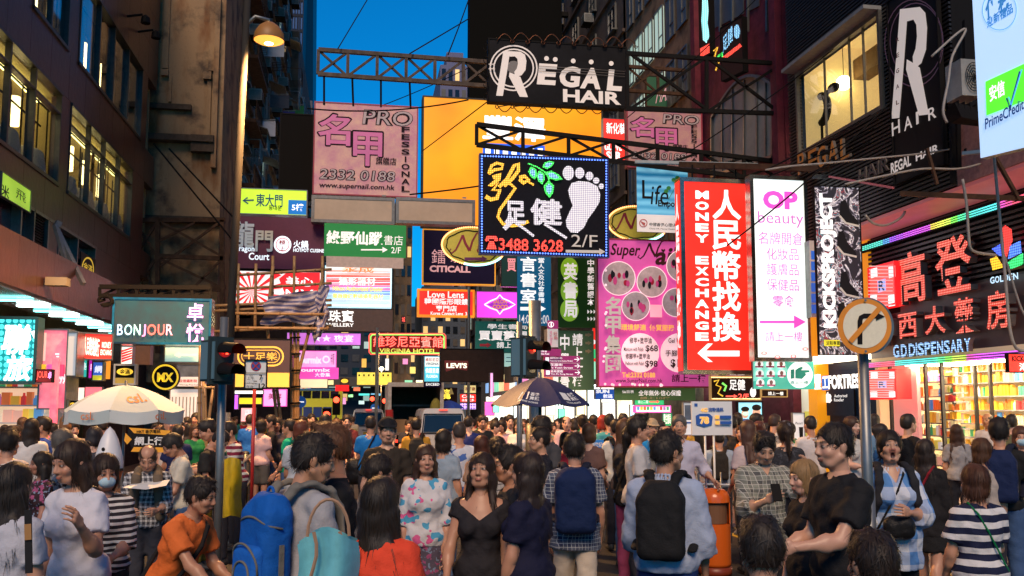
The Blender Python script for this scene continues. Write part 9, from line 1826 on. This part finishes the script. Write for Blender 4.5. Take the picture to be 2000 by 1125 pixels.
rp=who('yawning woman in blue white checked shirt with a small black bag',1737,849,7.3,-14,fem=True,hair='pony',shirt=(.10,.26,.58),smat=PL_BL,sleeve='roll',hem=.70,loose=.03,collar=True,vneck=.08,yawn=True,pose=dict(head=(-6,-12),arms=((4,14,30,-10),(16,12,84,42))),legc=(.014,.014,.016),seed=1,skin=(.50,.29,.19),q=.85)
sling('small black shoulder bag of the yawning woman',rp,(.012,.012,.013),1,w=.009,bag=(.11,.055,.085),bagpos=(-.02,-.205,1.03));backpack('dark backpack straps on the yawning woman',rp,(.02,.025,.04),(.02,.02,.025),.7,panels=False)
who('woman with long brown hair and white lace blouse looking right',1661,818,13,24,fem=True,hair='long',hairc=(.05,.02,.012),shirt=(.60,.57,.52),sleeve='cap',seed=1,pose=dict(arms=((20,6,70,25),(6,6,10,0))),legc=(.02,.02,.02),skin=(.60,.38,.28))
who('young man in black tee gazing into the dispensary',1772,808,13,100,hair='short',shirt=(.013,.013,.014),seed=2,skin=(.5,.3,.2))
who('woman in denim jacket with tied hair looking up right',1722,832,13,80,fem=True,hair='bun',shirt=(.04,.16,.38),lmat=DENIM,seed=0,pose=dict(head=(0,-10)))
rp=who('woman in short black dress with very long hair walking right',1806,862,9.2,130,fem=True,hair='long',hairc=(.02,.012,.010),shirt=(.015,.013,.014),sleeve='long',hem=.75,legs='dress',legc=(.013,.012,.013),seed=1,pose=dict(stride=10));sling('dark red handbag under the arm of the woman in the black dress',rp,(.22,.01,.02),-1,bag=(.14,.06,.08),bagpos=(.2,-.12,1.10))
who('woman with long brown hair and grey tee studying the lit shelves',1868,833,14,150,fem=True,hair='long',hairc=(.06,.025,.015),shirt=(.30,.29,.29),seed=2,legc=(.015,.015,.02),q=1.2)
who('shop assistant in a white coat behind the dispensary counter',1928,800,17.2,-60,hair='bald',shirt=(.66,.62,.58),sleeve='long',skin=(.58,.28,.12),seed=1)
rp=who('man in black tee with navy backpack entering the dispensary',1950,822,9.2,140,hair='short',shirt=(.015,.015,.016),seed=1,pose=dict(arms=((30,10,70,0),(10,8,20,0))),legc=(.05,.10,.22),lmat=DENIM);backpack('navy backpack at the right picture edge',rp,(.01,.02,.07),(.012,.014,.03),1.0,panels=False)
who('woman with brown bob and beige blouse bending before the man in black',1920,862,9,165,fem=True,hair='bob',hairc=(.11,.045,.02),shirt=(.42,.36,.32),seed=2,pose=dict(lean=4))
rp=who('woman in wide navy and white striped tee with chestnut bob, from behind',1905,916,6.2,172,fem=True,hair='bob',hairc=(.10,.035,.018),shirt=(.012,.016,.05),smat=STR_BW,sleeve='short',loose=.024,pose=dict(head=(10,0),arms=((24,12,80,10),(8,12,20,0))),legc=(.03,.03,.05),seed=1)
sling('green bag strap across the wide striped tee',rp,(.0,.16,.05),1,w=.008,bag=None)
who('woman with a pale face mask at the right picture edge',1992,838,11,-30,fem=True,hair='bob',hairc=(.09,.03,.018),shirt=(.55,.53,.53),mask=True,glasses=True,seed=1)
who('head of black short hair, closest person at the bottom right of centre',1488,1024,3.3,160,hair='short',shirt=(.20,.12,.16),seed=2)
who('dark haired passer-by low at the bottom right in black',1706,1052,3.2,185,hair='short',hairc=(.014,.008,.007),shirt=(.02,.015,.015),seed=1)
# shoulder strap with tan tab of the white top at far left
pz=PD(52,1050,4.75);mb=MB();mb.bar(pz+V(0,0,.14),pz+V(.02,0,-.18),.035,.008);o_=tag(mb.build('bag_strap',mat('black_bag')),'black bag strap with tan tab on the white top at the left edge','strap');mb=MB();mb.bar(pz+V(.006,-.012,.07),pz+V(.012,-.012,-.01),.033,.006);x_=mb.build('leather_tab',mat('tan_leather',(.35,.17,.05),.5),o_)
# ---- middle distance ----
mid=[('man in mustard tee with dark rucksack walking beside the open truck',813,819,15.2,180,(.55,.27,.03),'short',BLACKH,0,True),('driver in dark tee reading at the back of the open truck',797,822,22,0,(.03,.03,.04),'short',BLACKH,0,False),('man in brown red tee walking this way before the far van',677,812,19,0,(.13,.025,.03),'short',BLACKH,0,False),('man with black hair and grey shirt in front of the bus',636,812,14.0,185,(.30,.27,.32),'short',BLACKH,0,False),('woman with auburn bob and pale top before the bamboo column',588,824,11.7,170,(.52,.56,.60),'bob',(.16,.035,.015),1,False),('person in emerald tee beside the bamboo column',566,822,14.9,-100,(.0,.34,.20),'short',BLACKH,0,False),('child sized shopper with brown hair and glasses in white',561,824,18.9,30,(.55,.52,.5),'bob',BROWNH,1,False),('man in orange work jacket near the bus door',591,812,22,0,(.75,.20,.01),'short',BLACKH,0,False),('man in pale blue shirt leaning on the far railing',607,810,23,20,(.20,.28,.36),'short',BLACKH,0,False),('woman in white vest with red cap before the mid crowd',657,818,18.5,10,(.62,.55,.5),'wave',BROWNH,1,False),('man in blue tee walking away under the badge box',488,812,20.5,180,(.01,.10,.42),'short',BLACKH,0,False),('man in black tee beside the red post',530,810,17.7,-80,(.015,.015,.018),'short',BLACKH,0,False),('woman with black bob in a pink blouse under the badge box',511,822,17.3,150,(.60,.40,.40),'bob',BLACKH,1,False),('woman in black patterned dress near the bamboo feet',541,818,18,20,(.06,.05,.06),'long',BLACKH,1,False),('woman in pink tee under the white umbrella edge',383,806,19,-20,(.66,.34,.36),'bob',BLACKH,1,False),('woman in white blouse touching her chin under the white umbrella',366,816,18.5,10,(.62,.6,.58),'bob',BLACKH,1,False),('man with rucksack straps and cream tee under the white umbrella',331,815,16,20,(.52,.44,.38),'short',BLACKH,0,False),('woman with light brown hair seen from behind left of the white umbrella',128,815,15.4,190,(.62,.50,.42),'bob',(.28,.13,.05),1,False),('man with black fringe facing right by the white umbrella rim',145,824,16.6,30,(.40,.34,.30),'short',BLACKH,0,False),('man in grey tee with black hair under the white umbrella',200,822,16.8,170,(.45,.45,.42),'short',BLACKH,0,False),('woman with dark hair just below the white umbrella centre',182,836,11.2,175,(.05,.06,.08),'bob',(.01,.012,.02),1,False),('man with navy polo and grey crew cut beside the silver van',915,812,17,170,(.02,.03,.14),'crop',BLACKH,0,False),('man in black tee with white square print facing the camera',941,813,18.2,0,(.016,.016,.018),'short',BLACKH,0,False),('tall man in white shirt with black bag strap facing the camera',996,810,19.4,6,(.62,.6,.58),'short',BLACKH,0,False),('woman in lilac tee chatting before the navy umbrella',982,822,18.8,-30,(.50,.33,.42),'bob',BLACKH,1,False),('man in dull pink tee turned right before the navy umbrella',964,824,18.5,70,(.42,.28,.30),'short',BLACKH,0,False),('woman in white tee with folded arms below the navy umbrella',1012,818,18.4,-10,(.62,.6,.58),'wave',BLACKH,1,False),('man in pale mauve tee below the right rim of the navy umbrella',1107,812,17.3,-6,(.50,.34,.38),'bald',BLACKH,0,False),('woman with curly hair and pink top right of the navy umbrella',1123,818,18.5,170,(.55,.36,.38),'bob',BLACKH,1,False),('woman in black vest with her hair up behind the easel',1138,812,17.3,180,(.02,.02,.025),'bun',BLACKH,1,False),('man in navy tee and pale collar behind the easel top',1159,812,18.7,180,(.03,.04,.10),'short',BLACKH,0,False),('person with bright red dyed hair behind the easel',1177,813,16.2,175,(.55,.53,.50),'bob',(.45,.03,.015),1,False),('woman with chestnut hair leaning right above the posters',1216,824,11.7,60,(.12,.09,.08),'wave',(.11,.045,.02),1,False),('woman in dark floral blouse left of the easel top',1150,830,12.0,150,(.16,.09,.08),'bob',BROWNH,1,False),('man in aqua polo with black hair above the easel',1190,810,16.1,178,(.06,.30,.32),'short',BLACKH,0,False),('man in white shirt with dark skin standing above the easel crowd',1217,806,17.8,10,(.60,.6,.58),'short',BLACKH,0,False),('boy in orange tee squeezed beside the beige cap',1288,822,13.4,10,(.50,.20,.05),'short',BLACKH,0,False),('man in light blue shirt and black backpack behind the cart',1404,842,13.2,160,(.34,.42,.52),'crop',BLACKH,0,True),('woman with brown hair and grey cap strap left of the young man with phone',1463,826,11.2,178,(.62,.48,.46),'long',(.09,.035,.02),1,False),('man in grey tee looking right before the lit screen',1473,802,15.4,70,(.26,.26,.26),'short',BLACKH,0,False),('girl with red brown hair bun before the lit screen',1482,826,12.7,175,(.40,.30,.30),'bun',(.12,.03,.02),1,False),('man in white tee with dark crew cut seen from behind',1583,814,13.7,172,(.62,.58,.57),'crop',BLACKH,0,False),('man in pale tee turning left below the teal board',1510,808,15.1,120,(.50,.48,.46),'short',(.05,.025,.02),0,False),('man in green shorts standing behind the litter bin',1429,806,14.9,170,(.05,.06,.09),'short',BLACKH,0,True),('woman in blue dress near the black shop wall right of the litter bin',1441,808,18.8,150,(.06,.10,.28),'bob',BLACKH,1,False),('woman with black hair and glasses by the dispensary entrance',1706,812,16.5,120,(.10,.22,.40),'bob',BLACKH,1,False),('customer in olive jacket at the dispensary counter',1975,812,15.2,150,(.12,.12,.06),'short',BLACKH,0,False),('woman in cream cardigan at the left cosmetics shelves',44,818,17.7,160,(.55,.48,.38),'long',BROWNH,1,False),('teenager in lime tee between the blue tee man and pillar',66,816,18.9,170,(.30,.60,.05),'short',BLACKH,0,False),]
rn=random.Random(33);MIDP=[]
for i,(lab,px,yt,D,fc,sh,hr,hc_,fem,bag) in enumerate(mid):
 shorts='green shorts' in lab;dress='dress' in lab
 rp=who(lab,px,yt,D,fc,hair=hr,hairc=hc_,fem=bool(fem),shirt=sh,seed=i%3,skin=rn.choice((TAN,PALE,MID)) if 'dark skin'not in lab else DARK,legc=rn.choice(((.03,.03,.04),(.05,.10,.22),(.10,.09,.08))) if not shorts else (.06,.09,.03),legs='shorts' if shorts else 'dress' if dress else rn.choice(('trousers','trousers','shorts')),pose=dict(stride=rn.choice((0,0,10,16)),head=(rn.uniform(-12,12),rn.uniform(-4,14)),arms=ARM((rn.uniform(0,20),6,rn.uniform(8,60),0),(rn.uniform(0,20),6,rn.uniform(8,60),0))),q=2.2 if D>12 else 1.7,hands=((.5,.1,.6),(.5,.1,.6)))
 if bag:backpack('dark rucksack worn by the '+' '.join(lab.split()[:4]),rp,(.03,.025,.02),(.03,.02,.015),.85,panels=False,h=.016)
# ---- far crowd: built once per type, copied ----
protos=[]
for i,(fem,hr,lg,st_) in enumerate(((0,'short','trousers',0),(0,'short','shorts',14),(1,'bob','skirt',0),(1,'long','trousers',12),(0,'crop','trousers',12),(1,'wave','shorts',0),(0,'quiff','trousers',0),(1,'bun','trousers',8))):
 rp=make_person('x',0,0,1.68+.02*(i%3)-.06*fem,0,fem=bool(fem),hair=hr,legs=lg,pose=dict(stride=st_,arms=ARM((10,6,30*(i%3),10),(10,6,25,10))),q=2.2,seed=i%3,hands=(None,None));protos.append(rp[0])
def kids(o):return [c for c in C.objects if c.parent==o]
PK=[kids(p_) for p_ in protos]
COLS=[('white',(.62,.6,.58)),('black',(.016,.016,.018)),('grey',(.28,.28,.28)),('red',(.45,.02,.03)),('navy',(.015,.025,.10)),('sky blue',(.16,.34,.55)),('mustard',(.50,.27,.03)),('pink',(.62,.30,.36)),('teal',(.02,.25,.24)),('olive',(.12,.13,.05)),('purple',(.18,.05,.28)),('orange',(.65,.18,.02)),('beige',(.50,.40,.28)),('maroon',(.15,.015,.03)),('green',(.02,.22,.07))]
HN=['short hair','short hair and bare calves','a bob and skirt','long hair','cropped hair','wavy hair and shorts','a quiff','a hair bun']
marks=[((440,520),'under the gold badge box'),((520,575),'between the red post and the bamboo'),((576,640),'in front of the double decker bus'),((640,690),'between the bus and the far van'),((748,768),'beside the open truck'),((906,950),'right of the silver van'),((950,1010),'left of the umbrella post'),((1010,1090),'behind the umbrella post'),((1090,1160),'between umbrella post and easel'),((1160,1240),'behind the price posters'),((1240,1350),'before the green student shop'),((1430,1560),'below the teal direction board'),((300,440),'behind the white umbrella stall'),((0,130),'at the cosmetics shop')]
used=set();cnt=0;rn=random.Random(77)
plan=[]
for (a,c),mk in marks:
 n={(1010,1090):12,(1090,1160):12,(950,1010):12,(906,950):8,(1160,1240):10,(440,520):9,(520,575):8,(576,640):10,(640,690):9,(300,440):12,(1240,1350):8,(1430,1560):7,(0,130):8,(748,768):3}[(a,c)]
 for k in range(n):plan.append((a+(c-a)*(k+rn.random())/n,mk,a))
first_used=[False]*len(protos)
for px,mk,a in plan:
 D=rn.uniform(19,36) if 440<px<1250 else rn.uniform(14.5,18.5)
 if a==1240:D=rn.uniform(15,20)
 for _ in range(200):
  i=rn.randrange(len(protos));cn,cc=rn.choice(COLS);back=rn.random()<.38;key=(i,cn,mk,back)
  if key not in used:break
 used.add(key);src=protos[i]
 if not first_used[i]:o=src;ch=PK[i];first_used[i]=True
 else :
  o=src.copy();C.objects.link(o);ch=[]
  for c_ in PK[i]:
   d_=c_.copy();C.objects.link(d_);d_.parent=o;ch.append(d_)
 g=ground_at(px,D);o.location=V(g.x,g.y,src.location.z);o.rotation_euler=(0,0,R((180 if back else 0)+rn.uniform(-50,50)));s_=src.scale[0]*rn.uniform(.96,1.05) if False else src.scale[0]
 o['label']=f'{"back of a" if back else "face of a"} far pedestrian in {cn} top with {HN[i]} {mk}'.replace('in olive','in an olive') if False else f'{"back" if back else "front"} view: {cn} top, {HN[i].replace(" and bare calves", ", shorts").replace(" and shorts", "").replace(" and skirt", "").replace("hair bun", "bun")}, {mk}';o['group']='pedestrians in the distance';o['category']='person'
 lc=rn.choice(((.03,.03,.04),(.05,.10,.22),(.12,.10,.08),(.3,.28,.25)));sk_=rn.choice((TAN,PALE,MID,MID))
 for c_ in ch:
  n_=c_.name.split('.')[0]
  c_.color=(*cc,1) if n_=='shirt' else (*lc,1) if n_ in ('trousers','shorts','skirt') else (*sk_,1) if n_=='body' else (*(BLACKH if rn.random()<.75 else BROWNH),1) if n_=='hair' else (.1,.1,.1,1)
print('people',sum(1 for o in C.objects if o.name.startswith('person')),'faces',sum(len(o.data.polygons) for o in C.objects if o.type=='MESH'),'unique',sum(len(m.polygons) for m in bpy.data.meshes))
